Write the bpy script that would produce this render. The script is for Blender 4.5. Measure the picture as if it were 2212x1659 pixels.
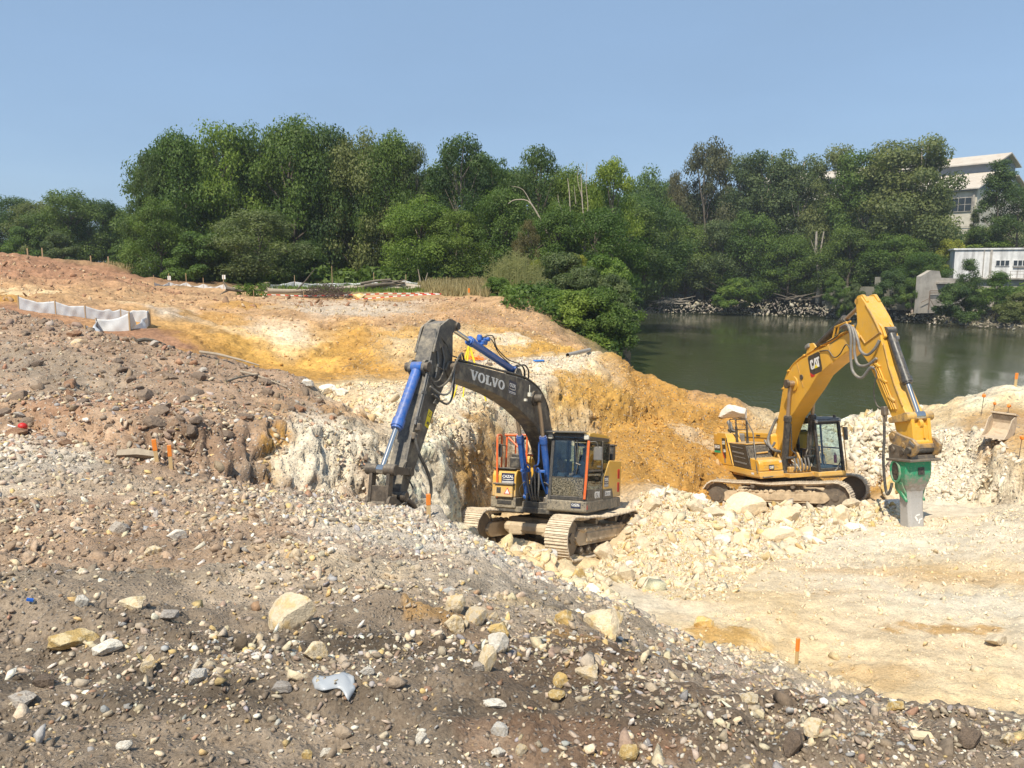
import bpy, bmesh, math, random
import numpy as np
from mathutils import Vector, Matrix, Euler
from mathutils.geometry import delaunay_2d_cdt

for _o in list(bpy.data.objects):
    bpy.data.objects.remove(_o)
SC = bpy.context.scene
COL = SC.collection
random.seed(7)
RNG = np.random.default_rng(11)

# ------------------------------------------------------------------ camera
FPX, V0 = 1702.0, 590.0                       # focal length and horizon in survey units (picture 2212 x 1659)
PITCH = math.atan((829.5 - V0) / FPX)
cam = bpy.data.cameras.new('camera')
cam.sensor_width = 36.0
cam.lens = 36.0 * FPX / 2212.0
cam.clip_start = 0.05
cam.clip_end = 5000.0
camo = bpy.data.objects.new('camera', cam)
camo.location = (0, 0, 0)
camo.rotation_euler = (math.pi / 2 - PITCH, 0, 0)
COL.objects.link(camo)
SC.camera = camo

# ------------------------------------------------------------------ world, sun, exposure
SUN_EL = math.radians(56)
SUN_DIR = Vector((-0.42 * math.cos(SUN_EL) , -0.907 * math.cos(SUN_EL), math.sin(SUN_EL))).normalized()
W = bpy.data.worlds.new("World")
SC.world = W
W.use_nodes = True
wn = W.node_tree.nodes
wl = W.node_tree.links
wn.clear()
wo = wn.new('ShaderNodeOutputWorld')
bg = wn.new('ShaderNodeBackground')
sky = wn.new('ShaderNodeTexSky')
sky.sky_type = 'NISHITA'
sky.sun_disc = False
sky.sun_elevation = SUN_EL
sky.sun_rotation = math.atan2(SUN_DIR.x, SUN_DIR.y)
sky.altitude = 150
sky.air_density = 1.0
sky.dust_density = 0.7
sky.ozone_density = 2.0
bg.inputs['Strength'].default_value = 0.15
# summer haze: the clear sky is veiled by an even pale blue, with faint uneven streaks
wtc = wn.new('ShaderNodeTexCoord'); wmp = wn.new('ShaderNodeMapping'); wmp.inputs['Scale'].default_value = (1.0, 1.0, 3.5)
wno = wn.new('ShaderNodeTexNoise'); wno.inputs['Scale'].default_value = 2.2; wno.inputs['Detail'].default_value = 6.0
wmr = wn.new('ShaderNodeMapRange'); wmr.inputs[1].default_value = .3; wmr.inputs[2].default_value = .7; wmr.inputs[3].default_value = .70; wmr.inputs[4].default_value = .86
wmx = wn.new('ShaderNodeMix'); wmx.data_type = 'RGBA'; wmx.inputs[7].default_value = (1.43, 2.15, 3.18, 1)
wl.new(wtc.outputs['Generated'], wmp.inputs[0]); wl.new(wmp.outputs[0], wno.inputs['Vector']); wl.new(wno.outputs[0], wmr.inputs[0]); wl.new(wmr.outputs[0], wmx.inputs[0])
wl.new(sky.outputs[0], wmx.inputs[6]); wl.new(wmx.outputs[2], bg.inputs[0])
wl.new(bg.outputs[0], wo.inputs[0])
sun = bpy.data.lights.new('sun', 'SUN')
sun.energy = 4.5
sun.angle = math.radians(0.53)
sun.color = (1.0, 0.92, 0.77)
suno = bpy.data.objects.new('sun', sun)
suno.rotation_euler = SUN_DIR.to_track_quat('Z', 'Y').to_euler()
suno.location = (-20, -40, 60)
COL.objects.link(suno)
SC.view_settings.view_transform = 'Standard'
SC.view_settings.look = 'None'
SC.view_settings.exposure = 0.42
SC.view_settings.gamma = 1.0
SC.view_settings.use_curve_mapping = False
SC.cycles.max_bounces = 6
SC.cycles.transparent_max_bounces = 12

# ------------------------------------------------------------------ helpers
CP, SP = math.cos(PITCH), math.sin(PITCH)
def B(u, v, Y):
    """survey sighting (u, v) at distance Y -> world point"""
    xc, yc = (u - 1106) / FPX, (829.5 - v) / FPX
    k = Y / (CP + yc * SP)
    return Vector((xc * k, Y, (-SP + yc * CP) * k))

def Hz(u, v, z):
    """survey sighting on a level z -> world point"""
    xc, yc = (u - 1106) / FPX, (829.5 - v) / FPX
    k = z / (-SP + yc * CP)
    return Vector((xc * k, (CP + yc * SP) * k, z))

def srgb(r, g, b):
    f = lambda c: ((c / 255.0) / 12.92) if c <= 10 else (((c / 255.0) + 0.055) / 1.055) ** 2.4
    return (f(r), f(g), f(b), 1.0)

def link(o, parent=None):
    COL.objects.link(o)
    if parent is not None:
        o.parent = parent
    return o

def tag(o, label=None, cat=None, group=None, kind=None):
    if label: o['label'] = label
    if cat: o['category'] = cat
    if group: o['group'] = group
    if kind: o['kind'] = kind
    return o

def empty(name, loc=(0, 0, 0), label=None, cat=None, group=None, mat=None):
    o = bpy.data.objects.new(name, None)
    o.empty_display_size = 0.2
    if mat is not None: o.matrix_world = mat
    else: o.location = loc
    COL.objects.link(o)
    return tag(o, label, cat, group)

def mesh_np(name, verts, faces, mat=None, smooth=True, cols=None, attrs=None):
    """verts (n,3) array, faces (m,3|4) array or list"""
    me = bpy.data.meshes.new(name)
    verts = np.asarray(verts, np.float32)
    if isinstance(faces, np.ndarray):
        k = faces.shape[1]
        me.vertices.add(len(verts)); me.vertices.foreach_set('co', verts.ravel())
        me.loops.add(faces.size); me.loops.foreach_set('vertex_index', faces.astype(np.int32).ravel())
        me.polygons.add(len(faces)); me.polygons.foreach_set('loop_start', np.arange(0, faces.size, k, dtype=np.int32))
        me.update(calc_edges=True)
    else:
        me.from_pydata([tuple(v) for v in verts], [], faces)
    if smooth:
        me.polygons.foreach_set('use_smooth', np.ones(len(me.polygons), bool))
    if cols is not None:
        a = me.color_attributes.new('Col', 'FLOAT_COLOR', 'POINT')
        c4 = np.ones((len(verts), 4), np.float32); c4[:, :3] = cols
        a.data.foreach_set('color', c4.ravel())
    for kname, arr in (attrs or {}).items():
        a = me.attributes.new(kname, 'FLOAT', 'POINT')
        a.data.foreach_set('value', np.asarray(arr, np.float32))
    if mat: me.materials.append(mat)
    return me

class MB:
    """collects shapes in local coordinates, links them as ONE mesh object"""
    def __init__(s): s.v = []; s.f = []
    def add(s, vs, fs):
        n = len(s.v)
        s.v += [tuple(v) for v in vs]
        s.f += [tuple(i + n for i in f) for f in fs]
        return s
    def box(s, c, d, rot=None, taper=1.0, bev=0.0):
        """centre c, size d; taper scales the top; bev chamfers the vertical and top edges"""
        x, y, z = [k / 2 for k in d]
        if bev > 0:
            b = min(bev, x * .9, y * .9, z * .9)
            ring = lambda ex, ey, zz: [(-ex + b, -ey, zz), (ex - b, -ey, zz), (ex, -ey + b, zz), (ex, ey - b, zz), (ex - b, ey, zz), (-ex + b, ey, zz), (-ex, ey - b, zz), (-ex, -ey + b, zz)]
            vs = ring(x - b * .6, y - b * .6, -z) + ring(x, y, -z + b) + ring(x * taper, y * taper, z - b) + ring((x - b * .6) * taper, (y - b * .6) * taper, z)
            fs = [tuple(range(7, -1, -1)), tuple(range(24, 32))]
            for r in range(3):
                for i in range(8):
                    j = (i + 1) % 8
                    fs.append((r * 8 + i, r * 8 + j, r * 8 + 8 + j, r * 8 + 8 + i))
        else:
            vs = [(-x, -y, -z), (x, -y, -z), (x, y, -z), (-x, y, -z), (-x * taper, -y * taper, z), (x * taper, -y * taper, z), (x * taper, y * taper, z), (-x * taper, y * taper, z)]
            fs = [(3, 2, 1, 0), (4, 5, 6, 7), (0, 1, 5, 4), (1, 2, 6, 5), (2, 3, 7, 6), (3, 0, 4, 7)]
        R = Matrix.Identity(3) if rot is None else (rot if isinstance(rot, Matrix) else Euler(rot).to_matrix())
        c = Vector(c)
        return s.add([R @ Vector(v) + c for v in vs], fs)
    def tube(s, pts, r, n=8, cap=True):
        """pipe along a polyline; r a number or one per point"""
        pts = [Vector(p) for p in pts]
        m = len(pts)
        rs = [r] * m if not hasattr(r, '__len__') else r
        T = [(pts[min(i + 1, m - 1)] - pts[max(i - 1, 0)]).normalized() for i in range(m)]
        up = Vector((0, 0, 1)) if abs(T[0].z) < .9 else Vector((1, 0, 0))
        A = T[0].cross(up).normalized()
        vs = []
        for i in range(m):
            A = (A - T[i] * A.dot(T[i]))
            A = A.normalized() if A.length > 1e-6 else T[i].orthogonal().normalized()
            Bv = T[i].cross(A)
            for k in range(n):
                a = 2 * math.pi * k / n
                vs.append(pts[i] + (A * math.cos(a) + Bv * math.sin(a)) * rs[i])
        fs = []
        for i in range(m - 1):
            for k in range(n):
                k2 = (k + 1) % n
                fs.append((i * n + k, i * n + k2, (i + 1) * n + k2, (i + 1) * n + k))
        if cap:
            fs.append(tuple(range(n - 1, -1, -1)))
            fs.append(tuple((m - 1) * n + k for k in range(n)))
        return s.add(vs, fs)
    def cyl(s, a, b, r, n=16, r2=None):
        return s.tube([a, b], [r, r if r2 is None else r2], n)
    def prism(s, prof, y0, y1, axis='y', cham=0.0):
        """profile (list of (x,z), any orientation) extruded from y0 to y1"""
        n = len(prof)
        if axis == 'y': mk = lambda p, y: (p[0], y, p[1])
        elif axis == 'x': mk = lambda p, y: (y, p[0], p[1])
        else: mk = lambda p, y: (p[0], p[1], y)
        vs = [mk(p, y0) for p in prof] + [mk(p, y1) for p in prof]
        area = sum(prof[i][0] * prof[(i + 1) % n][1] - prof[(i + 1) % n][0] * prof[i][1] for i in range(n))
        fl = (area > 0) ^ (axis == 'y') ^ (y1 < y0)
        f = [tuple(range(n - 1, -1, -1)), tuple(range(n, 2 * n))] + [(i, (i + 1) % n, n + (i + 1) % n, n + i) for i in range(n)]
        if not fl: f = [tuple(reversed(q)) for q in f]
        return s.add(vs, f)
    def quad(s, a, b, c, d): return s.add([a, b, c, d], [(0, 1, 2, 3)])
    def build(s, name, mat, parent=None, smooth=False, bevel=0.0, seg=2, loc=None, angle=35):
        me = bpy.data.meshes.new(name)
        me.from_pydata(s.v, [], s.f)
        me.materials.append(mat)
        if smooth:
            me.polygons.foreach_set('use_smooth', np.ones(len(me.polygons), bool))
            me.set_sharp_from_angle(angle=math.radians(angle))
        me.update()
        o = bpy.data.objects.new(name, me)
        if loc is not None: o.location = loc
        link(o, parent)
        if bevel > 0:
            m = o.modifiers.new('bevel', 'BEVEL'); m.width = bevel; m.segments = seg; m.limit_method = 'ANGLE'; m.angle_limit = math.radians(40)
            m.harden_normals = False
        return o

def rounded(pts, r=0.1, n=4):
    """round the corners of a closed 2D profile"""
    out = []
    m = len(pts)
    for i in range(m):
        p0, p1, p2 = Vector(pts[i - 1]), Vector(pts[i]), Vector(pts[(i + 1) % m])
        d0, d2 = p0 - p1, p2 - p1
        rr = min(r, d0.length * .45, d2.length * .45)
        a, c = p1 + d0.normalized() * rr, p1 + d2.normalized() * rr
        for k in range(n + 1):
            t = k / n
            out.append(tuple((1 - t) ** 2 * a + 2 * t * (1 - t) * p1 + t * t * c))
    return out

def spline(pts, n=6, closed=False):
    """Catmull-Rom through points"""
    P = [Vector(p) for p in pts]
    out = []
    m = len(P)
    for i in range(m if closed else m - 1):
        p0 = P[(i - 1) % m] if closed or i > 0 else P[0]
        p1, p2 = P[i], P[(i + 1) % m]
        p3 = P[(i + 2) % m] if closed or i + 2 < m else P[-1]
        for k in range(n):
            t = k / n
            out.append(0.5 * ((2 * p1) + (p2 - p0) * t + (2 * p0 - 5 * p1 + 4 * p2 - p3) * t * t + (3 * p1 - p0 - 3 * p2 + p3) * t ** 3))
    if not closed: out.append(P[-1])
    return out

# ---- numpy noise
def _hash(ix, iy, iz, seed):
    h = (ix.astype(np.int64) * 374761393 + iy.astype(np.int64) * 668265263 + iz.astype(np.int64) * 2147483647 + seed * 1274126177) & 0xFFFFFFFF
    h = ((h ^ (h >> 13)) * 1274126177) & 0xFFFFFFFF
    h = ((h ^ (h >> 16)) * 2246822519) & 0xFFFFFFFF
    return ((h ^ (h >> 15)) & 0xFFFFFF).astype(np.float32) / 16777216.0

def vnoise(P, scale, seed=0):
    """value noise in -1..1 at points P (n,3)"""
    Q = P / scale
    I = np.floor(Q).astype(np.int64)
    F = (Q - I).astype(np.float32)
    F = F * F * F * (F * (F * 6 - 15) + 10)
    r = 0
    for dx in (0, 1):
        wx = F[:, 0] if dx else 1 - F[:, 0]
        for dy in (0, 1):
            wy = F[:, 1] if dy else 1 - F[:, 1]
            for dz in (0, 1):
                wz = F[:, 2] if dz else 1 - F[:, 2]
                r = r + wx * wy * wz * _hash(I[:, 0] + dx, I[:, 1] + dy, I[:, 2] + dz, seed)
    return r * 2 - 1

def fbm(P, scale, oct=4, seed=0, gain=.5):
    r = 0; a = 1; s = 0
    for o in range(oct):
        r = r + a * vnoise(P + o * 17.3, scale / 2 ** o, seed + o); s += a; a *= gain
    return r / s

def worley(P, scale, seed=0, second=False):
    """distance to the nearest jittered cell point (0..~1), and that cell's random value; with second, F2-F1 too"""
    Q = P / scale
    I = np.floor(Q).astype(np.int64)
    best = np.full(len(P), 9.0, np.float32); b2 = best.copy(); val = np.zeros(len(P), np.float32)
    for dx in (-1, 0, 1):
        for dy in (-1, 0, 1):
            for dz in (-1, 0, 1):
                c = I + np.array([dx, dy, dz])
                h = [_hash(c[:, 0], c[:, 1], c[:, 2], seed + k) for k in range(3)]
                d = (c[:, 0] + h[0] - Q[:, 0]) ** 2 + (c[:, 1] + h[1] - Q[:, 1]) ** 2 + (c[:, 2] + h[2] - Q[:, 2]) ** 2
                m = d < best
                if second: b2 = np.where(m, best, np.minimum(b2, d))
                best = np.where(m, d, best); val = np.where(m, h[0], val)
    if second: return np.sqrt(best), val, np.sqrt(b2) - np.sqrt(best)
    return np.sqrt(best), val

# ---- materials
MATS = {}
def nodes_of(name):
    m = bpy.data.materials.new(name); m.use_nodes = True
    nt = m.node_tree; nt.nodes.clear()
    out = nt.nodes.new('ShaderNodeOutputMaterial'); b = nt.nodes.new('ShaderNodeBsdfPrincipled')
    nt.links.new(b.outputs[0], out.inputs[0])
    MATS[name] = m
    return m, nt, b
def N(nt, typ, **kw):
    n = nt.nodes.new(typ)
    for k, v in kw.items():
        if k in n.inputs: n.inputs[k].default_value = v
        else: setattr(n, k, v)
    return n
def ramp(nt, fac, stops, interp='LINEAR'):
    r = nt.nodes.new('ShaderNodeValToRGB')
    r.color_ramp.interpolation = interp
    e = r.color_ramp.elements
    while len(e) < len(stops): e.new(0.5)
    for i, (p, c) in enumerate(stops):
        e[i].position = p
        e[i].color = c if len(c) == 4 else (*c, 1)
    nt.links.new(fac, r.inputs[0])
    return r
def mixc(nt, fac, a, b, blend='MIX'):
    m = nt.nodes.new('ShaderNodeMix'); m.data_type = 'RGBA'; m.blend_type = blend
    for k, s in ((0, fac), (6, a), (7, b)):
        if hasattr(s, 'is_output'): nt.links.new(s, m.inputs[k])
        else: m.inputs[k].default_value = s if k == 0 or len(s) == 4 else (*s, 1)
    return m.outputs[2]
def mth(nt, op, a, b=None):
    m = nt.nodes.new('ShaderNodeMath'); m.operation = op
    for k, s in ((0, a), (1, b)):
        if s is None: continue
        if hasattr(s, 'is_output'): nt.links.new(s, m.inputs[k])
        else: m.inputs[k].default_value = s
    return m.outputs[0]

def paint(name, col, rough=.45, metal=0.0, dirt=None, dirt_amt=0.0, dirt_scale=3.0, spec=.5, coat=0.0, low=None, bump=0.0, streak=None):
    """painted or bare metal with a breakup of wear and dried mud; low=(z0,z1) adds more mud towards the bottom of the thing"""
    m, nt, b = nodes_of(name)
    tc = N(nt, 'ShaderNodeTexCoord')
    n1 = N(nt, 'ShaderNodeTexNoise', Scale=dirt_scale, Detail=8.0, Roughness=.65)
    if streak:
        ms = N(nt, 'ShaderNodeMapping'); ms.inputs['Scale'].default_value = streak; nt.links.new(tc.outputs['Object'], ms.inputs[0]); nt.links.new(ms.outputs[0], n1.inputs['Vector'])
    else: nt.links.new(tc.outputs['Object'], n1.inputs['Vector'])
    c0 = (*col[:3], 1)
    n2 = N(nt, 'ShaderNodeTexNoise', Scale=1.1, Detail=3.0)
    nt.links.new(tc.outputs['Object'], n2.inputs['Vector'])
    var = ramp(nt, n2.outputs[0], [(.3, (.86, .86, .86)), (.7, (1.08, 1.08, 1.08))])
    base = mixc(nt, 1.0, c0, var.outputs[0], 'MULTIPLY')
    if dirt is not None:
        f = ramp(nt, n1.outputs[0], [(max(0, .62 - dirt_amt * .5), (0, 0, 0)), (min(1, .78 - dirt_amt * .3), (1, 1, 1))]).outputs[0]
        f = mth(nt, 'MULTIPLY', f, min(1, .45 + dirt_amt))
        if low:
            sx = N(nt, 'ShaderNodeSeparateXYZ'); nt.links.new(tc.outputs['Object'], sx.inputs[0])
            mr = N(nt, 'ShaderNodeMapRange'); mr.inputs[1].default_value = low[0]; mr.inputs[2].default_value = low[1]; mr.inputs[3].default_value = .9; mr.inputs[4].default_value = 0
            nt.links.new(sx.outputs[2], mr.inputs[0])
            n3 = N(nt, 'ShaderNodeTexNoise', Scale=26.0, Detail=5.0); nt.links.new(tc.outputs['Object'], n3.inputs['Vector'])
            g = ramp(nt, mth(nt, 'ADD', n3.outputs[0], mth(nt, 'MULTIPLY', mr.outputs[0], .3)), [(.52, (0, 0, 0)), (.66, (1, 1, 1))]).outputs[0]
            f = mth(nt, 'MAXIMUM', f, mth(nt, 'MULTIPLY', g, mr.outputs[0]))
        base = mixc(nt, f, base, (*dirt[:3], 1))
        rr = N(nt, 'ShaderNodeMapRange'); rr.inputs[3].default_value = rough; rr.inputs[4].default_value = .95
        nt.links.new(f, rr.inputs[0]); nt.links.new(rr.outputs[0], b.inputs['Roughness'])
    else:
        b.inputs['Roughness'].default_value = rough
    if dirt is not None:      # dust settled on whatever faces up
        ge = N(nt, 'ShaderNodeNewGeometry'); sz = N(nt, 'ShaderNodeSeparateXYZ'); nt.links.new(ge.outputs['Normal'], sz.inputs[0])
        n4 = N(nt, 'ShaderNodeTexNoise', Scale=14.0, Detail=8.0, Roughness=.75); nt.links.new(tc.outputs['Object'], n4.inputs['Vector'])
        up = N(nt, 'ShaderNodeMapRange'); up.inputs[1].default_value = .35; up.inputs[2].default_value = .95; up.inputs[4].default_value = .42; nt.links.new(sz.outputs[2], up.inputs[0])
        sp = ramp(nt, n4.outputs[0], [(.42, (0, 0, 0)), (.70, (1, 1, 1))]).outputs[0]
        base = mixc(nt, mth(nt, 'MINIMUM', mth(nt, 'ADD', mth(nt, 'MULTIPLY', up.outputs[0], mth(nt, 'ADD', sp, .35)), mth(nt, 'MULTIPLY', sp, .16)), .7), base, (.50, .42, .31, 1))
    nt.links.new(base, b.inputs['Base Color'])
    b.inputs['Metallic'].default_value = metal
    b.inputs['Specular IOR Level'].default_value = spec
    b.inputs['Coat Weight'].default_value = coat
    if bump > 0:
        bp = N(nt, 'ShaderNodeBump', Strength=bump, Distance=.02)
        nt.links.new(n1.outputs[0], bp.inputs['Height']); nt.links.new(bp.outputs[0], b.inputs['Normal'])
    return m
# ================================================================== TERRAIN (surveyed break lines -> TIN -> fine grid)
C_ = dict(dark=(.300, .235, .172), soil=(.37, .255, .170), grey=(.56, .49, .40), gsoil=(.50, .405, .30), red=(.37, .20, .115), sand=(.47, .295, .155),
          pale=(.52, .43, .33), yellow=(.58, .335, .085), ochre=(.50, .275, .072), cream=(.76, .625, .445), white=(.76, .665, .51), lyel=(.72, .55, .325),
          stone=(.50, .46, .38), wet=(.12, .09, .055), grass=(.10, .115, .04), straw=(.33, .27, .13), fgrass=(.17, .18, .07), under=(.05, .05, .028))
TP, TC, TR, TE = [], [], [], []
def L(col, rough, pts, edge=True):
    """break line: list of (u, v, Y) sightings or Vectors, colour name (or one per point), roughness"""
    prev = None
    for i, p in enumerate(pts):
        c = col[i] if isinstance(col, (list, tuple)) and not isinstance(col, str) else col
        w = p if isinstance(p, Vector) else B(*p)
        TP.append(w); TC.append(C_[c] if isinstance(c, str) else c); TR.append(rough[i] if isinstance(rough, (list, tuple)) else rough)
        if edge and prev is not None: TE.append((prev, len(TP) - 1))
        prev = len(TP) - 1
def floor_z(Y, x=5): return -3.23 - .185 * Y
def F_(u, Y, dz=0.0):            # a point of the pit floor plane under sight column u at distance Y
    x = (u - 1106) / FPX * Y * 1.0 / (CP)   # close enough
    return Vector((x * 1.03, Y, floor_z(Y) + dz))

# --- the ground under the viewer
L('gsoil', .25, [Vector((-14, -3, -1.5)), Vector((-6, -3, -1.6)), Vector((0, -3, -1.6)), Vector((2.2, -3, -1.7))], False)
L('dark', .35, [(-900, 1640, 2.7), (0, 1655, 2.68), (500, 1655, 2.68), (1100, 1655, 2.7), (1700, 1655, 2.75), (2212, 1650, 2.85), (2500, 1650, 2.95)], False)
L('dark', .4, [(-900, 1440, 3.7), (0, 1450, 3.62), (500, 1455, 3.6), (900, 1450, 3.65)], False)
L('soil', .4, [(1300, 1450, 4.1), (1500, 1500, 4.1)], False)
L('dark', .4, [(-900, 1320, 4.6), (0, 1340, 4.4), (330, 1345, 4.4), (760, 1335, 4.5)], False)
L('gsoil', .4, [(0, 1265, 5.3), (400, 1260, 5.3), (700, 1255, 5.4), (960, 1290, 5.3), (1200, 1370, 5.1)], False)
L('soil', .4, [(-900, 1180, 6.4), (0, 1180, 6.7), (300, 1170, 6.9), (600, 1165, 7.1)], False)
L('grey', .3, [(800, 1175, 7.3), (1000, 1215, 7.2)], False)
L('gsoil', .3, [(0, 1080, 8.8), (250, 1080, 9.0), (480, 1085, 9.3), (640, 1095, 9.9)], False)
L('grey', .3, [(-900, 1000, 11.0), (0, 985, 11.3), (200, 985, 11.6)], False)
L('grey', .25, [(760, 1110, 10.9), (900, 1140, 10.2), (1040, 1195, 8.9), (1150, 1260, 7.7)], False)
# crest of the gravel heap, from the hammer tip to the lower right corner
L(['grey'] * 5 + ['gsoil', 'gsoil', 'pale', 'grey', 'dark', 'dark', 'dark'], .25,
  [(845, 1096, 13.0), (930, 1122, 11.7), (1000, 1150, 10.8), (1080, 1190, 9.6), (1200, 1256, 8.2), (1340, 1324, 7.2), (1480, 1402, 6.4), (1640, 1492, 5.3), (1800, 1546, 4.5), (2000, 1568, 4.0), (2212, 1592, 3.6), (2600, 1625, 3.3)])
# its toe on the pit floor
L(['cream', 'cream', 'lyel', 'lyel', 'lyel', 'lyel', 'lyel', 'lyel', 'lyel', 'lyel'], .3,
  [F_(978, 16.2, -.1), F_(1060, 14.2, -.15), F_(1160, 12.4), F_(1300, 11.4), F_(1430, 10.8), (1560, 1402, 10.4), (1720, 1442, 10.3), (1900, 1502, 9.2), (2140, 1558, 8.4), (2600, 1600, 7.9)])
L('pale', .3, [(1560, 1425, 8.3), (1700, 1482, 7.4), (1900, 1535, 6.6)], False)
# --- the brown spoil heap on the left
L('soil', .6, [(-900, 930, 12.3), (0, 935, 12.6), (160, 940, 12.4), (290, 978, 11.9), (345, 1004, 11.7), (430, 1032, 11.6), (520, 1050, 11.9), (600, 1066, 12.5), (700, 1076, 13.1), (810, 1085, 13.6)])
L(['soil', 'soil', 'soil', 'soil', 'soil', 'soil', 'sand', 'white', 'white'], .5, [(-900, 850, 13.4), (0, 862, 13.3), (170, 880, 12.9), (300, 902, 12.5), (430, 910, 12.5), (520, 910, 12.9), (600, 918, 13.3), (700, 930, 13.9), (800, 952, 14.3)])
L('dark', .9, [(-900, 780, 16), (0, 775, 16.0), (100, 800, 15.6), (260, 840, 14.8)], False)
L('soil', .7, [(420, 830, 15.6), (560, 850, 15.8), (660, 880, 15.7)], False)
L('soil', .7, [(-900, 720, 20), (0, 724, 19.0), (150, 745, 18.6), (330, 770, 18.0), (480, 800, 17.5)], False)
L(['soil'] * 9 + ['sand', 'white'], .6, [(-900, 655, 23), (0, 668, 22.0), (171, 709, 21.0), (294, 739, 20.2), (376, 756, 19.6), (444, 762, 19.2), (547, 795, 18.4), (615, 808, 18.0), (649, 842, 17.4), (735, 894, 16.6), (800, 938, 16.6)])
# behind the heap: falls away to the haul road / channel bottom
L('red', .5, [(-900, 700, 27), (0, 712, 25.5), (200, 735, 24.5), (330, 790, 23.5)], False)
L('ochre', .3, [(440, 830, 23.5), (560, 870, 22.5), (660, 900, 21.5), (740, 930, 20)], False)
# the white cut face under the heap, its foot and the corner by the pit
L('white', .3, [(840, 1086, 14.4), (900, 1098, 15.4), (972, 1114, 16.5)])
L('white', .4, [(800, 952, 16.4), (877, 966, 17.5), (950, 972, 18.4)])
# terrace edge running back (right of it the pit)
L('cream', .5, [(950, 972, 18.4), (985, 938, 21.0), (1030, 906, 23.2), (1085, 873, 25.4), (1140, 846, 27.2), (1172, 829, 28.8), (1207, 812, 31.0), (1250, 788, 34.5), (1302, 762, 39.5)])
L('lyel', .5, [F_(984, 17.9, -.1), F_(1024, 20.4, .1), F_(1072, 23.0, .3), F_(1122, 25.2, .5), (1180, 962, 26.8), (1250, 948, 28.4)])
# terrace top
L('cream', .5, [(860, 930, 18.6), (940, 900, 20.5), (1010, 862, 24.0), (1090, 830, 28.0), (1150, 800, 32.5), (1240, 776, 36.5)], False)
L('cream', .5, [(700, 905, 19.8), (780, 880, 20.8), (850, 855, 22.5), (930, 835, 25.0), (1000, 820, 27.5)], False)
L('lyel', .3, [(690, 838, 25.0), (780, 830, 26.5), (880, 822, 28), (980, 800, 30.0)], False)
L('grey', .15, [(1045, 782, 33.0), (1100, 776, 35.0), (1200, 772, 36.5)], False)
L('ochre', .3, [(440, 757, 29.5), (520, 788, 28.5), (620, 816, 27.5), (700, 822, 28.0)], False)
# foot of the peninsula cut
L(['yellow', 'yellow', 'ochre', 'ochre', 'yellow', 'yellow', 'yellow'], .35, [(560, 782, 32), (650, 802, 31.5), (760, 808, 31.5), (870, 806, 31.8), (1040, 777, 35.5), (1150, 769, 38.5), (1255, 760, 41.5)])
L(['yellow', 'cream', 'yellow', 'lyel', 'lyel', 'yellow'], .5, [(520, 730, 36), (640, 728, 37.5), (760, 730, 38.5), (870, 728, 39), (1000, 735, 39.5), (1150, 742, 41)], False)
L('sand', .35, [(440, 700, 40), (560, 690, 42), (700, 690, 43.5), (860, 688, 44.5), (1000, 688, 45.5), (1110, 700, 46)], False)
L(['sand', 'sand', 'pale', 'pale', 'sand', 'sand'], .25, [(400, 668, 44), (560, 660, 47), (700, 665, 48.5), (830, 663, 49.5), (960, 655, 50.5), (1060, 653, 51.5)])
L('sand', .3, [(1060, 653, 51.5), (1098, 648, 52), (1132, 661, 51.0), (1180, 692, 48.5), (1222, 731, 46), (1256, 758, 44)])
# peninsula top
L('sand', .2, [(380, 640, 55), (560, 640, 56), (760, 645, 56), (960, 640, 57)], False)
L(['sand', 'sand', 'grass', 'straw', 'straw'], .15, [(340, 622, 63), (520, 630, 62), (700, 628, 66), (900, 628, 66), (1040, 630, 63)], False)
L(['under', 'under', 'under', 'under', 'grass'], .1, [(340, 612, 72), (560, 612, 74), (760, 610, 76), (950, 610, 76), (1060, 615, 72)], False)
# river side of the peninsula (under the bushes)
L('grass', .3, [(1180, 640, 56), (1250, 690, 54), (1300, 735, 52), (1330, 770, 50)], False)
L(['grass', 'sand', 'sand', 'wet'], .4, [(1260, 625, 68), (1322, 700, 60), (1352, 735, 55.5), (1345, 765, 52)])
L('wet', .3, [Vector((23, 150, -8.6)), Vector((15.8, 110, -8.4)), Vector((11.3, 82, -8.2)), Vector((9.6, 62, -8.0)), Vector((8.4, 55.5, -8.0)), Vector((7.6, 50.0, -8.0)), Vector((7.6, 44.0, -8.0))])
L('grass', .2, [(1230, 610, 90), (1290, 640, 80), Vector((14, 110, -4)), Vector((20, 149, -4))], False)
# left hill and fields
L('red', .15, [(-900, 640, 32), (0, 662, 30.5), (60, 690, 29.5), (190, 712, 27.8), (283, 726, 26.2)], False)
L('red', .12, [(300, 712, 27.5), (362, 704, 28.5), (420, 735, 27.8), (440, 756, 27.2)], False)
L(['sand', 'ochre', 'sand', 'sand', 'pale'], .35, [(-900, 630, 38), (0, 652, 36), (120, 655, 36.5), (300, 662, 37.5), (380, 676, 39)], False)
L('sand', .45, [(-900, 600, 46), (0, 628, 45), (150, 630, 46), (300, 642, 48)], False)
L('red', .55, [(-900, 570, 55), (0, 596, 54), (130, 600, 55), (250, 606, 56), (330, 628, 57)], False)
L('red', .5, [(-900, 545, 64), (0, 549, 68), (80, 557, 69), (160, 570, 70), (230, 581, 71), (290, 600, 68)], False)
L('fgrass', .1, [(-900, 560, 88), (0, 566, 88), (160, 574, 86), (230, 578, 86), (300, 580, 84)], False)
L('fgrass', .1, [(-1400, 575, 140), (0, 574, 140), (240, 572, 130), (420, 590, 110), (900, 600, 105)], False)
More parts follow.
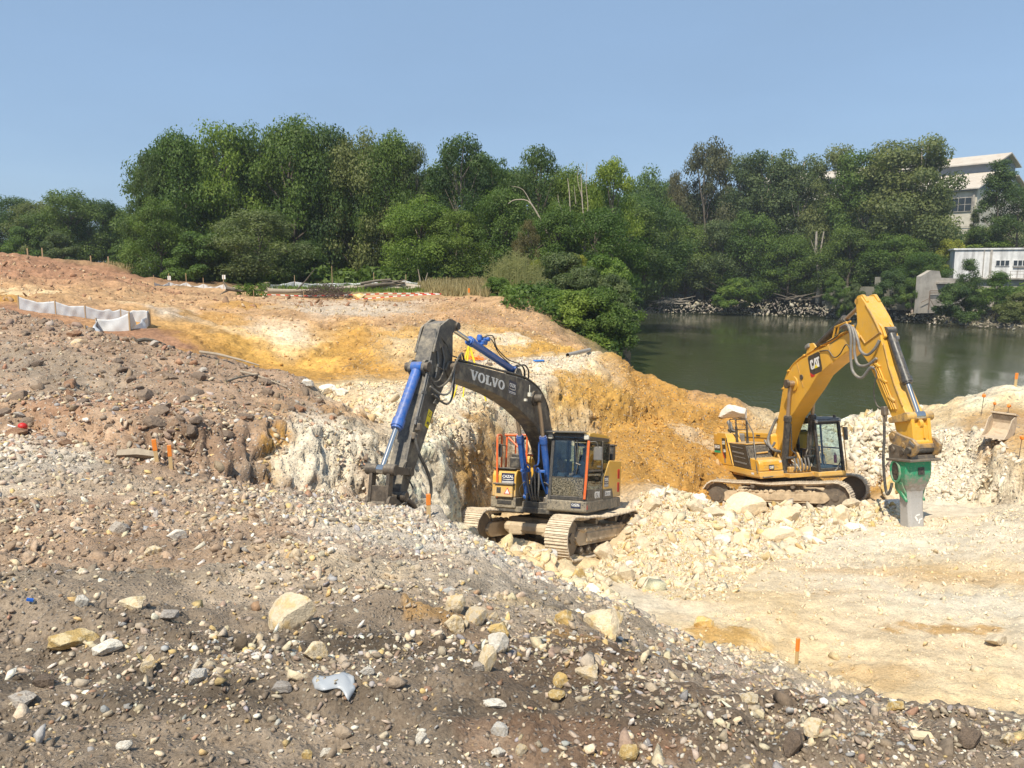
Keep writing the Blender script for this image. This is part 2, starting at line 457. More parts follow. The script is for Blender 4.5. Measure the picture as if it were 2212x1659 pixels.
# --- pit floor
L(['white', 'cream', 'lyel', 'cream', 'white', 'cream', 'cream', 'lyel', 'cream', 'lyel', 'cream', 'cream'], .35,
  [F_(1330, 12.6), F_(1500, 12.2), F_(1700, 12.0), F_(1930, 12.4, .05), F_(2212, 12.5), F_(2500, 12), F_(1450, 15), F_(1600, 15.2), F_(1800, 15.4), F_(2050, 15.5, .1), F_(2300, 15.5, .2), F_(2550, 15.5, .6)], False)
L(['cream', 'lyel', 'cream', 'cream', 'white', 'white'], .4, [F_(1190, 16.9, -.15), F_(1290, 17.0, -.2), F_(1430, 18.0, .05), F_(1640, 18.5), F_(1850, 19, .05), F_(2080, 19.2, .25)], False)
L('lyel', .5, [F_(1040, 17.6, -.1), F_(1100, 16.4, .40), F_(1175, 15.9, .42), F_(1270, 15.6, .1), F_(1115, 18.4, .3), F_(1120, 20, -.3), F_(1230, 17.5, -.35), F_(1330, 18.5, -.3), F_(1180, 21.5, -.3), F_(1020, 19.0, -.3)], False)
L('cream', .8, [(1390, 1086, 21.8), (1480, 1070, 22.6), (1570, 1092, 22.8)], False)
L('cream', .9, [(1600, 1110, 22.6), (1700, 1096, 22.6), (1800, 1094, 22.9), (1900, 1094, 22.9)], False)
L('cream', .4, [(1965, 1134, 21.3), (2090, 1128, 21), (2250, 1100, 21)], False)
L('ochre', .35, [F_(1200, 22.5, .05), (1360, 1030, 25.2), (1450, 1062, 25.5), (1490, 1090, 26.0)], False)
L('ochre', .45, [(1345, 970, 28.4), (1450, 990, 28.3), (1530, 1000, 29), (1660, 1030, 29.5), (1780, 1040, 29.6), (1890, 1050, 28.8)], False)
L('ochre', .3, [F_(1500, 25.2, -.35), F_(1560, 24.6, -.45), F_(1700, 25.3, -.35), F_(1820, 26.4, -.2), F_(1640, 27.2, -.35), F_(1760, 28.2, -.35), F_(1560, 26.6, -.4)], False)
# --- yellow hill end and the bund along the river
L(['yellow', 'yellow', 'ochre', 'ochre', 'ochre'], .45, [(1302, 762, 39.5), (1339, 781, 38.5), (1362, 801, 37.9), (1390, 819, 37.3), (1424, 824, 37.0)])
L(['ochre', 'ochre', 'ochre', 'sand', 'sand', 'lyel', 'white', 'white', 'white', 'white', 'lyel', 'lyel', 'white', 'white', 'white'], .5,
  [(1424, 824, 37.0), (1464, 831, 36.6), (1479, 852, 36.2), (1512, 856, 36.6), (1560, 867, 36.8), (1640, 886, 36.5), (1760, 905, 36.0), (1835, 908, 35.5), (1872, 899, 35.2), (1925, 897, 34.8), (2010, 880, 34.2), (2085, 864, 33.5), (2150, 846, 33), (2172, 836, 32.6), (2450, 820, 31.5)])
L(['yellow', 'ochre', 'yellow', 'ochre', 'ochre'], .45, [(1215, 880, 28.8), (1290, 850, 31.2), (1360, 862, 33.2), (1430, 868, 34.6), (1478, 885, 35.2)], False)
L('ochre', .4, [(1250, 948, 28.4), (1335, 922, 31.0), (1400, 908, 32.8), (1480, 892, 34.6)])
L(['ochre', 'ochre', 'ochre', 'white', 'white'], .55, [(1440, 930, 31.5), (1530, 925, 33.0), (1640, 950, 33), (1850, 975, 31.5), (1935, 985, 30.5)], False)
L(['wet'] * 7, .4, [Vector((6.2, 43.0, -8.1)), Vector((9.2, 41.0, -8.0)), Vector((13.5, 40.6, -8.0)), Vector((17.5, 40.0, -8.0)), Vector((22, 39.0, -8.0)), Vector((29, 36.0, -8)), Vector((50, 33, -8))])
# right hand shelf and its white cut
L(['lyel', 'lyel', 'lyel', 'sand', 'lyel'], .25, [(1975, 915, 31.8), (2060, 892, 31.0), (2140, 884, 30), (2212, 905, 27.5), (2450, 900, 27)], False)
L(['cream', 'white', 'white', 'cream', 'lyel', 'lyel'], .4, [(1960, 940, 30.6), (2000, 930, 29.8), (2068, 924, 28.4), (2137, 938, 26.8), (2165, 982, 24.6), (2230, 1010, 23.0)])
L('lyel', .3, [(2230, 1010, 23.0), (2500, 1010, 22)])
L(['white', 'white', 'white', 'cream'], .4, [(1930, 1078, 26.4), (1995, 1092, 25.4), (2098, 1094, 24.0), (2250, 1096, 22.4)])
L('white', .3, [(2050, 1000, 27.2), (2120, 1020, 25.4)], False)
# frame of the sheet
L('grass', 0, [Vector((-80, -6, -1)), Vector((-80, 40, 1)), Vector((-110, 90, 4)), Vector((-120, 150, 6)), Vector((0, 150, -3))], False)
L('wet', 0, [Vector((80, 60, -8.3)), Vector((80, 30, -6)), Vector((60, 8, -4)), Vector((40, -6, -3)), Vector((15, 6.0, -4.0)), Vector((15, -3, -3.5)), Vector((6, -3, -2.6)), Vector((40, 90, -8.4)), Vector((40, 120, -8.4)), Vector((80, 120, -8.5))], False)

TPa = np.array([tuple(p) for p in TP]); TCa = np.array(TC); TRa = np.array(TR, float)
_cv, _ce, _cf, _ov, _oe, _of = delaunay_2d_cdt([Vector((p[0], p[1])) for p in TPa], TE, [], 0, 1e-4)
_att = np.zeros((len(_cv), 5))
for i, src in enumerate(_ov):
    if len(src): _att[i] = np.r_[TPa[src[0], 2], TCa[src[0]], TRa[src[0]]]
    else:
        d = np.hypot(TPa[:, 0] - _cv[i].x, TPa[:, 1] - _cv[i].y); k = np.argsort(d)[:2]; w = 1 / (d[k] + 1e-6); w /= w.sum()
        _att[i] = np.r_[(TPa[k, 2] * w).sum(), (TCa[k] * w[:, None]).sum(0), (TRa[k] * w).sum()]
_cvx = np.array([(v.x, v.y) for v in _cv])
_tri = np.array([f for f in _cf if len(f) == 3])

def tin(xy):
    """heights, colours and roughness of the surveyed surface at plan points (n,2)"""
    out = np.full((len(xy), 5), np.nan)
    order = np.argsort(xy[:, 1]); ys = xy[order, 1]
    for t in _tri:
        a, b, c = _cvx[t]
        lo, hi = np.searchsorted(ys, [min(a[1], b[1], c[1]), max(a[1], b[1], c[1])])
        idx = order[lo:hi]
        if not len(idx): continue
        q = xy[idx]
        m = (q[:, 0] >= min(a[0], b[0], c[0])) & (q[:, 0] <= max(a[0], b[0], c[0]))
        idx = idx[m]; q = q[m]
        if not len(idx): continue
        det = (b[1] - c[1]) * (a[0] - c[0]) + (c[0] - b[0]) * (a[1] - c[1])
        if abs(det) < 1e-9: continue
        w0 = ((b[1] - c[1]) * (q[:, 0] - c[0]) + (c[0] - b[0]) * (q[:, 1] - c[1])) / det
        w1 = ((c[1] - a[1]) * (q[:, 0] - c[0]) + (a[0] - c[0]) * (q[:, 1] - c[1])) / det
        w2 = 1 - w0 - w1
        m = (w0 >= -1e-4) & (w1 >= -1e-4) & (w2 >= -1e-4)
        w = np.stack([w0, w1, w2], 1)[m]
        out[idx[m]] = w @ _att[t]
    bad = np.isnan(out[:, 0])
    out[bad] = [-8.0, .1, .1, .05, 0]
    return out
# ---- fine grid, denser near the viewer
NA, NR = 660, 740
_ang = np.linspace(-math.radians(42), math.radians(42), NA)
_rad = np.exp(np.concatenate([np.linspace(math.log(1.6), math.log(48), int(NR * .88)), np.linspace(math.log(48), math.log(112), NR - int(NR * .88) + 1)[1:]]))
_A, _Rr = np.meshgrid(_ang, _rad)
GX = (np.tan(_A) * _Rr).ravel(); GY = _Rr.ravel()
_P0 = np.stack([GX, GY, 0 * GX], 1).astype(np.float32)
# organic outlines: the survey lines wander by a few percent of the distance
_wa = np.clip(GY * .012, .03, .5)
_wx = GX + _wa * fbm(_P0 / np.clip(GY * .05, .3, 3)[:, None], 1.0, 3, 5)
_wy = GY + _wa * 1.3 * fbm(_P0 / np.clip(GY * .05, .3, 3)[:, None] + 91, 1.0, 3, 9)
_a0 = tin(np.stack([_wx, _wy], 1))
_cw = _wa * 3.0
_a1 = tin(np.stack([GX + _cw * fbm(_P0 / np.clip(GY * .04, .25, 2)[:, None] + 7, 1.0, 4, 21), GY + _cw * 1.6 * fbm(_P0 / np.clip(GY * .04, .25, 2)[:, None] + 55, 1.0, 4, 31)], 1))
GZ = _a0[:, 0].copy(); GC = _a1[:, 1:4].copy(); GRf = np.clip(_a0[:, 4], 0, 1)

def blur(a, n=1):
    a = a.reshape(NR, NA, -1).copy()
    for _ in range(n):
        a[1:-1] = (a[:-2] + 2 * a[1:-1] + a[2:]) / 4
        a[:, 1:-1] = (a[:, :-2] + 2 * a[:, 1:-1] + a[:, 2:]) / 4
    return a.reshape(NR * NA, -1)
GZ = blur(GZ, 2)[:, 0]
def normals(P):
    Q = P.reshape(NR, NA, 3)
    du = np.gradient(Q, axis=1); dv = np.gradient(Q, axis=0)
    n = np.cross(du, dv).reshape(-1, 3)
    return n / (np.linalg.norm(n, axis=1)[:, None] + 1e-9)
GP = np.stack([GX, GY, GZ], 1).astype(np.float32)
GN = normals(blur(GP, 6))
GSL = np.clip((1 - GN[:, 2]) * 2.2, 0, 1)       # steepness
_near = np.clip(1 - (GY - 9) / 8, 0, 1)
# clods, lumps, bucket marks
H = np.zeros(len(GP), np.float32)
_d, _v = worley(GP * [1, 1, 1.0], .55, 3)
H += GRf * .22 * (fbm(GP, 1.6, 4, 40) + .25 * fbm(GP, .35, 3, 44)) 
H += GRf * .16 * np.maximum(0, .75 - _d) * _v
_d2, _v2 = worley(GP + 31, .17, 13)
H += np.clip(GRf, .15, .8) * .085 * np.maximum(0, .8 - _d2) * (_v2 > .45)
_d3, _v3 = worley(GP + 11, .06, 23)
H += _near * .022 * np.maximum(0, .8 - _d3) * _v3
H += _near * (.10 * fbm(GP * [.40, 1, 1], .62, 4, 60) + .10 * np.maximum(0, .58 - worley(GP * [.8, 1, 1] + 5, .24, 63)[0]) + .05 * np.maximum(0, .5 - worley(GP + 8, .11, 66)[0]))
def lump(u, v, Y, ru, rv, h):
    c = B(u, v, Y); d = np.exp(-(((GX - c.x) / ru) ** 2 + ((GY - c.y) / rv) ** 2)); return h * d * (1 + .7 * fbm(GP, .25, 3, int(u)))
for _a in [(870, 1345, 4.6, .30, .22, .13), (800, 1360, 4.5, .22, .2, .08), (480, 1365, 4.3, .55, .18, -.09), (760, 1420, 3.9, .3, .12, -.05), (250, 1300, 4.9, .8, .2, .05), (620, 1500, 3.5, .3, .12, .06), (1230, 1560, 3.2, .5, .12, .06), (950, 1590, 3.1, .4, .1, -.04), (100, 1420, 3.9, .35, .2, -.06), (330, 1475, 3.6, .25, .1, .05), (1000, 1230, 6.6, .4, .3, .09), (150, 1160, 7.2, 1.2, .35, .10), (520, 1215, 6.3, 1.0, .3, .08), (1330, 1350, 5.9, .5, .5, .10), (1150, 1340, 5.4, .5, .3, .08), (1720, 1590, 3.35, .2, .12, .10), (2080, 1600, 3.4, .3, .15, .08)]: H += lump(*_a).astype(np.float32)
_far = np.clip((GY - 24) / 10, 0, 1)
H += _far * np.clip(GRf, .2, .6) * (.75 * fbm(GP, 3.2, 4, 90) + .42 * np.maximum(0, .7 - worley(GP + 3, 1.3, 93)[0]) + .16 * fbm(GP, .5, 2, 96))
# low banks running across the foreground (old track ridges)
_rg = np.sin((GY * 1.0 + .35 * fbm(GP, 1.5, 2, 71) + .05 * GX) * 6.2) * np.clip((5.6 - GY) / 1.5, 0, 1)
H += .028 * _rg
_frw = fbm(GP * [.28, 1, 1] + 12, .42, 4, 64)
H += np.clip((6.5 - GY) / 2, 0, 1) * .085 * (np.abs(_frw) ** .7 * np.sign(_frw))
# crawler prints on the pit floor
def prints(a, b):
    ax, ay = a; bx, by = b; L_ = math.hypot(bx - ax, by - ay); tx, ty = (bx - ax) / L_, (by - ay) / L_
    s = (GX - ax) * tx + (GY - ay) * ty; d = (GX - ax) * -ty + (GY - ay) * tx + .3 * np.sin(s * .35)
    w = np.exp(-((np.abs(d) - 1.25) / .26) ** 4) * np.clip(s, 0, 1) * np.clip(L_ - s, 0, 1) * np.clip(.6 + 1.6 * fbm(GP, 2.0, 2, 97), 0, 1)
    return w * (-.045 + .030 * np.sin(s * 2 * math.pi / .22))
for _a, _b in [((8.6, 11.0), (8.3, 20.5)), ((4.6, 11.5), (9.6, 17.5)), ((10.5, 13.5), (5.0, 17.0))]: H += prints(_a, _b).astype(np.float32)
# tooth grooves down the steep cuts
_gx = GX + .45 * fbm(GP, 1.2, 3, 81)
_saw = np.abs(((_gx * .9 + GY * .55) / .30 + .6 * GZ) % 1 - .5) * 2
_cut = np.clip((GSL - .16) * 3, 0, 1) * np.clip((GY - 10) / 2, 0, 1) * np.clip((60 - GY) / 10, 0, 1)
_c = B(440, 960, 12.2); _gm = np.exp(-((GX - _c.x) / 1.25) ** 2 - ((GY - _c.y) / .9) ** 2)
H += _gm * .13 * (np.abs(((GX + .35 * GY + .12 * fbm(GP, .6, 2, 83)) / .34) % 1 - .5) * 2 - .5)
H += _cut * (.07 * (_saw - .5) * np.clip(.5 + fbm(GP, 1.5, 2, 86) * 2, 0, 1.2) + .16 * fbm(GP * [1, 1, .6], .42, 4, 85, .62) + .22 * fbm(GP, 2.0, 4, 88) + .14 * np.maximum(0, .6 - worley(GP + 41, .38, 87)[0]))
# broken, blocky faces
_b1, _bv, _bg = worley(GP * [1, 1, 1.15] + 61, .36, 130, True)
_b2, _bw, _bh = worley(GP * [1, 1, 1.3] + 67, 1.15, 140, True)
H += _cut * (.15 * (_bv - .5) - .07 * np.exp(-_bg / .06)) + _far * np.clip(GRf, .15, .6) * (.50 * (_bw - .5) - .15 * np.exp(-_bh / .06)) + np.clip(GY - 9, 0, 1) * GRf * .06 * (_bv - .5)
GP = (GP + GN * H[:, None]).astype(np.float32)
# ground colour: what the soil is, patch by patch
_m = fbm(GP, 1.1, 4, 100)[:, None]; _m2 = fbm(GP, .28, 3, 110)[:, None]
_wet = np.clip((7.5 - GY) / 2.5, 0, 1) * np.clip((fbm(GP * [.4, 1, 1] + 44, .75, 4, 150) - .02) * 5, 0, 1) * np.clip(1.1 - .9 * GX / GY, .3, 1)
GC *= 1 - .48 * _wet[:, None]
_ca = np.where((GC.mean(1) > .42) & (GY < 30) & (GX > -.5), .45, 1.0)[:, None]
GC *= 1 + (.30 * _cut * (_bv - .5) + .22 * _far * (_bw - .5))[:, None]
GC *= 1 + _ca * (.36 * _m + .30 * _m2 + .26 * fbm(GP, .11, 2, 120)[:, None])
def blot(u, v, Y, ru, rv, colr, amt=1.0, seed=0, depth=None):
    """a patch of other soil: centre by sighting, half sizes in metres across and along"""
    c = B(u, v, Y)
    d = ((GP[:, 0] - c.x) / ru) ** 2 + ((GP[:, 1] - c.y) / rv) ** 2
    if depth: d = d + ((GP[:, 2] - c.z) / depth) ** 2
    i = np.where(d < 4)[0]
    if not len(i): return
    k = np.clip((1.0 - d[i] + 1.1 * fbm(GP[i], max(.12, ru * .35), 4, seed + 200)) * 1.6, 0, 1) * amt
    GC[i] = GC[i] * (1 - k[:, None]) + np.array(C_[colr] if isinstance(colr, str) else colr) * k[:, None]
for args in [
    (600, 985, 13.0, .35, .8, 'ochre', .95, 1, .5), (590, 1020, 12.6, .3, .6, 'yellow', .9, 2, .5), (720, 1000, 13.9, 1.1, 1.3, 'white', .95, 3, 1.2), (640, 1020, 13.0, .5, .8, 'white', .9, 62, .6), (800, 1010, 15.2, 1.0, 1.4, 'white', .9, 63, 1.0), (540, 1020, 12.3, .3, .5, 'white', .7, 4, .4),
    (160, 850, 13.4, .8, 1.0, 'red', .55, 5), (330, 870, 13.4, 1.2, .9, 'red', .35, 6), (100, 780, 15.8, 1.6, 1.2, 'dark', .8, 7), (450, 950, 12.2, 1.2, .7, (.25, .165, .11), .8, 8),
    (30, 630, 44, 2.0, 2, 'lyel', .7, 9), (85, 632, 42, 1.6, 2.5, 'lyel', .9, 10), (330, 648, 42, 2.5, 1.6, 'lyel', .7, 11), (560, 650, 47, 3, 2.5, 'ochre', .8, 12), (460, 668, 41, 2.2, 3, 'ochre', .7, 13),
    (800, 640, 55, 3, 2, 'yellow', .5, 14), (700, 672, 47, 5, 2.0, 'pale', .8, 15), (800, 674, 47, 4, 1.6, 'pale', .7, 16), (600, 735, 37, 3.0, 2.5, 'cream', .4, 17), (770, 740, 38, 2.0, 2.5, 'ochre', .7, 18), (1090, 752, 41, 1.8, 1.5, 'white', .8, 19), (1060, 700, 46, 3, 2, 'red', .35, 20),
    (900, 725, 40, 2.0, 2.5, 'yellow', .7, 21), (480, 775, 29, 1.5, 2.5, 'ochre', .8, 22), (620, 812, 28, 1.5, 2, 'ochre', .6, 23),
    (1400, 860, 35, 1.6, 2, 'ochre', .8, 24), (1300, 850, 32, 1.3, 2.0, 'yellow', .8, 25), (1230, 830, 31, 1.0, 2.0, 'yellow', .9, 26), (1480, 950, 30.5, 2.2, 2, 'ochre', .9, 27), (1400, 1000, 27, 2.2, 3, 'ochre', .9, 28), (1500, 930, 32, 1.4, 1.2, 'cream', .5, 29),
    (1060, 985, 22, 1.2, 3.0, 'ochre', .8, 30, 1.4), (1010, 1010, 20, .6, 1.5, 'yellow', .7, 61, .8), (1020, 930, 22, .6, 1.2, 'white', .7, 31, .6), (930, 1030, 17.0, .9, 1.0, 'white', .95, 32),
    (1800, 1310, 14, 1.3, .8, 'ochre', .2, 33), (2040, 1400, 11.3, .9, .35, 'ochre', .75, 34), (2100, 1260, 14.6, 2.0, .7, 'ochre', .35, 35), (1900, 1240, 15.5, 1.8, .5, 'ochre', .3, 36), (1560, 1370, 10.9, .7, .5, 'yellow', .8, 37), (1850, 1475, 9.7, 1.0, .5, 'ochre', .3, 38), (1750, 1280, 14.5, 2.2, 1.0, 'white', .5, 39),
    (2120, 1340, 12.8, 1.4, 1.0, 'white', .6, 40), (1540, 1300, 13.5, 1.0, .8, 'lyel', .7, 41), (2080, 1000, 26.5, 1.6, 2.0, 'white', .9, 42), (1990, 905, 31.5, 1.8, 1.5, 'lyel', .8, 43), (2150, 900, 29, 2.0, 1.5, 'ochre', .5, 44), (2200, 960, 25.5, 1.2, 1.5, 'ochre', .6, 45),
    (840, 1360, 4.5, .28, .3, 'dark', .9, 46), (950, 1385, 4.6, .3, .2, 'ochre', .55, 47), (1330, 1420, 4.6, .45, .3, 'ochre', .5, 48), (1100, 1330, 5.4, .55, .3, 'lyel', .4, 49), (200, 1290, 4.9, .9, .3, 'dark', .7, 50), (1200, 1600, 3.0, .5, .16, 'red', .3, 51), (1700, 1600, 3.2, .5, .12, 'dark', .9, 52),
    (700, 1230, 5.8, .9, .5, 'lyel', .25, 53), (300, 1225, 6, 1.2, .4, 'soil', .6, 54), (150, 1120, 8.2, 1.5, .8, 'soil', .7, 55), (420, 1100, 9.0, 1.2, .9, 'soil', .6, 56), (830, 1230, 6.6, .9, .5, 'soil', .55, 57), (1010, 1250, 6.6, .6, .5, 'gsoil', .5, 58), (1600, 1560, 3.9, .7, .3, 'pale', .5, 59), (1900, 1590, 3.7, .7, .2, 'pale', .4, 60)]:
    blot(*args)
GC = np.clip(GC, .02, .8)

def ground_at(x, y):
    """height of the finished ground (nearest grid vertex, bilinear)"""
    x = np.atleast_1d(np.asarray(x, float)); y = np.atleast_1d(np.asarray(y, float))
    a = (np.arctan2(x, y) - _ang[0]) / (_ang[1] - _ang[0])
    r = np.interp(np.log(np.maximum(y, 1.61)), np.log(_rad), np.arange(NR))
    a = np.clip(a, 0, NA - 1.001); r = np.clip(r, 0, NR - 1.001)
    i, j = r.astype(int), a.astype(int); fi, fj = r - i, a - j
    Z = GP[:, 2].reshape(NR, NA)
    return Z[i, j] * (1 - fi) * (1 - fj) + Z[i + 1, j] * fi * (1 - fj) + Z[i, j + 1] * (1 - fi) * fj + Z[i + 1, j + 1] * fi * fj
def gz(x, y): return float(ground_at(x, y)[0])
def on_ground(u, v, Y0, tol=.004):
    """the ground point met by a sighting, searched near distance Y0"""
    best = None
    for k in range(90):
        Y = Y0 * (.72 + .0063 * k)
        p = B(u, v, Y)
        e = gz(p.x, p.y) - p.z
        if e >= 0: return Vector((p.x, p.y, gz(p.x, p.y)))
        if best is None or -e < best[0]: best = (-e, Vector((p.x, p.y, gz(p.x, p.y))))
    return best[1]

def ground_material(name, pebble=0.0, grain=40.0, bump=.5, speck=.5, soft=1.0):
    m, nt, b = nodes_of(name)
    a = N(nt, 'ShaderNodeAttribute', attribute_name='Col')
    tc = N(nt, 'ShaderNodeTexCoord')
    n1 = N(nt, 'ShaderNodeTexNoise', Scale=grain, Detail=9.0, Roughness=.7); nt.links.new(tc.outputs['Object'], n1.inputs['Vector'])
    n2 = N(nt, 'ShaderNodeTexNoise', Scale=grain * .12, Detail=6.0, Roughness=.65); nt.links.new(tc.outputs['Object'], n2.inputs['Vector'])
    k1 = ramp(nt, n1.outputs[0], [(.28, (1 - .48 * soft, 1 - .51 * soft, 1 - .54 * soft)), (.5, (1, 1, 1)), (.74, (1 + .36 * soft, 1 + .36 * soft, 1 + .33 * soft))])
    k2 = ramp(nt, n2.outputs[0], [(.3, (.8, .78, .76)), (.7, (1.16, 1.17, 1.18))])
    c = mixc(nt, 1.0, a.outputs['Color'], k1.outputs[0], 'MULTIPLY')
    c = mixc(nt, 1.0, c, k2.outputs[0], 'MULTIPLY')
    hs = n1.outputs[0]
    if pebble > 0:
        vo = N(nt, 'ShaderNodeTexVoronoi', Scale=grain * .9, Randomness=1.0); nt.links.new(tc.outputs['Object'], vo.inputs['Vector'])
        sc = N(nt, 'ShaderNodeSeparateColor'); nt.links.new(vo.outputs['Color'], sc.inputs[0])
        pc = ramp(nt, sc.outputs[1], [(0, (.10, .095, .09)), (.25, (.28, .25, .22)), (.5, (.42, .38, .33)), (.68, (.25, .25, .26)), (.85, (.55, .47, .34)), (1, (.68, .64, .58))])
        sel = mth(nt, 'LESS_THAN', sc.outputs[0], pebble)
        rim = mth(nt, 'LESS_THAN', vo.outputs['Distance'], .42)
        f = mth(nt, 'MULTIPLY', mth(nt, 'MULTIPLY', sel, rim), speck)
        c = mixc(nt, f, c, pc.outputs[0])
        dm = mth(nt, 'MULTIPLY', mth(nt, 'SUBTRACT', .5, vo.outputs['Distance']), mth(nt, 'MULTIPLY', sel, 1.2))
        hs = mth(nt, 'ADD', mth(nt, 'MULTIPLY', n1.outputs[0], .8), mth(nt, 'MAXIMUM', dm, 0.0))
    bp = N(nt, 'ShaderNodeBump', Strength=bump, Distance=1.6 / grain)
    nt.links.new(hs, bp.inputs['Height']); nt.links.new(bp.outputs[0], b.inputs['Normal'])
    nt.links.new(c, b.inputs['Base Color'])
    b.inputs['Roughness'].default_value = .93
    b.inputs['Specular IOR Level'].default_value = .25
    return m
M_fore = ground_material('gravel_soil', .55, 52, 1.0, .30)
M_mound = ground_material('spoil_soil', .30, 26, .7, .6)
M_pit = ground_material('limestone_floor', .0, 20, .8, soft=.5)
M_cut = ground_material('cut_bank_earth', .30, 11, .9, .5)
M_far = ground_material('far_earth', .0, 7, .6)

_q = np.arange(NR * NA).reshape(NR, NA)
_F = np.stack([_q[:-1, :-1], _q[:-1, 1:], _q[1:, 1:], _q[1:, :-1]], -1).reshape(-1, 4)
_fc = _F[:, 0]
_fx, _fy, _fz = GX[_fc], GY[_fc], GZ[_fc]
_fl = -3.23 - .185 * _fy
# who owns which face: 0 gravel slope, 1 spoil heap, 2 pit floor, 3 terrace and cut banks, 4 field and hill, 5 river bund
_line_x = np.interp(_fy, [0, 3.3, 4.5, 6.4, 8.2, 10, 12, 14], [3.2, 3.4, 2.4, 1.9, .9, .2, -.9, -2.0])
own = np.full(len(_F), 3)
own[(_fy < 13.8) & (_fx < _line_x + 2.2)] = 0
_hp = (_fx < np.interp(_fy, [11.5, 12.5, 14.5, 16, 18, 20, 22, 24], [-4.5, -2.6, -1.7, -3.3, -5.2, -7.5, -9, -11])) & (_fy > np.interp(_fx, [-14, -6.2, -5.2, -4, -3, -1.5], [11.4, 11.4, 11.4, 11.7, 12.4, 13.4])) & (_fy < 24)
own[_hp] = 1
own[(own == 3) & (_fz < _fl + .45) & (_fy < 31) & (_fx > np.interp(_fy, [8, 14, 24, 31], [1, -1.5, -.2, 2.5]))] = 2
own[(own == 3) & (_fy > 52)] = 4
own[(own == 3) & (_fx < -7) & (_fy > 24) & (_fy < 52)] = 4
own[(own == 3) & (_fx > np.interp(_fy, [20, 30, 34, 40], [9, 8.5, 7.6, 7.6])) & (_fy < 43)] = 5
GROUND = {}
for k, (nm, mt) in enumerate([('gravel_slope', M_fore), ('spoil_heap', M_mound), ('pit_floor', M_pit), ('cut_terrace', M_cut), ('far_field', M_far), ('river_bund', M_cut)]):
    f = _F[own == k]
    ids = np.unique(f); re = np.full(len(GP), -1); re[ids] = np.arange(len(ids))
    o = bpy.data.objects.new(nm, mesh_np(nm, GP[ids], re[f], mt, True, GC[ids]))
    link(o); tag(o, kind='structure'); GROUND[nm] = o
for nm, lb in (('gravel_slope', 'dark soil and river gravel sloping down in the foreground'), ('spoil_heap', 'long heap of dark brown excavated earth on the left'), ('pit_floor', 'pale limestone floor of the pit sloping to the river'), ('cut_terrace', 'yellow and cream cut earth terrace behind the machines'), ('far_field', 'reddish brown earth and field running to the trees'), ('river_bund', 'pale rubble bund between pit and river')):
    GROUND[nm]['label'] = lb

# ---- the plain beyond, to the horizon
def sheet(name, pts, mat, kind='structure'):
    me = bpy.data.meshes.new(name); me.from_pydata(pts, [], [tuple(range(len(pts)))]); me.materials.append(mat)
    return tag(link(bpy.data.objects.new(name, me)), kind=kind)
m, nt, b = nodes_of('plain_grass')
tc = N(nt, 'ShaderNodeTexCoord'); n1 = N(nt, 'ShaderNodeTexNoise', Scale=.05, Detail=8.0); nt.links.new(tc.outputs['Object'], n1.inputs['Vector'])
nt.links.new(ramp(nt, n1.outputs[0], [(.3, (.04, .06, .02)), (.7, (.12, .12, .05))]).outputs[0], b.inputs['Base Color']); b.inputs['Roughness'].default_value = 1
sheet('plain', [(-3000, -3000, -11), (3000, -3000, -11), (3000, 3000, -11), (-3000, 3000, -11)], m)

# ---- river
m, nt, b = nodes_of('river_water')
tc = N(nt, 'ShaderNodeTexCoord')
mp = N(nt, 'ShaderNodeMapping'); mp.inputs['Scale'].default_value = (1, .55, 1); nt.links.new(tc.outputs['Object'], mp.inputs['Vector'])
n1 = N(nt, 'ShaderNodeTexNoise', Scale=2.2, Detail=5.0, Roughness=.6); nt.links.new(mp.outputs[0], n1.inputs['Vector'])
n2 = N(nt, 'ShaderNodeTexNoise', Scale=.10, Detail=3.0); nt.links.new(mp.outputs[0], n2.inputs['Vector'])
h = mth(nt, 'MULTIPLY', n1.outputs[0], ramp(nt, n2.outputs[0], [(.42, (.12, .12, .12)), (.62, (1, 1, 1))]).outputs[0])
bp = N(nt, 'ShaderNodeBump', Strength=.5, Distance=.10); nt.links.new(h, bp.inputs['Height']); nt.links.new(bp.outputs[0], b.inputs['Normal'])
b.inputs['Base Color'].default_value = (.050, .056, .026, 1)
b.inputs['Roughness'].default_value = .06
b.inputs['IOR'].default_value = 1.33
WATER_Z = -7.55
sheet('river_water', [(2.0, 38, WATER_Z), (70, 24, WATER_Z), (260, 60, WATER_Z), (160, 175, WATER_Z), (60, 185, WATER_Z), (0, 190, WATER_Z), (0, 110, WATER_Z), (10, 80, WATER_Z)], m)
# ================================================================== MACHINES
MUD = (.47, .38, .26)
M_vy = paint('excavator_yellow', (.74, .42, .05), .42, 0, MUD, .12, 2.5, low=(1.2, 1.9))
M_vg = paint('excavator_grey', (.052, .050, .048), .5, 0, (.33, .28, .20), .30, 4.0)
M_vskirt = paint('muddy_skirt_grey', (.060, .057, .054), .55, 0, (.40, .34, .24), .42, 7.0, low=(.6, 2.0))
M_blk = paint('black_frame', (.036, .036, .037), .45, 0, (.25, .21, .15), .10, 4.0)
M_rub = paint('hose_rubber', (.028, .028, .029), .6, 0, (.2, .18, .14), .2, 5.0)
M_hgrey = paint('grey_hose', (.14, .14, .14), .55, 0, (.3, .27, .2), .2, 5.0)
M_blue = paint('blue_cylinder_paint', (.012, .105, .42), .34, 0, (.12, .14, .2), .10, 4.0, coat=.3)
M_chrome = paint('chrome_rod', (.62, .61, .58), .16, .95)
M_drod = paint('dusty_rod', (.42, .33, .25), .38, .75, (.40, .31, .22), .3, 3.0)
M_org = paint('orange_rail_paint', (.80, .13, .015), .45, 0, (.4, .2, .1), .08, 6.0)
M_steel = paint('worn_steel', (.17, .145, .12), .5, .55, (.30, .24, .17), .3, 6.0, bump=.2)
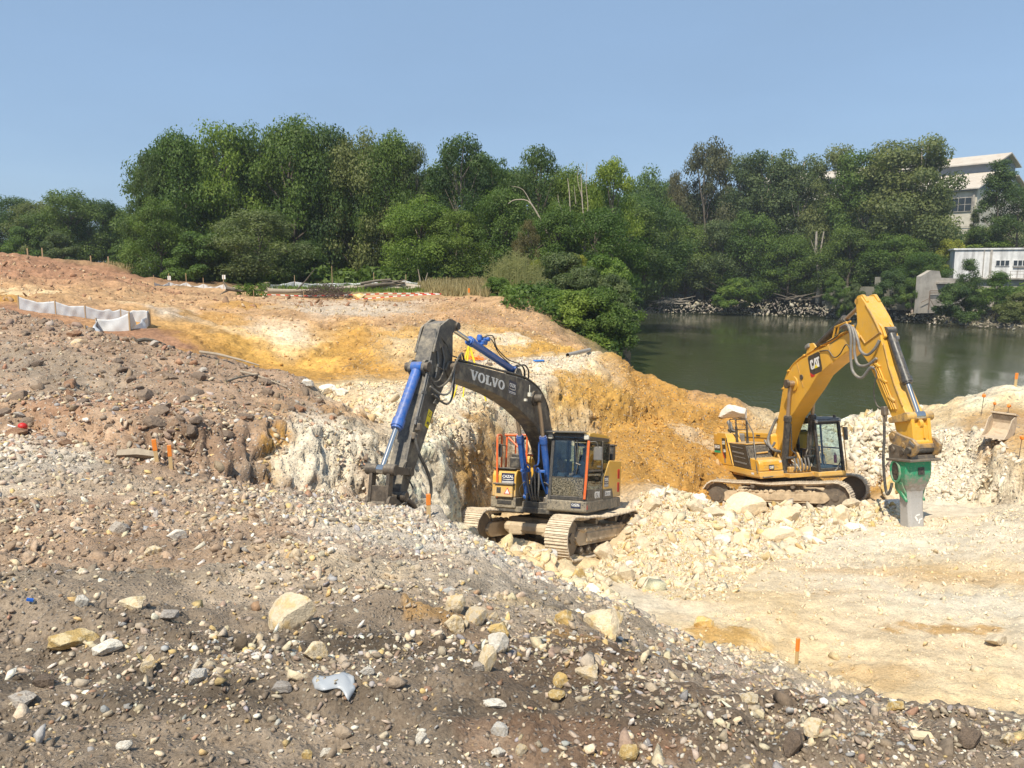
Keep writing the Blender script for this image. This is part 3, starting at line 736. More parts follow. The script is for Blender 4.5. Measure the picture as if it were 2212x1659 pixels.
M_dsteel = paint('dark_link_steel', (.075, .062, .052), .5, .35, (.17, .13, .095), .3, 6.0, bump=.2)
M_shoe = paint('chalky_track_shoe', (.33, .27, .20), .85, 0, (.70, .60, .46), .8, 8.0, bump=.5)
M_under = paint('muddy_undercarriage', (.27, .205, .135), .85, 0, (.56, .44, .29), .7, 3.5, bump=.6)
M_cy = paint('digger_yellow', (.72, .385, .035), .42, 0, (.52, .38, .19), .12, 2.5, low=(.9, 1.6))
M_cyw = paint('worn_digger_yellow', (.62, .34, .06), .55, 0, (.20, .15, .10), .32, 5.0)
M_cb = paint('black_panel', (.022, .020, .019), .5, 0, (.2, .15, .1), .08, 4.0)
M_ccyl = paint('black_cylinder', (.026, .028, .033), .38, 0, (.16, .14, .11), .2, 4.0, coat=.2)
M_green = paint('green_breaker_paint', (.02, .26, .125), .5, 0, (.36, .30, .24), .30, 4.0)
M_white = paint('white_lettering', (.78, .77, .74), .5)
M_lred = paint('red_mark', (.55, .02, .015), .5)
M_yel = paint('yellow_mark', (.80, .62, .02), .5)
M_navy = paint('navy_sticker', (.022, .03, .075), .45)
M_lgr = paint('green_mark', (.02, .40, .18), .5)
M_lamp = paint('lamp_lens', (.62, .60, .52), .2)
M_seat = paint('cab_interior', (.075, .085, .10), .8)
def glass(name, tint, rough=.02, dirt=0.0):
    m, nt, b = nodes_of(name)
    out = nt.nodes['Material Output']
    tr = N(nt, 'ShaderNodeBsdfTransparent'); tr.inputs[0].default_value = (*tint, 1)
    gl = N(nt, 'ShaderNodeBsdfGlossy'); gl.inputs['Roughness'].default_value = rough; gl.inputs[0].default_value = (.9, .95, 1, 1)
    fr = N(nt, 'ShaderNodeLayerWeight'); fr.inputs[0].default_value = .5
    mx = N(nt, 'ShaderNodeMixShader'); nt.links.new(mth(nt, 'ADD', mth(nt, 'MULTIPLY', mth(nt, 'POWER', fr.outputs[1], 4.0), .6), .055), mx.inputs[0]); nt.links.new(tr.outputs[0], mx.inputs[1]); nt.links.new(gl.outputs[0], mx.inputs[2])
    last = mx.outputs[0]
    if dirt > 0:
        tc = N(nt, 'ShaderNodeTexCoord'); n1 = N(nt, 'ShaderNodeTexNoise', Scale=34.0, Detail=6.0, Roughness=.7); nt.links.new(tc.outputs['Object'], n1.inputs['Vector'])
        f = ramp(nt, n1.outputs[0], [(.50 - dirt * .2, (0, 0, 0)), (.74 - dirt * .12, (1, 1, 1))]).outputs[0]
        b.inputs['Base Color'].default_value = (.33, .29, .21, 1); b.inputs['Roughness'].default_value = .95
        m2 = N(nt, 'ShaderNodeMixShader'); nt.links.new(mth(nt, 'MULTIPLY', f, min(1, .25 + dirt)), m2.inputs[0]); nt.links.new(last, m2.inputs[1]); nt.links.new(b.outputs[0], m2.inputs[2]); last = m2.outputs[0]
    nt.links.new(last, out.inputs[0])
    return m
M_glass = glass('cab_glass', (.74, .83, .86))
M_glassd = glass('muddy_cab_glass', (.32, .34, .30), dirt=.55)
M_glasst = glass('tinted_side_glass', (.50, .54, .46), dirt=.06)

def text_mesh(txt, size, mat, name, parent, origin, xdir, ndir, bold=0.0, align='CENTER', squeeze=1.0, depth=.004, shear=0.0):
    """flat lettering standing on a surface: origin, reading direction xdir, surface normal ndir"""
    cu = bpy.data.curves.new('lettering', 'FONT'); cu.body = txt; cu.size = size; cu.align_x = align; cu.align_y = 'CENTER'; cu.offset = bold; cu.extrude = depth / 2; cu.resolution_u = 3; cu.shear = shear
    t = bpy.data.objects.new('lettering', cu); COL.objects.link(t)
    dg = bpy.context.evaluated_depsgraph_get()
    me = bpy.data.meshes.new_from_object(t.evaluated_get(dg))
    bpy.data.objects.remove(t); bpy.data.curves.remove(cu)
    X = Vector(xdir).normalized(); Z = Vector(ndir).normalized(); Y = Z.cross(X).normalized(); X = Y.cross(Z)
    for v in me.vertices: v.co = Vector(origin) + X * (v.co.x * squeeze) + Y * v.co.y + Z * (v.co.z + depth / 2)
    me.materials.clear(); me.materials.append(mat); me.name = name
    o = bpy.data.objects.new(name, me)
    return link(o, parent)

def decal(polys, mat, name, parent, origin, xdir, ndir, depth=.004):
    """flat shapes (lists of 2D points) with a little thickness, on a surface"""
    X = Vector(xdir).normalized(); Z = Vector(ndir).normalized(); Y = Z.cross(X).normalized(); X = Y.cross(Z)
    mb = MB()
    for p in polys:
        area = sum(p[i][0] * p[(i + 1) % len(p)][1] - p[(i + 1) % len(p)][0] * p[i][1] for i in range(len(p)))
        if area < 0: p = p[::-1]
        n = len(p)
        vs = [Vector(origin) + X * a + Y * b_ for a, b_ in p] + [Vector(origin) + X * a + Y * b_ + Z * depth for a, b_ in p]
        mb.add(vs, [tuple(range(n, 2 * n))] + [(i, (i + 1) % n, n + (i + 1) % n, n + i) for i in range(n)])
    return mb.build(name, mat, parent)

def rect(x0, y0, x1, y1): return [(x0, y0), (x1, y0), (x1, y1), (x0, y1)]

def serif_word(h):
    """slab serif capitals V O L V O, height h, as closed polygons; O rings are built from quads"""
    polys = []; x = 0
    def V_(x):
        w = h * .86; s = h * .10; t = h * .24
        polys.append([(x, h), (x, h - s), (x + .07 * h, h - s), (x + w / 2 - .10 * h, 0), (x + w / 2 + .10 * h, 0), (x + w / 2 + .02 * h, .34 * h), (x + .30 * h, h - s), (x + .38 * h, h - s), (x + .38 * h, h)])
        polys.append([(x + w / 2 + .10 * h, 0), (x + w - .07 * h, h - s), (x + w, h - s), (x + w, h), (x + .56 * h, h), (x + .56 * h, h - s), (x + .64 * h, h - s), (x + w / 2 + .02 * h, .34 * h)])
        return x + w
    def O_(x):
        w = h * .84; n = 28; cx = x + w / 2; cy = h / 2
        for i in range(n):
            a, b = 2 * math.pi * i / n, 2 * math.pi * (i + 1) / n
            o = lambda t, rx, ry: (cx + rx * math.cos(t), cy + ry * math.sin(t))
            polys.append([o(a, w / 2, h * .53), o(b, w / 2, h * .53), o(b, w * .24, h * .38), o(a, w * .24, h * .38)])
        return x + w
    def L_(x):
        s = h * .12
        polys.append(rect(x, h - s, x + .42 * h, h)); polys.append(rect(x + .08 * h, s, x + .32 * h, h - s)); polys.append(rect(x, 0, x + .68 * h, s)); polys.append([(x + .55 * h, s), (x + .68 * h, s), (x + .68 * h, .38 * h), (x + .60 * h, .38 * h)])
        return x + .68 * h
    g = .06 * h
    x = V_(x) + g * .4; x = O_(x) + g * 1.4; x = L_(x) + g * .3; x = V_(x) + g * .4; x = O_(x)
    return polys, x

def cat_logo(parent, o, xd, nd, s, plate=True):
    """the maker's plate: black panel with red corner, white letters, yellow triangle under the A; s = plate width"""
    if plate:
        pl = decal([[(-.5 * s, -.30 * s), (-.27 * s, -.47 * s), (.42 * s, -.47 * s), (.5 * s, -.36 * s), (.5 * s, .36 * s), (.42 * s, .44 * s), (-.42 * s, .44 * s), (-.5 * s, .36 * s)]], M_cb, 'maker_plate', parent, o, xd, nd, .004)
        decal([[(-.5 * s, -.30 * s), (-.5 * s, -.47 * s), (-.44 * s, -.55 * s), (-.20 * s, -.55 * s), (-.14 * s, -.47 * s), (-.27 * s, -.47 * s)]], M_lred, 'plate_corner', pl, o, xd, nd, .005)
        par = pl
    else: par = parent
    h = .44 * s; w = .22 * s; t = .085 * s; y0 = -.22 * s
    C = [[(-.36 * s, y0 + .06 * s), (-.30 * s, y0), (-.15 * s, y0), (-.13 * s, y0 + .03 * s), (-.13 * s, y0 + .15 * s), (-.22 * s, y0 + .15 * s), (-.22 * s, y0 + .08 * s), (-.27 * s, y0 + .08 * s), (-.27 * s, y0 + h - .08 * s), (-.22 * s, y0 + h - .08 * s), (-.22 * s, y0 + h - .15 * s), (-.13 * s, y0 + h - .15 * s), (-.13 * s, y0 + h - .03 * s), (-.16 * s, y0 + h), (-.31 * s, y0 + h), (-.36 * s, y0 + h - .06 * s)]]
    A = [[(-.12 * s, y0), (-.03 * s, y0), (.0 * s, y0 + .13 * s), (.06 * s, y0 + h - .08 * s), (.06 * s, y0 + h), (.0 * s, y0 + h)], [(.06 * s, y0 + h - .08 * s), (.12 * s, y0 + .13 * s), (.15 * s, y0), (.24 * s, y0), (.12 * s, y0 + h), (.06 * s, y0 + h)]]
    T = [rect(.15 * s, y0 + h - .09 * s, .40 * s, y0 + h), rect(.235 * s, y0, .325 * s, y0 + h - .09 * s)]
    o2 = Vector(o) + Vector(nd).normalized() * (.004 if plate else 0)
    decal(C + A + T, M_white, 'lettering', par, o2, xd, nd, .004)
    decal([[(-.10 * s, y0 - .005 * s), (.22 * s, y0 - .005 * s), (.06 * s, y0 + .17 * s)]], M_yel, 'triangle_mark', par, o2 + Vector(nd).normalized() * .002, xd, nd, .004)

def cazal(parent, o, xd, nd, w, small=True):
    h = w * .72 if small else w * .5
    pl = decal([rect(-w / 2, -h / 2, w / 2, h / 2)], M_navy, 'firm_sticker', parent, o, xd, nd, .004)
    o2 = Vector(o) + Vector(nd).normalized() * .004
    X = Vector(xd).normalized(); Y = Vector(nd).normalized().cross(X)
    text_mesh('CAZAL', w * .27, M_white, 'lettering', pl, o2 + Y * h * .16, xd, nd, w * .008, depth=.003)
    decal([[(-.42 * w, -.06 * h), (-.2 * w, -.1 * h), (.3 * w, -.08 * h), (.42 * w, .02 * h), (.38 * w, -.14 * h), (.0, -.19 * h), (-.40 * w, -.13 * h)]], M_lamp, 'swoosh', pl, o2, xd, nd, .003)
    if small: decal([rect(-.45 * w, -.36 * h, .45 * w, -.30 * h), rect(-.45 * w, -.45 * h, .45 * w, -.41 * h)], M_white, 'small_print', pl, o2, xd, nd, .003)

def ring_path(L, r, sag, n):
    """closed track line (x, z) with n equal steps; L = distance between the end wheels, r = radius; sag raises none, lowers the middle of the top run"""
    pts = []
    m = 60
    for i in range(m + 1): t = i / m; pts.append((-L / 2 + L * t, 2 * r - sag * (math.sin(math.pi * t) ** 2) - .02 * math.sin(math.pi * 3 * t) ** 2))
    for i in range(1, 24): a = math.pi / 2 - math.pi * i / 24; pts.append((L / 2 + r * math.cos(a), r + r * math.sin(a)))
    for i in range(m + 1): t = i / m; pts.append((L / 2 - L * t, 0))
    for i in range(1, 24): a = -math.pi / 2 - math.pi * i / 24; pts.append((-L / 2 + r * math.cos(a), r + r * math.sin(a)))
    P = np.array(pts + [pts[0]]); s = np.r_[0, np.cumsum(np.hypot(*np.diff(P, axis=0).T))]
    q = np.linspace(0, s[-1], n, endpoint=False)
    x = np.interp(q, s, P[:, 0]); z = np.interp(q, s, P[:, 1]); 
    x2 = np.interp((q + .02) % s[-1], s, P[:, 0]); z2 = np.interp((q + .02) % s[-1], s, P[:, 1])
    return [(x[i], z[i], math.atan2(z2[i] - z[i], x2[i] - x[i])) for i in range(n)], s[-1] / n

def make_track(parent, name, rot, y, L, r, w, n, mats, face):
    """one crawler: belt of shoes, side frame, rollers, idler, sprocket; rot = undercarriage yaw in the machine's frame; face=+-1 the outer side"""
    rz = Matrix.Rotation(rot, 4, 'Z')
    tr = bpy.data.objects.new(name, None); link(tr, parent); tr.matrix_local = rz @ Matrix.Translation((0, y, 0)); tr.empty_display_size = .2
    path, pitch = ring_path(L, r, .06, n)
    sh = MB()
    sh.box((0, 0, -.012), (pitch * .96, w, .026))
    for gx in (-.36, -.02, .32): sh.box((pitch * gx, 0, -.036), (.014, w * .985, .03))
    sh.box((0, -.07, .04), (pitch * .9, .03, .07)); sh.box((0, .07, .04), (pitch * .9, .03, .07))
    o0 = None
    for i, (x, z, a) in enumerate(path):
        if o0 is None: o0 = sh.build('shoe', mats[0], tr); o = o0
        else: o = o0.copy(); link(o, tr)
        # path runs clockwise seen from -y, inside is below the top run: flip so grousers point out
        o.matrix_local = Matrix.Translation((x + random.uniform(-.004, .004), random.uniform(-.006, .006), z)) @ Matrix.Rotation(-a, 4, 'Y') @ Matrix.Rotation(math.pi, 4, 'X') @ Matrix.Rotation(random.uniform(-.03, .03), 4, 'Y')
    fr = MB()
    fr.prism(rounded([(-L / 2 + .25, r - .20), (L / 2 - .35, r - .20), (L / 2 - .15, r - .05), (L / 2 - .3, r + .16), (-L / 2 + .35, r + .16), (-L / 2 + .2, r + .02)], .06, 3), -w * .32, w * .32)
    fr.box((0, face * w * .34, r - .02), (L * .60, .03, .22), bev=.01)
    for bx in (-L * .22, L * .05, L * .2): fr.box((bx, face * w * .37, r - .10), (.28, .03, .05))
    fr.build('side_frame', mats[1], tr, bevel=.015)
    md = MB()
    for i in range(26):
        mx = random.uniform(-L / 2 + .4, L / 2 - .4); md.add(*rock_shape(random.uniform(.05, .13), (mx, face * random.uniform(.1, .3) * w, r + .17), flat=.6, seed=i))
    md.build('caked_mud', mats[1], tr, smooth=True)
    for i in range(7):
        bx = -L / 2 + .5 + (L - 1.0) * i / 6
        MB().cyl((bx, -w * .30, .16), (bx, w * .30, .16), .105, 14).cyl((bx, face * w * .30, .16), (bx, face * w * .36, .16), .06, 10).build('roller', mats[2], tr, smooth=True)
    for bx in (-L * .17, L * .17): MB().cyl((bx, -w * .12, 2 * r - .15), (bx, w * .42 * face, 2 * r - .15), .07, 12).build('top_roller', mats[2], tr, smooth=True)
    wh = MB().cyl((L / 2, -w * .20, r), (L / 2, w * .20, r), r - .055, 28).cyl((L / 2, face * w * .20, r), (L / 2, face * w * .24, r), r * .62, 24).cyl((L / 2, face * w * .2, r), (L / 2, face * w * .30, r), r * .25, 16)
    wh.build('idler', mats[2], tr, smooth=True)
    sp = MB().cyl((-L / 2, -w * .12, r), (-L / 2, w * .12, r), r - .07, 24).cyl((-L / 2, face * w * .05, r), (-L / 2, face * w * .36, r), r * .60, 24).cyl((-L / 2, face * w * .05, r), (-L / 2, face * w * .40, r), r * .42, 20)
    for i in range(21):
        a = 2 * math.pi * i / 21; sp.box((-L / 2 + (r - .06) * math.cos(a), 0, r + (r - .06) * math.sin(a)), (.07, .06, .06), (0, -a, 0))
    sp.build('sprocket', mats[2], tr, smooth=True)
    return tr

def rock_shape(s, c=(0, 0, 0), flat=.7, seed=0, sub=1, ang=1.0):
    """an angular stone: returns vertices and faces"""
    rnd = random.Random(seed * 131 + 7)
    bm = bmesh.new(); bmesh.ops.create_icosphere(bm, subdivisions=sub, radius=1)
    ax = [Vector((rnd.gauss(0, 1), rnd.gauss(0, 1), rnd.gauss(0, 1))).normalized() for _ in range(7)]
    lv = [rnd.uniform(.55, .95) for _ in range(7)]
    sx, sy = rnd.uniform(.8, 1.25), rnd.uniform(.7, 1.1)
    vs = []
    for v in bm.verts:
        p = v.co.copy()
        for a, l in zip(ax, lv):
            d = p.dot(a)
            if d > l: p -= a * (d - l) * ang
        p *= rnd.uniform(.93, 1.07)
        vs.append((c[0] + p.x * s * sx, c[1] + p.y * s * sy, c[2] + p.z * s * flat))
    fs = [tuple(v.index for v in f.verts) for f in bm.faces]
    bm.free()
    return vs, fs

def cylinder_ram(parent, name, a, b, frac, r, rr, m_bar, m_rod, y, eye=None, heads=True):
    """hydraulic ram in the plane y from a (barrel eye) to b (rod eye); frac = share taken by the barrel"""
    A, Bp = Vector((a[0], y, a[1])), Vector((b[0], y, b[1]))
    D = (Bp - A); Mid = A + D * frac; u = D.normalized()
    mb = MB().cyl(A + u * .10, Mid, r, 20)
    if heads: mb.cyl(Mid - u * .10, Mid + u * .05, r * 1.2, 20).cyl(Mid + u * .05, Mid + u * .09, r * 1.0, 18)
    mb.cyl(A + Vector((0, -r * 1.15, 0)), A + Vector((0, r * 1.15, 0)), r * 1.05, 18)
    bar = mb.build(name, m_bar, parent, smooth=True)
    rod = MB().cyl(Mid, Bp - u * .06, rr, 16).cyl(Bp + Vector((0, -r * 1.1, 0)), Bp + Vector((0, r * 1.1, 0)), rr * 1.75, 16).build('rod', m_rod, bar, smooth=True)
    return bar

def hose(parent, pts, r, mat, name='hose', n=7, sp=5):
    return MB().tube(spline(pts, sp), r, n).build(name, mat, parent, smooth=True)

def frame_matrix(o, h, l, n):
    return Matrix(((h[0], l[0], n[0], o[0]), (h[1], l[1], n[1], o[1]), (h[2], l[2], n[2], o[2]), (0, 0, 0, 1)))

# ------------------------------------------------------------------ excavator with grey boom and blue rams
VX = empty('excavator', mat=frame_matrix((1.103, 20.067, -7.194), (-.3898, -.8942, .2199), (.9201, -.3883, .0522), (.0388, .2227, .9741)),
           label='dark grey boomed excavator with blue hydraulic rams and yellow cab roof on pale rubble', cat='excavator')
UR = math.radians(-7.2)
TM = (M_shoe, M_under, M_steel)
# crawler undercarriage
for s in (1, -1): make_track(VX, 'track', UR, s * 1.24, 3.66, .49, .60, 49, TM, s)
cb = MB()
R3 = Matrix.Rotation(UR, 3, 'Z')
cb.box((0, 0, .62), (1.5, 1.9, .34), R3, bev=.04).box((0, 0, .56), (2.5, 1.72, .26), R3, bev=.08)
for sx in (1, -1):
    for sy in (1, -1): cb.box(R3 @ Vector((sx * .85, sy * .62, .52)), (.95, .42, .26), R3 @ Matrix.Rotation(-sx * sy * .45, 3, 'Z'), bev=.03)
cb.build('chassis', M_under, VX)
rg = MB().cyl((0, 0, .78), (0, 0, .94), .62, 36).cyl((0, 0, .84), (0, 0, .88), .67, 36)
for i in range(40):
    a = 2 * math.pi * i / 40; rg.box((.66 * math.cos(a), .66 * math.sin(a), .91), (.05, .05, .04), (0, 0, a))
rg.build('slewing_ring', M_steel, VX, smooth=True)
# revolving deck
dk = MB().box((-.05, -.05, 1.02), (2.55, 2.3, .14), bev=.02).box((.75, -.12, 1.16), (.9, .70, .16), bev=.02)
for s in (-1, 1): dk.prism(rounded([(.0, 1.1), (1.15, 1.1), (1.05, 1.42), (.55, 2.02), (.22, 2.05), (-.2, 1.3)], .08), -.12 + s * .27 - .03, -.12 + s * .27 + .03)
dk.build('deck', M_vg, VX, bevel=.01)
# counterweight and engine hood
cw = MB().prism([(-1.15, -1.28), (-.75, -1.30), (-.75, 1.30), (-1.15, 1.28)] + [(-1.15 - .62 * math.sin(math.pi * t / 12), 1.28 * math.cos(math.pi * t / 12)) for t in range(1, 12)], 1.06, 2.28, 'z')
cw.build('counterweight', M_vy, VX, bevel=.05)
MB().box((-.25, -.55, 1.72), (1.15, 1.1, 1.32), bev=.08).box((-.35, -.6, 2.41), (.7, .7, .06), bev=.02).build('engine_hood', M_vy, VX)
MB().box((-.45, -.1, 2.60), (.40, .60, .55), bev=.03).build('rear_screen', M_blk, VX)
MB().cyl((-.5, -.85, 2.4), (-.5, -.85, 2.72), .07, 12).build('exhaust_pipe', M_blk, VX, smooth=True)
# right front tool box with step
bx = MB().prism(rounded([(.30, 1.32), (1.24, 1.32), (1.24, 1.88), (1.14, 2.02), (.30, 2.02)], .05), -1.30, -.64)
bo = bx.build('tool_box', M_vy, VX, bevel=.03)
MB().box((1.27, -.93, 1.475), (.16, .50, .30), bev=.015).build('step_box', M_vy, bo)
MB().box((1.28, -.93, 1.655), (.22, .56, .045), bev=.01).build('step_tread', M_steel, bo)
MB().box((.76, -.97, 2.045), (.94, .62, .035), bev=.01).build('tread_plate', M_blk, bo)
MB().prism(rounded([(.28, 1.03), (1.22, 1.03), (1.26, 1.06), (1.26, 1.315), (.28, 1.315)], .02), -1.31, -.62).build('lower_skirt', M_vskirt, bo, bevel=.02)
MB().box((1.265, -.93, 1.19), (.03, .40, .10), bev=.008).build('step_slot', M_blk, bo)
vl = MB()
for i in range(4): vl.box((.52 + i * .06, -.636, 1.62), (.022, .01, .26))
vl.build('vent_slots', M_blk, bo)
MB().box((1.352, -1.06, 1.49), (.008, .12, .15)).build('vent_slots', M_blk, bo)
decal([[(-.09, -.08), (.09, -.08), (0, .09)]], M_lred, 'warning_sign', bo, (1.351, -.82, 1.48), (0, 1, 0), (1, 0, 0))
decal([[(-.06, -.06), (.06, -.06), (0, .06)]], M_white, 'warning_sign', bo, (1.355, -.82, 1.475), (0, 1, 0), (1, 0, 0), .003)
cazal(bo, (1.245, -.86, 1.80), (0, 1, 0), (1, 0, 0), .36)
# yellow block and pump engine behind the box
MB().box((.55, -.90, 2.20), (.38, .30, .28), bev=.03).box((.55, -.90, 2.38), (.26, .24, .10), bev=.02).build('pump_motor', M_blk, VX)
# orange guard rails
MB().tube(spline([(1.30, -1.12, 1.30), (1.28, -1.16, 2.0), (1.20, -1.22, 2.80), (1.14, -1.22, 2.90), (.98, -1.22, 2.90), (.92, -1.22, 2.80), (.86, -1.22, 2.05)], 4), .026, 8).build('guard_rail', M_org, VX, smooth=True)
gr = MB()
gr.tube([(.62, -1.2, 2.05), (.62, -1.2, 2.92)], .026).tube([(.62, -.62, 2.05), (.62, -.62, 2.92)], .026).tube([(.66, -1.24, 2.92), (.60, -.30, 2.94)], .03).tube([(.62, -1.16, 2.86), (.62, -.64, 2.42)], .024).tube([(.62, -.62, 2.42), (.62, -.28, 2.40)], .022).tube([(.62, -.30, 2.40), (.60, -.30, 2.94)], .022).tube([(.0, -1.2, 2.05), (.0, -1.2, 2.92)], .026).tube([(.62, -1.2, 2.92), (0, -1.2, 2.92)], .026)
gr.build('guard_rail', M_org, VX, smooth=True)
MB().cyl((.58, -.78, 2.96), (.52, -.78, 2.90), .17, 18).tube([(.62, -.9, 2.92), (.58, -.8, 2.93)], .012).build('mirror', M_blk, VX, smooth=True)
MB().box((1.02, -1.2, 2.50), (.03, .10, .34), bev=.012).tube([(1.10, -1.2, 2.64), (.66, -1.2, 2.64)], .012).build('mirror', M_blk, VX)
# ---- cab
CX0, CX1, CY0, CY1 = -.62, 1.42, .32, 1.30
pil = MB()
bar = lambda mb, a, b, w: mb.tube([a, b], w, 6)
def post(mb, a, b, wx, wy):
    a, b = Vector(a), Vector(b)
    mb.add([a + Vector((sx * wx, sy * wy, 0)) for sx, sy in ((-1, -1), (1, -1), (1, 1), (-1, 1))] + [b + Vector((sx * wx, sy * wy, 0)) for sx, sy in ((-1, -1), (1, -1), (1, 1), (-1, 1))],
           [(3, 2, 1, 0), (4, 5, 6, 7), (0, 1, 5, 4), (1, 2, 6, 5), (2, 3, 7, 6), (3, 0, 4, 7)])
for y in (CY0 + .035, CY1 - .035):
    post(pil, (1.42, y, 1.30), (1.24, y, 2.92), .045, .04)
    post(pil, (.08, y, 1.30), (.08, y, 2.92), .035, .03)
    post(pil, (-.58, y, 1.30), (-.52, y, 2.78), .05, .035)
for z, xa in ((1.40, 1.40), (2.86, 1.245)):
    post(pil, (xa - .04, CY0, z - .0), (xa - .04, CY0, z + .08), .04, .02)
    pil.box((xa, (CY0 + CY1) / 2, z), (.07, CY1 - CY0, .10))
pil.box((.38, CY1 - .035, 2.88), (1.75, .07, .09)).box((.38, CY0 + .035, 2.88), (1.75, .07, .09)).box((-.55, (CY0 + CY1) / 2, 2.74), (.08, CY1 - CY0, .10)).box((-.57, (CY0 + CY1) / 2, 1.7), (.06, CY1 - CY0, .8))
pil.box((.40, (CY0 + CY1) / 2, 1.36), (1.95, CY1 - CY0 - .02, .06))
pil.build('cab_frame', M_blk, VX, bevel=.012)
rf = MB().prism(rounded([(1.22, 2.93), (1.20, 3.0), (.9, 3.035), (-.35, 3.0), (-.62, 2.88), (-.64, 2.80), (-.5, 2.82), (-.3, 2.93)], .04, 3), CY0 + .01, CY1 - .01)
rf.build('cab_roof', M_vy, VX, bevel=.04)
MB().box((1.27, .81, 2.945), (.20, .92, .07), bev=.02).box((1.30, .62, 3.03), (.42, 1.15, .015), (0, .1, 0)).build('rain_visor', M_blk, VX)
MB().box((1.31, .80, 2.925), (.02, .80, .085), bev=.005).build('visor_glass', M_glass, VX)
for y in (.30, 1.24): MB().box((1.33, y, 2.90), (.09, .13, .11), bev=.02).build('work_lamp', M_lamp, VX)
def pane(name, pts, m, th=.012):
    p = [Vector(q) for q in pts]; n = (p[1] - p[0]).cross(p[2] - p[0]).normalized() * th
    k = len(p)
    return MB().add(p + [q + n for q in p], [tuple(range(k - 1, -1, -1)), tuple(range(k, 2 * k))] + [(i, (i + 1) % k, k + (i + 1) % k, k + i) for i in range(k)]).build(name, m, VX)
pane('windscreen', [(1.373, CY0 + .08, 1.92), (1.373, CY1 - .08, 1.92), (1.268, CY1 - .08, 2.82), (1.268, CY0 + .08, 2.82)], M_glass)
pane('lower_windscreen', [(1.425, CY0 + .09, 1.46), (1.425, CY1 - .09, 1.46), (1.385, CY1 - .08, 1.885), (1.385, CY0 + .08, 1.885)], M_glassd)
MB().box((1.385, (CY0 + CY1) / 2, 1.90), (.03, CY1 - CY0 - .1, .025)).build('window_bar', M_blk, VX)
pane('side_window', [(1.30, CY1 - .012, 2.10), (.14, CY1 - .012, 2.14), (.14, CY1 - .012, 2.84), (1.22, CY1 - .012, 2.84)], M_glasst)
pane('side_window', [(1.345, CY1 - .012, 1.62), (.14, CY1 - .012, 1.62), (.14, CY1 - .012, 2.08), (1.305, CY1 - .012, 2.04)], M_glasst)
pane('side_window', [(.03, CY1 - .012, 1.7), (-.50, CY1 - .012, 1.7), (-.47, CY1 - .012, 2.72), (-.35, CY1 - .012, 2.84), (.03, CY1 - .012, 2.84)], M_glasst)
pane('rear_window', [(-.555, CY1 - .08, 2.12), (-.555, CY0 + .08, 2.12), (-.53, CY0 + .08, 2.68), (-.53, CY1 - .08, 2.68)], M_glass)
pane('side_window', [(1.28, CY0 + .012, 2.84), (1.36, CY0 + .012, 1.62), (-.5, CY0 + .012, 1.62), (-.48, CY0 + .012, 2.7)], M_glass)
dr = MB().box((.74, CY1 + .012, 1.47), (1.30, .02, .30), bev=.006).box((.74, CY1 + .006, 2.09), (1.18, .02, .05)).box((.125, CY1 + .006, 2.2), (.05, .02, 1.3))
dro = dr.build('door', M_vg, VX)
MB().box((1.20, CY1 + .027, 1.47), (.09, .012, .10)).box((1.02, CY1 + .027, 1.47), (.07, .012, .09), bev=.02).build('handle', M_blk, dro)
text_mesh('0790', .235, M_white, 'lettering', dro, (.56, CY1 + .0235, 1.465), (-1, 0, 0), (0, 1, 0), .006, squeeze=.92)
sk = MB().prism([(-1.35, 1.08), (1.43, 1.06), (1.47, 1.10), (1.47, 1.345), (-1.35, 1.345)], CY0 - .02, CY1 + .03)
sko = sk.build('cab_skirt', M_vskirt, VX, bevel=.03)
cazal(sko, (1.476, 1.06, 1.23), (0, 1, 0), (1, 0, 0), .25, False)
decal([[(-.05, -.05), (.05, -.05), (0, .06)]], M_lred, 'warning_sign', sko, (1.40, CY1 + .031, 1.20), (-1, 0, 0), (0, 1, 0))
pn = MB().prism(rounded([(.03, 1.36), (-1.70, 1.36), (-1.70, 2.33), (-.50, 2.34), (.0, 1.90)], .05), CY1 - .05, CY1 + .02)
pno = pn.build('side_panel', M_vy, VX, bevel=.02)
MB().prism(rounded([(.06, 1.35), (-.92, 1.35), (-.78, 1.60), (.06, 1.60)], .01), CY1 + .021, CY1 + .030).build('model_panel', M_vg, pno)
text_mesh('ECR235E', .165, M_white, 'lettering', pno, (-.36, CY1 + .032, 1.475), (-1, 0, 0), (0, 1, 0), .005, squeeze=.86)
cazal(pno, (-.24, CY1 + .022, 1.80), (-1, 0, 0), (0, 1, 0), .40)
vs_ = MB()
for zz in (1.62, 1.98):
    for i in range(5): vs_.box((-1.34 - i * .045, CY1 + .022, zz), (.016, .01, .26))
vs_.build('vent_slots', M_lred, pno)
MB().prism([(-1.68, 1.08), (-1.34, 1.08), (-1.34, 1.34), (-1.68, 1.34)], CY1 - .2, CY1 + .028).build('corner_skirt', M_vg, pno, bevel=.04)
MB().box((-1.12, 1.12, 2.55), (.28, .30, .40), bev=.03).box((-1.12, 1.12, 2.76), (.34, .36, .04), bev=.01).build('air_cleaner', M_blk, VX)
MB().tube([(1.49, CY1 - .02, 1.40), (1.46, CY1 - .0, 1.9), (1.33, CY1 - .0, 2.82)], .032, 8).build('grab_rail', M_org, VX, smooth=True)
MB().tube(spline([(1.28, CY1 + .02, 2.80), (1.22, CY1 + .16, 2.80), (1.12, CY1 + .18, 2.66)], 4), .010, 6).box((1.10, CY1 + .17, 2.52), (.05, .22, .34), bev=.02).build('mirror', M_hgrey, VX)
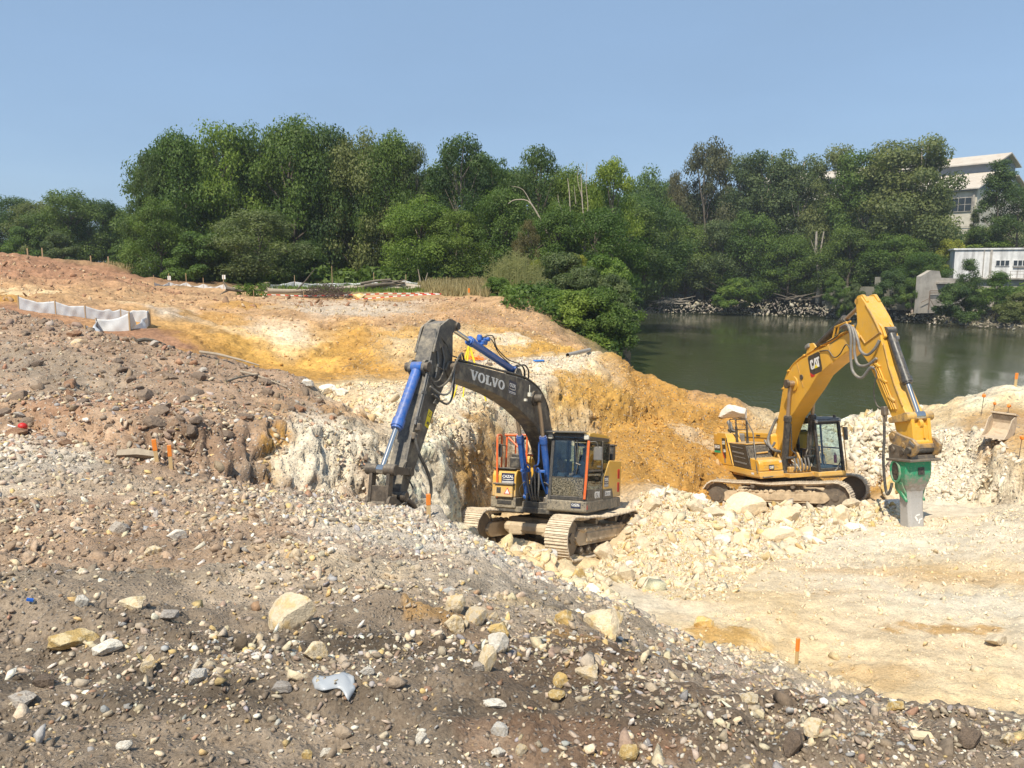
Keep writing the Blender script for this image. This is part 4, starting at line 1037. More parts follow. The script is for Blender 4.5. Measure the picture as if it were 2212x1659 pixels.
MB().tube([(1.30, .90, 2.90), (1.33, .97, 2.60), (1.38, 1.02, 2.25)], .013, 6).tube([(1.31, .98, 2.90), (1.34, 1.04, 2.55), (1.38, 1.03, 2.25)], .013, 6).tube([(1.36, 1.12, 2.62), (1.405, 1.02, 2.0)], .012, 6).tube([(1.385, 1.0, 2.26), (1.385, 1.12, 2.22)], .02, 6).build('wiper', M_blk, VX, smooth=True)
st = MB().box((.10, .80, 1.72), (.52, .50, .16), bev=.06).box((-.16, .80, 2.10), (.14, .48, .74), (0, -.12, 0), bev=.05).box((-.22, .80, 2.55), (.10, .28, .22), bev=.04).box((.2, .52, 1.78), (.5, .12, .30), bev=.03).box((.2, 1.10, 1.78), (.5, .10, .30), bev=.03).box((.95, .50, 1.75), (.22, .2, .5), bev=.03)
st.build('seat', M_seat, VX)
# ---- boom, arm, rams
YC = -.12
bm_prof = [(6.55, 4.17), (6.18, 4.22), (5.3, 4.23), (4.1, 4.23), (2.9, 4.22), (2.4, 4.2), (1.94, 4.12), (1.50, 3.99), (1.17, 3.78), (.90, 3.50), (.63, 3.10), (.36, 2.78), (.20, 2.4), (.06, 1.8), (.12, 1.55), (.38, 1.50), (.60, 1.65), (.72, 2.11), (.99, 2.5), (1.39, 2.86), (1.84, 3.14), (2.28, 3.29), (2.92, 3.48), (3.5, 3.60), (4.25, 3.72), (5.1, 3.80), (5.7, 3.84), (6.28, 3.87), (6.52, 3.86), (6.66, 4.0)]
bo_ = MB().prism(bm_prof, YC - .2, YC + .2).build('boom', M_vg, VX, bevel=.018)
for y in (YC - .235, YC + .235):
    pass
MB().cyl((6.38, YC - .30, 4.06), (6.38, YC + .30, 4.06), .115, 18).build('pivot_pin', M_dsteel, bo_, smooth=True)
MB().cyl((2.01, YC - .42, 3.80), (2.01, YC + .42, 3.80), .10, 18).cyl((2.01, YC + .2, 3.80), (2.01, YC + .24, 3.80), .19, 20).cyl((2.01, YC - .2, 3.80), (2.01, YC - .24, 3.80), .19, 20).build('pivot_pin', M_dsteel, bo_, smooth=True)
MB().cyl((.33, YC - .30, 1.66), (.33, YC + .30, 1.66), .11, 16).build('pivot_pin', M_dsteel, bo_, smooth=True)
polys, wd = serif_word(.20); polys = [[(a * 1.76 / wd, b_) for a, b_ in p] for p in polys]
decal(polys, M_white, 'lettering', bo_, Vector((5.60, YC + .2, 3.925)), (-1, 0, -.045), (0, 1, 0))
cazal(bo_, (3.38, YC + .2, 3.94), (-1, 0, -.06), (0, 1, 0), .42)
MB().box((2.42, YC + .25, 3.86), (.12, .08, .10), bev=.01).tube([(2.42, YC + .24, 3.92), (2.38, YC + .22, 4.1)], .01, 5).box((2.62, YC + .23, 3.72), (.08, .06, .06)).build('boom_lamp', M_lamp, bo_)
lugs = MB()
for s in (-1, 1): lugs.prism(rounded([(2.55, 4.18), (3.2, 4.18), (3.02, 4.44), (2.80, 4.45)], .05), YC + s * .12 - .025, YC + s * .12 + .025)
lugs.build('ram_lug', M_vg, bo_)
st_prof = [(6.35, 4.93), (6.55, 4.97), (6.92, 4.85), (7.14, 4.42), (7.30, 3.95), (7.50, 3.39), (7.66, 3.0), (7.79, 2.64), (7.90, 2.28), (7.98, 2.05), (8.06, 1.78), (8.10, 1.52), (7.98, 1.38), (7.84, 1.42), (7.80, 1.75), (7.64, 2.05), (7.44, 2.36), (7.27, 2.68), (7.11, 2.94), (6.92, 3.24), (6.77, 3.49), (6.62, 3.70), (6.46, 3.84), (6.34, 4.05), (6.33, 4.35), (6.36, 4.7)]
so = MB().prism(st_prof, YC - .165, YC + .165).build('arm', M_vg, VX, bevel=.015)
hd = MB()
for s in (-1, 1): hd.prism(rounded([(6.20, 4.82), (6.34, 4.99), (6.62, 5.0), (7.0, 4.78), (7.2, 4.25), (6.95, 4.35), (6.42, 4.78)], .05), YC + s * .19 - .022, YC + s * .19 + .022)
for s in (-1, 1): hd.prism(rounded([(7.18, 4.12), (7.42, 4.10), (7.50, 3.92), (7.38, 3.80), (7.25, 3.85)], .05), YC + s * .14 - .03, YC + s * .14 + .03)
hd.build('head_plate', M_vg, so, bevel=.008)
for x_, z_, w_, r_ in ((6.30, 4.90, .25, .075), (7.38, 3.97, .24, .09), (7.86, 2.06, .27, .075), (8.02, 1.64, .27, .09)): MB().cyl((x_, YC - w_, z_), (x_, YC + w_, z_), r_, 16).build('pivot_pin', M_dsteel, so, smooth=True)
pp = MB()
for k, (dx, r_) in enumerate(((.03, .022), (.09, .018))):
    pp.tube([(7.20 + dx, YC + .185, 4.1), (7.36 + dx, YC + .185, 3.6), (7.62 + dx, YC + .185, 2.9)], r_, 7)
pp.tube([(7.12, YC + .175, 4.72), (6.95, YC + .185, 4.1), (7.05, YC + .185, 3.8)], .02, 7).tube([(6.98, YC + .175, 4.7), (6.72, YC + .185, 4.2), (6.78, YC + .185, 3.9)], .018, 7)
for (x, z) in ((7.28, 3.98), (7.45, 3.5), (7.62, 3.02)): pp.box((x, YC + .19, z), (.16, .03, .05))
for i in range(4): pp.tube(spline([(6.92 + i * .05, YC + .17, 3.50), (6.90 + i * .05, YC + .23, 3.42), (6.94 + i * .05, YC + .2, 3.32)], 3), .012, 6)
pp.build('steel_pipe', M_hgrey, so, smooth=True)
decal([rect(-.075, -.17, .075, .17)], M_yel, 'warning_sticker', so, (7.19, YC + .165, 3.03), (-.93, 0, -.37), (0, 1, 0))
_wo = Vector((7.155, YC + .169, 3.11)); decal([[(-.05, -.04), (.05, -.04), (.0, .06)]], M_blk, 'warning_mark', so, _wo, (-.93, 0, -.37), (0, 1, 0), .003)
decal([[(-.033, -.03), (.033, -.03), (.0, .037)]], M_yel, 'warning_mark', so, _wo + Vector((0, .002, 0)), (-.93, 0, -.37), (0, 1, 0), .003)
decal([rect(-.04, -.03, .0, .02), rect(.01, -.04, .04, .03)], M_blk, 'warning_mark', so, _wo + Vector((.06, 0, -.16)), (-.93, 0, -.37), (0, 1, 0), .003)
cylinder_ram(VX, 'arm_ram', (2.92, 4.40), (6.26, 4.90), .70, .085, .046, M_blue, M_chrome, YC)
MB().box((4.70, YC + .02, 4.80), (.24, .14, .10), (0, .12, 0), bev=.02).box((4.82, YC, 4.89), (.10, .10, .14), bev=.02).box((4.60, YC, 4.86), (.12, .16, .12), bev=.02).cyl((4.66, YC + .1, 4.88), (4.66, YC + .16, 4.88), .05, 10).build('valve_block', M_blue, VX)
cylinder_ram(VX, 'bucket_ram', (7.38, 3.97), (8.43, 2.10), .58, .095, .048, M_blue, M_chrome, YC)
for s in (-1, 1):
    cylinder_ram(VX, 'boom_ram', (.90, 1.34), (2.01, 3.80), .60, .085, .05, M_blue, M_drod, YC + s * .31)
    y = YC + s * .31
    MB().tube(spline([(1.60, y + s * -.10, 2.75), (1.52, y - s * .12, 2.40), (1.50, y - s * .14, 2.2), (1.50, y - s * .24, 2.14), (1.46, y - s * .25, 2.02)], 4), .022, 7).tube(spline([(1.05, y - s * .06, 1.45), (1.28, y - s * .10, 1.75), (1.42, y - s * .12, 2.02), (1.46, y - s * .17, 2.10), (1.46, y - s * .20, 2.02)], 4), .022, 7).box((1.40, y - s * .10, 2.02), (.05, .25, .07), bev=.01).build('oil_pipe', M_blue, VX, smooth=True)
# link and coupler at the arm end
lk = MB()
for s in (-1, 1): lk.prism(rounded([(7.83, 2.00), (7.83, 2.12), (8.46, 2.17), (8.50, 2.10), (8.45, 2.03)], .03), YC + s * .24 - .022, YC + s * .24 + .022)
lk.cyl((8.43, YC - .29, 2.10), (8.43, YC - .07, 2.10), .095, 18).cyl((8.43, YC + .07, 2.10), (8.43, YC + .29, 2.10), .095, 18)
for s in (-1, 1): lk.prism([(8.36, 2.05), (8.50, 2.05), (8.52, 1.50), (8.38, 1.48)], YC + s * .17 - .03, YC + s * .17 + .03)
lk.box((8.44, YC, 1.66), (.10, .30, .34)).cyl((8.45, YC - .22, 1.50), (8.45, YC + .22, 1.50), .08, 14)
lk.build('bucket_link', M_dsteel, VX, smooth=True, bevel=.006)
qc = MB()
for s in (-1, 1): qc.prism(rounded([(8.55, 1.54), (8.50, 1.66), (8.38, 1.66), (8.10, 1.52), (7.72, 1.52), (7.60, 1.36), (7.62, 1.20), (8.1, 1.16), (8.5, 1.26)], .04), YC + s * .21 - .03, YC + s * .21 + .03)
qc.cyl((8.02, YC - .28, 1.64), (8.02, YC + .28, 1.64), .085, 14).cyl((7.70, YC - .28, 1.36), (7.70, YC + .28, 1.36), .07, 14).box((8.05, YC, 1.30), (.8, .36, .16)).tube(spline([(7.98, YC + .24, 1.60), (7.80, YC + .27, 1.50), (7.66, YC + .28, 1.36)], 3), .05, 8)
qc.build('quick_coupler', M_dsteel, VX, smooth=True, bevel=.006)
bk = MB()
prof = rounded([(8.6, 1.22), (7.55, 1.12), (7.30, .75), (7.55, .30), (8.3, .15), (8.45, .25), (7.75, .45), (7.55, .78), (7.75, 1.02), (8.55, 1.12)], .06)
bk.prism(prof, YC - .45, YC + .45)
bk.build('bucket', M_dsteel, VX, bevel=.01)
# hoses
Ys = YC + .22
for k, pts in enumerate([
    [(5.75, Ys - .1, 4.30), (6.15, Ys + .05, 4.38), (6.50, Ys + .14, 4.22), (6.75, Ys + .1, 3.80), (7.1, Ys + .06, 3.62), (7.30, Ys, 3.80)],
    [(5.85, Ys - .12, 4.28), (6.18, Ys + .02, 4.33), (6.52, Ys + .10, 4.10), (6.70, Ys + .12, 3.60), (6.98, Ys + .08, 3.50), (7.28, Ys, 3.62)],
    [(5.9, Ys - .15, 4.26), (6.2, Ys, 4.28), (6.46, Ys + .06, 4.05), (6.55, Ys + .1, 3.55), (6.80, Ys + .1, 3.33), (7.22, Ys + .02, 3.48)],
    [(6.95, Ys - .02, 4.6), (6.72, Ys + .02, 4.45), (6.58, Ys + .03, 4.3), (6.30, Ys + .02, 4.28)],
    [(7.25, Ys, 3.70), (7.05, Ys + .05, 3.75), (6.9, Ys + .05, 3.95), (7.1, Ys + .03, 4.0)],
]): hose(VX, pts, .021 if k < 3 else .014, M_hgrey if k == 1 else M_rub)
hose(VX, [(6.0, YC + .12, 4.27), (5.3, YC + .14, 4.27), (4.1, YC + .14, 4.28), (2.9, YC + .15, 4.28), (2.3, YC + .15, 4.24), (1.6, YC + .16, 4.08), (1.1, YC + .17, 3.78), (.86, YC + .17, 3.52), (.95, YC + .18, 3.38)], .026, M_rub)
hose(VX, [(6.0, YC + .05, 4.27), (4.6, YC + .08, 4.29), (2.9, YC + .08, 4.30), (2.0, YC + .1, 4.20), (1.3, YC + .1, 3.92), (.8, YC + .1, 3.45)], .022, M_rub)
hose(VX, [(4.78, YC + .05, 4.90), (4.5, YC + .16, 4.98), (4.2, YC + .14, 4.75), (3.5, YC + .12, 4.58), (2.7, YC + .1, 4.56), (2.35, YC + .05, 4.42), (2.3, YC + .02, 4.22)], .013, M_rub)
hose(VX, [(4.75, YC - .02, 4.92), (4.4, YC + .08, 4.92), (4.0, YC + .1, 4.66), (3.3, YC + .06, 4.52)], .012, M_rub)
for dx in (0, .1): hose(VX, [(2.95, YC + .02 + dx, 4.48), (2.6, YC + .05 + dx, 4.56), (2.32, YC + .05 + dx, 4.46), (2.25, YC + .03 + dx, 4.24)], .02, M_rub)
hose(VX, [(7.72, YC + .20, 2.72), (7.72, YC + .24, 2.55), (7.69, YC + .30, 2.36), (7.51, YC + .34, 2.13), (7.36, YC + .36, 1.90), (7.32, YC + .36, 1.66), (7.42, YC + .34, 1.47), (7.60, YC + .30, 1.34)], .030, M_rub)
hose(VX, [(8.05, YC + .17, 2.0), (8.12, YC + .26, 2.2), (8.0, YC + .24, 2.24), (7.95, YC + .17, 2.1)], .012, M_rub)
hose(VX, [(7.85, YC + .18, 1.95), (7.78, YC + .26, 1.75), (7.95, YC + .26, 1.58), (8.3, YC + .25, 1.45)], .016, M_rub)
hose(VX, [(6.35, YC, 4.98), (6.15, YC + .02, 5.06), (6.02, YC + .02, 4.98), (6.10, YC + .02, 4.80)], .008, M_rub)
MB().box((7.60, YC + .2, 2.86), (.12, .10, .14), bev=.02).box((7.66, YC + .19, 2.66), (.07, .08, .16), bev=.015).box((7.74, YC + .19, 2.70), (.06, .08, .12), bev=.015).build('valve_block', M_steel, so)
for i, (y0, x1) in enumerate([(-.10, .0), (-.04, .05), (.03, .03), (.10, -.02)]):
    hose(VX, [(1.40, YC + y0 * 1.6, 2.0), (1.34, YC + y0 * 1.5, 1.7), (1.22, YC + y0, 1.36), (.95 + x1, YC + y0, 1.22), (.55, YC + y0 * .7, 1.25)], .024, M_hgrey)
for s in (-1, 1): hose(VX, [(1.0, YC + s * .38, 1.28), (1.15, YC + s * .45, 1.5), (1.2, YC + s * .3, 1.72), (1.1, YC + s * .1, 1.70), (.9, YC, 1.5)], .014, M_rub)
for i in range(3): hose(VX, [(.35, YC - .42 + i * .05, 2.35), (.42, YC - .36 + i * .05, 2.62), (.25, YC - .24 + i * .05, 2.85), (.02, YC - .1, 2.9)], .03, M_rub)
MB().box((.80, YC, 1.28), (.35, .5, .16), bev=.02).cyl((.85, YC + .3, 1.3), (.85, YC + .42, 1.3), .09, 12).cyl((.85, YC - .3, 1.3), (.85, YC - .42, 1.3), .09, 12).build('swivel_block', M_steel, VX)
# ------------------------------------------------------------------ yellow excavator with the hydraulic breaker
KX = empty('excavator', mat=frame_matrix((9.855, 27.411, -8.245), (.1758, -.9691, .1729), (.9833, .1813, .0164), (-.0472, .1671, .9848)),
           label='yellow excavator with black cab holding a green hydraulic breaker by the river', cat='excavator')
UR2 = math.radians(44.97)
TM2 = (M_shoe, M_under, M_steel)
for s in (1, -1): make_track(KX, 'track', UR2, s * 1.295, 4.02, .49, .60, 49, TM2, s)
R3 = Matrix.Rotation(UR2, 3, 'Z')
cb = MB().box((0, 0, .68), (1.7, 2.0, .36), R3, bev=.04)
for sx in (1, -1):
    for sy in (1, -1): cb.box(R3 @ Vector((sx * .95, sy * .66, .56)), (1.05, .46, .28), R3 @ Matrix.Rotation(-sx * sy * .45, 3, 'Z'), bev=.03)
cb.build('chassis', M_under, KX)
rg = MB().cyl((0, 0, .84), (0, 0, 1.06), .70, 36).cyl((0, 0, .92), (0, 0, .96), .76, 36)
for i in range(40):
    a = 2 * math.pi * i / 40; rg.box((.74 * math.cos(a), .74 * math.sin(a), 1.0), (.05, .05, .05), (0, 0, a))
rg.build('slewing_ring', M_blk, KX, smooth=True)
# deck, body
dk = MB().prism([(-2.9, -1.30), (.30, -1.42), (.92, -1.42), (.92, -.52), (1.25, -.50), (1.25, .44), (.5, 1.40), (-2.9, 1.30)], 1.10, 1.24, 'z')
for s in (-1, 1): dk.prism(rounded([(-1.2, 1.2), (.85, 1.2), (.95, 1.32), (.55, 1.55), (.1, 2.15), (-.30, 2.2), (-.75, 1.5)], .08), s * .38 - .03, s * .38 + .03)
dk.build('deck', M_cyw, KX, bevel=.015)
cw = MB().prism([(-2.30, -1.44), (-2.30, 1.44), (-2.62, 1.40)] + [(-2.62 - .78 * math.sin(math.pi * t / 14), 1.40 * math.cos(math.pi * t / 14)) for t in range(1, 14)] + [(-2.62, -1.40)], 1.26, 2.58, 'z')
cw.build('counterweight', M_cy, KX, bevel=.07)
# right flank: service door, black grille, front tool box
fl = MB().prism(rounded([(-2.32, 1.44), (-1.06, 1.42), (-1.58, 2.60), (-2.32, 2.62)], .03), -1.45, -.9)
flo = fl.build('service_door', M_cy, KX, bevel=.03)
MB().prism([(-2.98, 1.24), (.84, 1.13), (.90, 1.18), (.88, 1.345), (-.98, 1.41), (-2.98, 1.435)], -1.44, -1.30).build('side_beam', M_cy, KX, bevel=.02)
MB().prism([(-1.10, 1.46), (-1.16, 1.46), (-1.57, 2.40), (-1.50, 2.46)], -1.456, -1.45).build('door_recess', M_cb, flo)
bp_ = MB().prism(rounded([(-1.02, 1.42), (.30, 1.375), (.02, 2.20), (-1.30, 2.26)], .03), -1.44, -.70).build('side_grille', M_cb, KX, bevel=.02)
lv = MB()
for (x0, x1, z0, dz) in ((-1.08, -.18, 1.93, .0), (-.96, .0, 1.58, 0)):
    lv.prism(rounded([(x0, z0), (x1, z0 - .06), (x1 + .02, z0 - .0), (x0 + .0, z0 + .05)], .02), -1.456, -1.438)
    lv.prism(rounded([(x0 - .03, z0 + .20), (x1 - .08, z0 + .15), (x1 - .07, z0 + .18), (x0 - .02, z0 + .23)], .01), -1.45, -1.438)
lv.build('louvre', M_hgrey, bp_, bevel=.005)
tp = MB().prism([(-1.55, -1.42), (.0, -1.42), (.0, -.55), (-1.55, -.55)], 2.235, 2.275, 'z').build('walkway', M_cyw, KX, bevel=.01)
tb = MB().prism(rounded([(.30, 1.36), (.90, 1.34), (.90, 1.62), (.80, 1.74), (.22, 1.78)], .06), -1.43, -.54).build('tool_box', M_cy, KX, bevel=.03)
MB().box((.905, -.985, 1.24), (.05, .90, .20), bev=.02).build('front_bumper', M_cy, KX)
MB().box((.885, -.98, 1.60), (.03, .62, .16), bev=.01).build('box_lid', M_cy, tb)
MB().prism([(-1.28, 1.44), (-.70, 1.44), (-.80, 1.52), (-1.2, 1.52)], .895, .905, 'x').build('step_recess', M_cyw, tb)
cat_logo(tb, (.908, -.98, 1.475), (0, 1, 0), (1, 0, 0), .20)
decal([rect(-.06, -.07, .06, .07)], M_lamp, 'notice', tb, (.885, -.64, 1.62), (0, 1, 0), (1, 0, .1))
decal([rect(-.05, -.05, .05, .0)], M_lred, 'notice', tb, (.89, -.64, 1.61), (0, 1, 0), (1, 0, .1))
MB().prism(rounded([(.28, 1.76), (.22, 1.80), (.05, 2.19), (-.1, 2.2), (-.1, 1.8)], .03), -1.42, -.55).build('black_cover', M_cb, KX, bevel=.02)
MB().tube([(.20, -1.15, 1.93), (.20, -.72, 1.95)], .03, 8).build('grab_handle', M_cyw, KX)
MB().tube([(.16, -1.43, 1.78), (-.02, -1.43, 2.18)], .012, 6).tube([(.2, -.66, 2.0), (.08, -.66, 2.2)], .012, 6).build('lid_stay', M_hgrey, KX)
# engine hood
hd = MB().prism(rounded([(-2.45, 2.0), (.15, 2.0), (.15, 2.52), (.05, 2.60), (-2.35, 2.60), (-2.45, 2.55)], .05), -.52, 1.30).build('engine_hood', M_cy, KX, bevel=.03)
MB().box((-1.0, -.528, 2.42), (2.1, .012, .02)).box((-.8, -.532, 2.50), (.30, .02, .05), bev=.01).build('hood_seam', M_cb, hd)
MB().box((-1.95, -.80, 2.33), (.55, .40, .45), bev=.04).box((-1.72, -.98, 2.46), (.20, .2, .20), bev=.04).build('filter_unit', M_hgrey, KX)
MB().tube(spline([(-1.75, -1.05, 2.42), (-1.55, -1.1, 2.55), (-1.45, -1.05, 2.35), (-1.5, -.95, 2.25)], 4), .03, 7).build('hose', M_rub, KX, smooth=True)
MB().tube(spline([(-2.25, -.9, 2.50), (-2.25, -.9, 2.78), (-2.32, -.9, 2.92), (-2.42, -.9, 3.0)], 4), [.085] * 5 + [.08] * 8, 12).build('exhaust_pipe', M_hgrey, KX, smooth=True)
MB().box((-1.98, -.98, 2.66), (.30, .16, .10), (0, .3, .4)).build('mirror', M_blk, KX)
rl = MB()
for (x0, x1) in ((-1.62, -1.14), (-1.10, -.28)):
    rl.tube(rounded_path := [(x0, -1.22, 2.27), (x0, -1.22, 3.10), (x0 + .03, -1.22, 3.13), (x1 - .03, -1.22, 3.13), (x1, -1.22, 3.10), (x1, -1.22, 2.27)], .022, 6)
    rl.tube([(x0, -1.22, 2.76), (x1, -1.22, 2.76)], .016, 6)
rl.box((-1.12, -1.22, 2.55), (.10, .06, .62)).box((-.28, -1.22, 2.40), (.10, .08, .34), taper=.6).box((-.28, -1.22, 2.7), (.05, .05, .8))
rl.tube([(-.28, -1.22, 3.12), (.32, -1.30, 2.68), (.74, -1.44, 1.42), (.76, -1.44, 1.30), (.95, -1.30, 1.14), (.98, -.98, 1.16)], .022, 7)
rl.build('handrail', M_blk, KX, smooth=True)
text_mesh('ENCO', .16, M_white, 'lettering', decal([rect(-.27, -.20, .27, .12)], M_cb, 'hire_sticker', flo, (-2.33, -1.452, 2.05), (1, 0, 0), (0, -1, 0)), (-2.33, -1.457, 2.07), (1, 0, 0), (0, -1, 0), .008, squeeze=1.0)
decal([rect(-.27, -.20, .27, -.12)], M_lgr, 'green_stripe', flo, (-2.33, -1.457, 2.05), (1, 0, 0), (0, -1, 0))
decal([[(-.15, .30), (.13, .30), (.16, -.45), (.06, -.45), (-.12, -.20)]], M_cb, 'maker_plate', flo, (-1.76, -1.452, 2.12), (1, 0, 0), (0, -1, 0))
decal([[(-.12, -.20), (.06, -.45), (-.02, -.45), (-.14, -.24)]], M_lred, 'plate_corner', flo, (-1.76, -1.453, 2.12), (1, 0, 0), (0, -1, 0), .006)
cat_logo(flo, (-1.765, -1.457, 2.25), (1, 0, 0), (0, -1, 0), .30, False)
text_mesh('336', .14, M_white, 'lettering', flo, (-1.71, -1.457, 1.94), (1, 0, 0), (0, -1, 0), .006, squeeze=.9)
decal([rect(-.05, -.09, .05, .09)], M_hgrey, 'lock_plate', flo, (-1.72, -1.452, 1.58), (1, 0, 0), (0, -1, 0))
decal([rect(-.09, -.035, .09, .035)], M_white, 'number_plate', KX.children[-1] if False else flo, (.42, -1.445, 1.25), (1, 0, 0), (0, -1, 0))
# ---- cab
KY0, KY1 = .42, 1.40
ZB, ZT = 1.26, 3.02
pil = MB()
for y in (KY0 + .04, KY1 - .04):
    post(pil, (1.50, y, ZB), (1.34, y, ZT), .05, .045)
    post(pil, (.28, y, ZB), (.24, y, ZT), .035, .03)
    post(pil, (-.40, y, ZB), (-.36, y, ZT - .04), .05, .04)
pil.box((1.46, (KY0 + KY1) / 2, ZB + .05), (.09, KY1 - KY0, .14)).box((1.34, (KY0 + KY1) / 2, ZT - .08), (.08, KY1 - KY0, .14))
for y in (KY0 + .03, KY1 - .03): pil.box((.5, y, ZT - .04), (1.75, .06, .10)).box((.55, y, ZB + .08), (1.9, .05, .18)).box((.85, y, 2.02), (1.2, .04, .05))
pil.box((-.38, (KY0 + KY1) / 2, ZT - .1), (.08, KY1 - KY0, .14)).box((-.40, (KY0 + KY1) / 2, 1.75), (.06, KY1 - KY0, .95)).box((-.02, KY0 + .03, 1.72), (.72, .04, .9))
pil.build('cab_frame', M_cb, KX, bevel=.015)
MB().prism(rounded([(1.46, ZT - .03), (1.42, ZT + .05), (.95, ZT + .11), (-.30, ZT + .09), (-.46, ZT), (-.44, ZT - .06)], .05, 3), KY0 - .01, KY1 + .01).build('cab_roof', paint('dusty_blue_black_roof', (.035, .042, .056), .4, 0, (.25, .24, .22), .12, 3.0), KX, bevel=.05)
MB().box((1.45, (KY0 + KY1) / 2, ZT - .02), (.16, .84, .045), (0, .25, 0), bev=.015).build('rain_visor', M_hgrey, KX)
for y in (KY0 + .05, KY1 - .05): MB().box((1.47, y, ZT - .03), (.08, .10, .10), bev=.02).build('work_lamp', M_lamp, KX)
MB().cyl((1.28, KY1 - .12, ZT + .08), (1.28, KY1 - .12, ZT + .16), .05, 12).build('beacon', M_blk, KX, smooth=True)
M_kg = glass('clear_cab_glass', (.86, .93, .94))
def kpane(name, pts, m=None): return pane_on(KX, name, pts, m or M_kg)
def pane_on(par, name, pts, m, th=.012):
    p = [Vector(q) for q in pts]; n = (p[1] - p[0]).cross(p[2] - p[0]).normalized() * th; k = len(p)
    return MB().add(p + [q + n for q in p], [tuple(range(k - 1, -1, -1)), tuple(range(k, 2 * k))] + [(i, (i + 1) % k, k + (i + 1) % k, k + i) for i in range(k)]).build(name, m, par)
kpane('windscreen', [(1.488, KY0 + .09, ZB + .12), (1.488, KY1 - .09, ZB + .12), (1.345, KY1 - .09, ZT - .15), (1.345, KY0 + .09, ZT - .15)])
for y, n_ in ((KY1 - .02, 1), (KY0 + .02, -1)):
    kpane('side_window', [(1.40, y, 2.06), (.33, y, 2.06), (.30, y, ZT - .1), (1.30, y, ZT - .1)])
    if n_ > 0: kpane('side_window', [(1.43, y, ZB + .18), (.33, y, ZB + .18), (.33, y, 1.98), (1.40, y, 1.98)])
    else: kpane('side_window', [(1.43, y, ZB + .18), (.50, y, ZB + .18), (.50, y, 1.98), (1.40, y, 1.98)])
    kpane('side_window', [(.20, y, 2.1), (-.32, y, 2.1), (-.30, y, ZT - .1), (.20, y, ZT - .1)])
kpane('rear_window', [(-.385, KY1 - .1, 2.26), (-.385, KY0 + .1, 2.26), (-.365, KY0 + .1, ZT - .2), (-.365, KY1 - .1, ZT - .2)])
MB().box((.25, .86, 1.66), (.50, .50, .16), bev=.06).box((.0, .86, 2.10), (.14, .48, .80), (0, -.14, 0), bev=.06).box((-.07, .86, 2.56), (.1, .28, .2), bev=.04).build('seat', M_seat, KX)
MB().box((1.05, .62, 1.7), (.16, .12, .6), (0, .2, 0), bev=.03).box((1.0, .70, 2.02), (.06, .26, .20), bev=.02).tube([(1.0, .9, 1.35), (.9, .9, 1.85)], .02, 6).tube([(1.06, .98, 1.35), (.98, .98, 1.82)], .018, 6).box((.9, .9, 1.40), (.6, .8, .06)).build('console', M_seat, KX)
MB().cyl((1.28, 1.22, 1.52), (1.28, 1.22, 1.80), .05, 12).cyl((1.28, 1.22, 1.80), (1.28, 1.22, 1.88), .022, 8).build('fire_extinguisher', M_lred, KX, smooth=True)
sk = MB().prism([(-.45, 1.10), (1.52, 1.08), (1.56, 1.12), (1.56, 1.27), (-.45, 1.27)], KY0 - .02, KY1 + .03).build('cab_skirt', M_cy, KX, bevel=.03)
MB().box((1.05, KY0 - .03, 1.20), (.16, .02, .04)).build('vent_slots', M_cb, sk)
decal([[(0, -.07), (.06, 0), (0, .07), (-.06, 0)]], M_lamp, 'safety_mark', KX, (1.1, KY0 - .001, 1.48), (1, 0, 0), (0, -1, 0))
MB().tube([(1.56, KY1 + .03, 1.28), (1.56, KY1 + .06, 1.30), (1.44, KY1 + .06, 2.75), (1.40, KY1 + .02, 2.78)], .018, 7).build('grab_rail', M_cyw, KX, smooth=True)
MB().tube([(1.34, KY1, 2.72), (1.36, KY1 + .12, 2.80), (1.34, KY1 + .24, 2.78)], .012, 6).box((1.32, KY1 + .24, 2.52), (.06, .20, .46), (0, 0, .2), bev=.03).build('mirror', M_blk, KX)
MB().tube([(1.50, 1.12, 1.32), (1.50, 1.30, 1.62), (1.47, 1.36, 1.85)], .022, 6).tube([(1.52, .98, 1.22), (1.52, 1.14, 1.36)], .03, 6).build('wiper', M_blk, KX, smooth=True)
# ---- boom
kb = [(5.24, 5.66), (5.12, 5.80), (4.84, 5.76), (4.5, 5.68), (3.82, 5.49), (2.94, 5.32), (1.97, 5.10), (1.42, 4.89), (.98, 4.55), (.76, 4.13), (.55, 3.60), (.27, 3.07), (-.05, 2.40), (-.32, 1.93), (-.20, 1.72), (.05, 1.74), (.20, 1.95), (.66, 2.59), (1.13, 3.16), (1.43, 3.36), (1.85, 3.70), (2.42, 4.10), (2.93, 4.52), (3.65, 4.83), (4.32, 5.06), (4.8, 5.22), (5.14, 5.36), (5.26, 5.52)]
kbo = MB().prism(kb, -.30, .30).build('boom', M_cy, KX, bevel=.02)
MB().cyl((5.12, -.36, 5.58), (5.12, .36, 5.58), .13, 18).cyl((-.1, -.46, 1.95), (-.1, .46, 1.95), .12, 16).build('pivot_pin', M_cyw, kbo, smooth=True)
MB().cyl((1.53, -.60, 4.32), (1.53, .60, 4.32), .10, 18).cyl((1.53, -.62, 4.32), (1.53, -.54, 4.32), .15, 18).cyl((2.02, -.33, 4.52), (2.02, -.29, 4.52), .09, 14).build('pivot_pin', M_dsteel, kbo, smooth=True)
MB().cyl((1.53, -.34, 4.32), (1.53, -.30, 4.32), .24, 22).build('pin_boss', M_cy, kbo, smooth=True)
cat_logo(kbo, (2.86, -.302, 4.93), (.985, 0, .19), (0, -1, 0), .72)
MB().box((1.93, -.31, 4.6), (.03, .01, .9), (0, -.35, 0)).box((3.75, -.305, 5.15), (.03, .012, .62), (0, -.25, 0)).build('weld_seam', M_cyw, kbo)
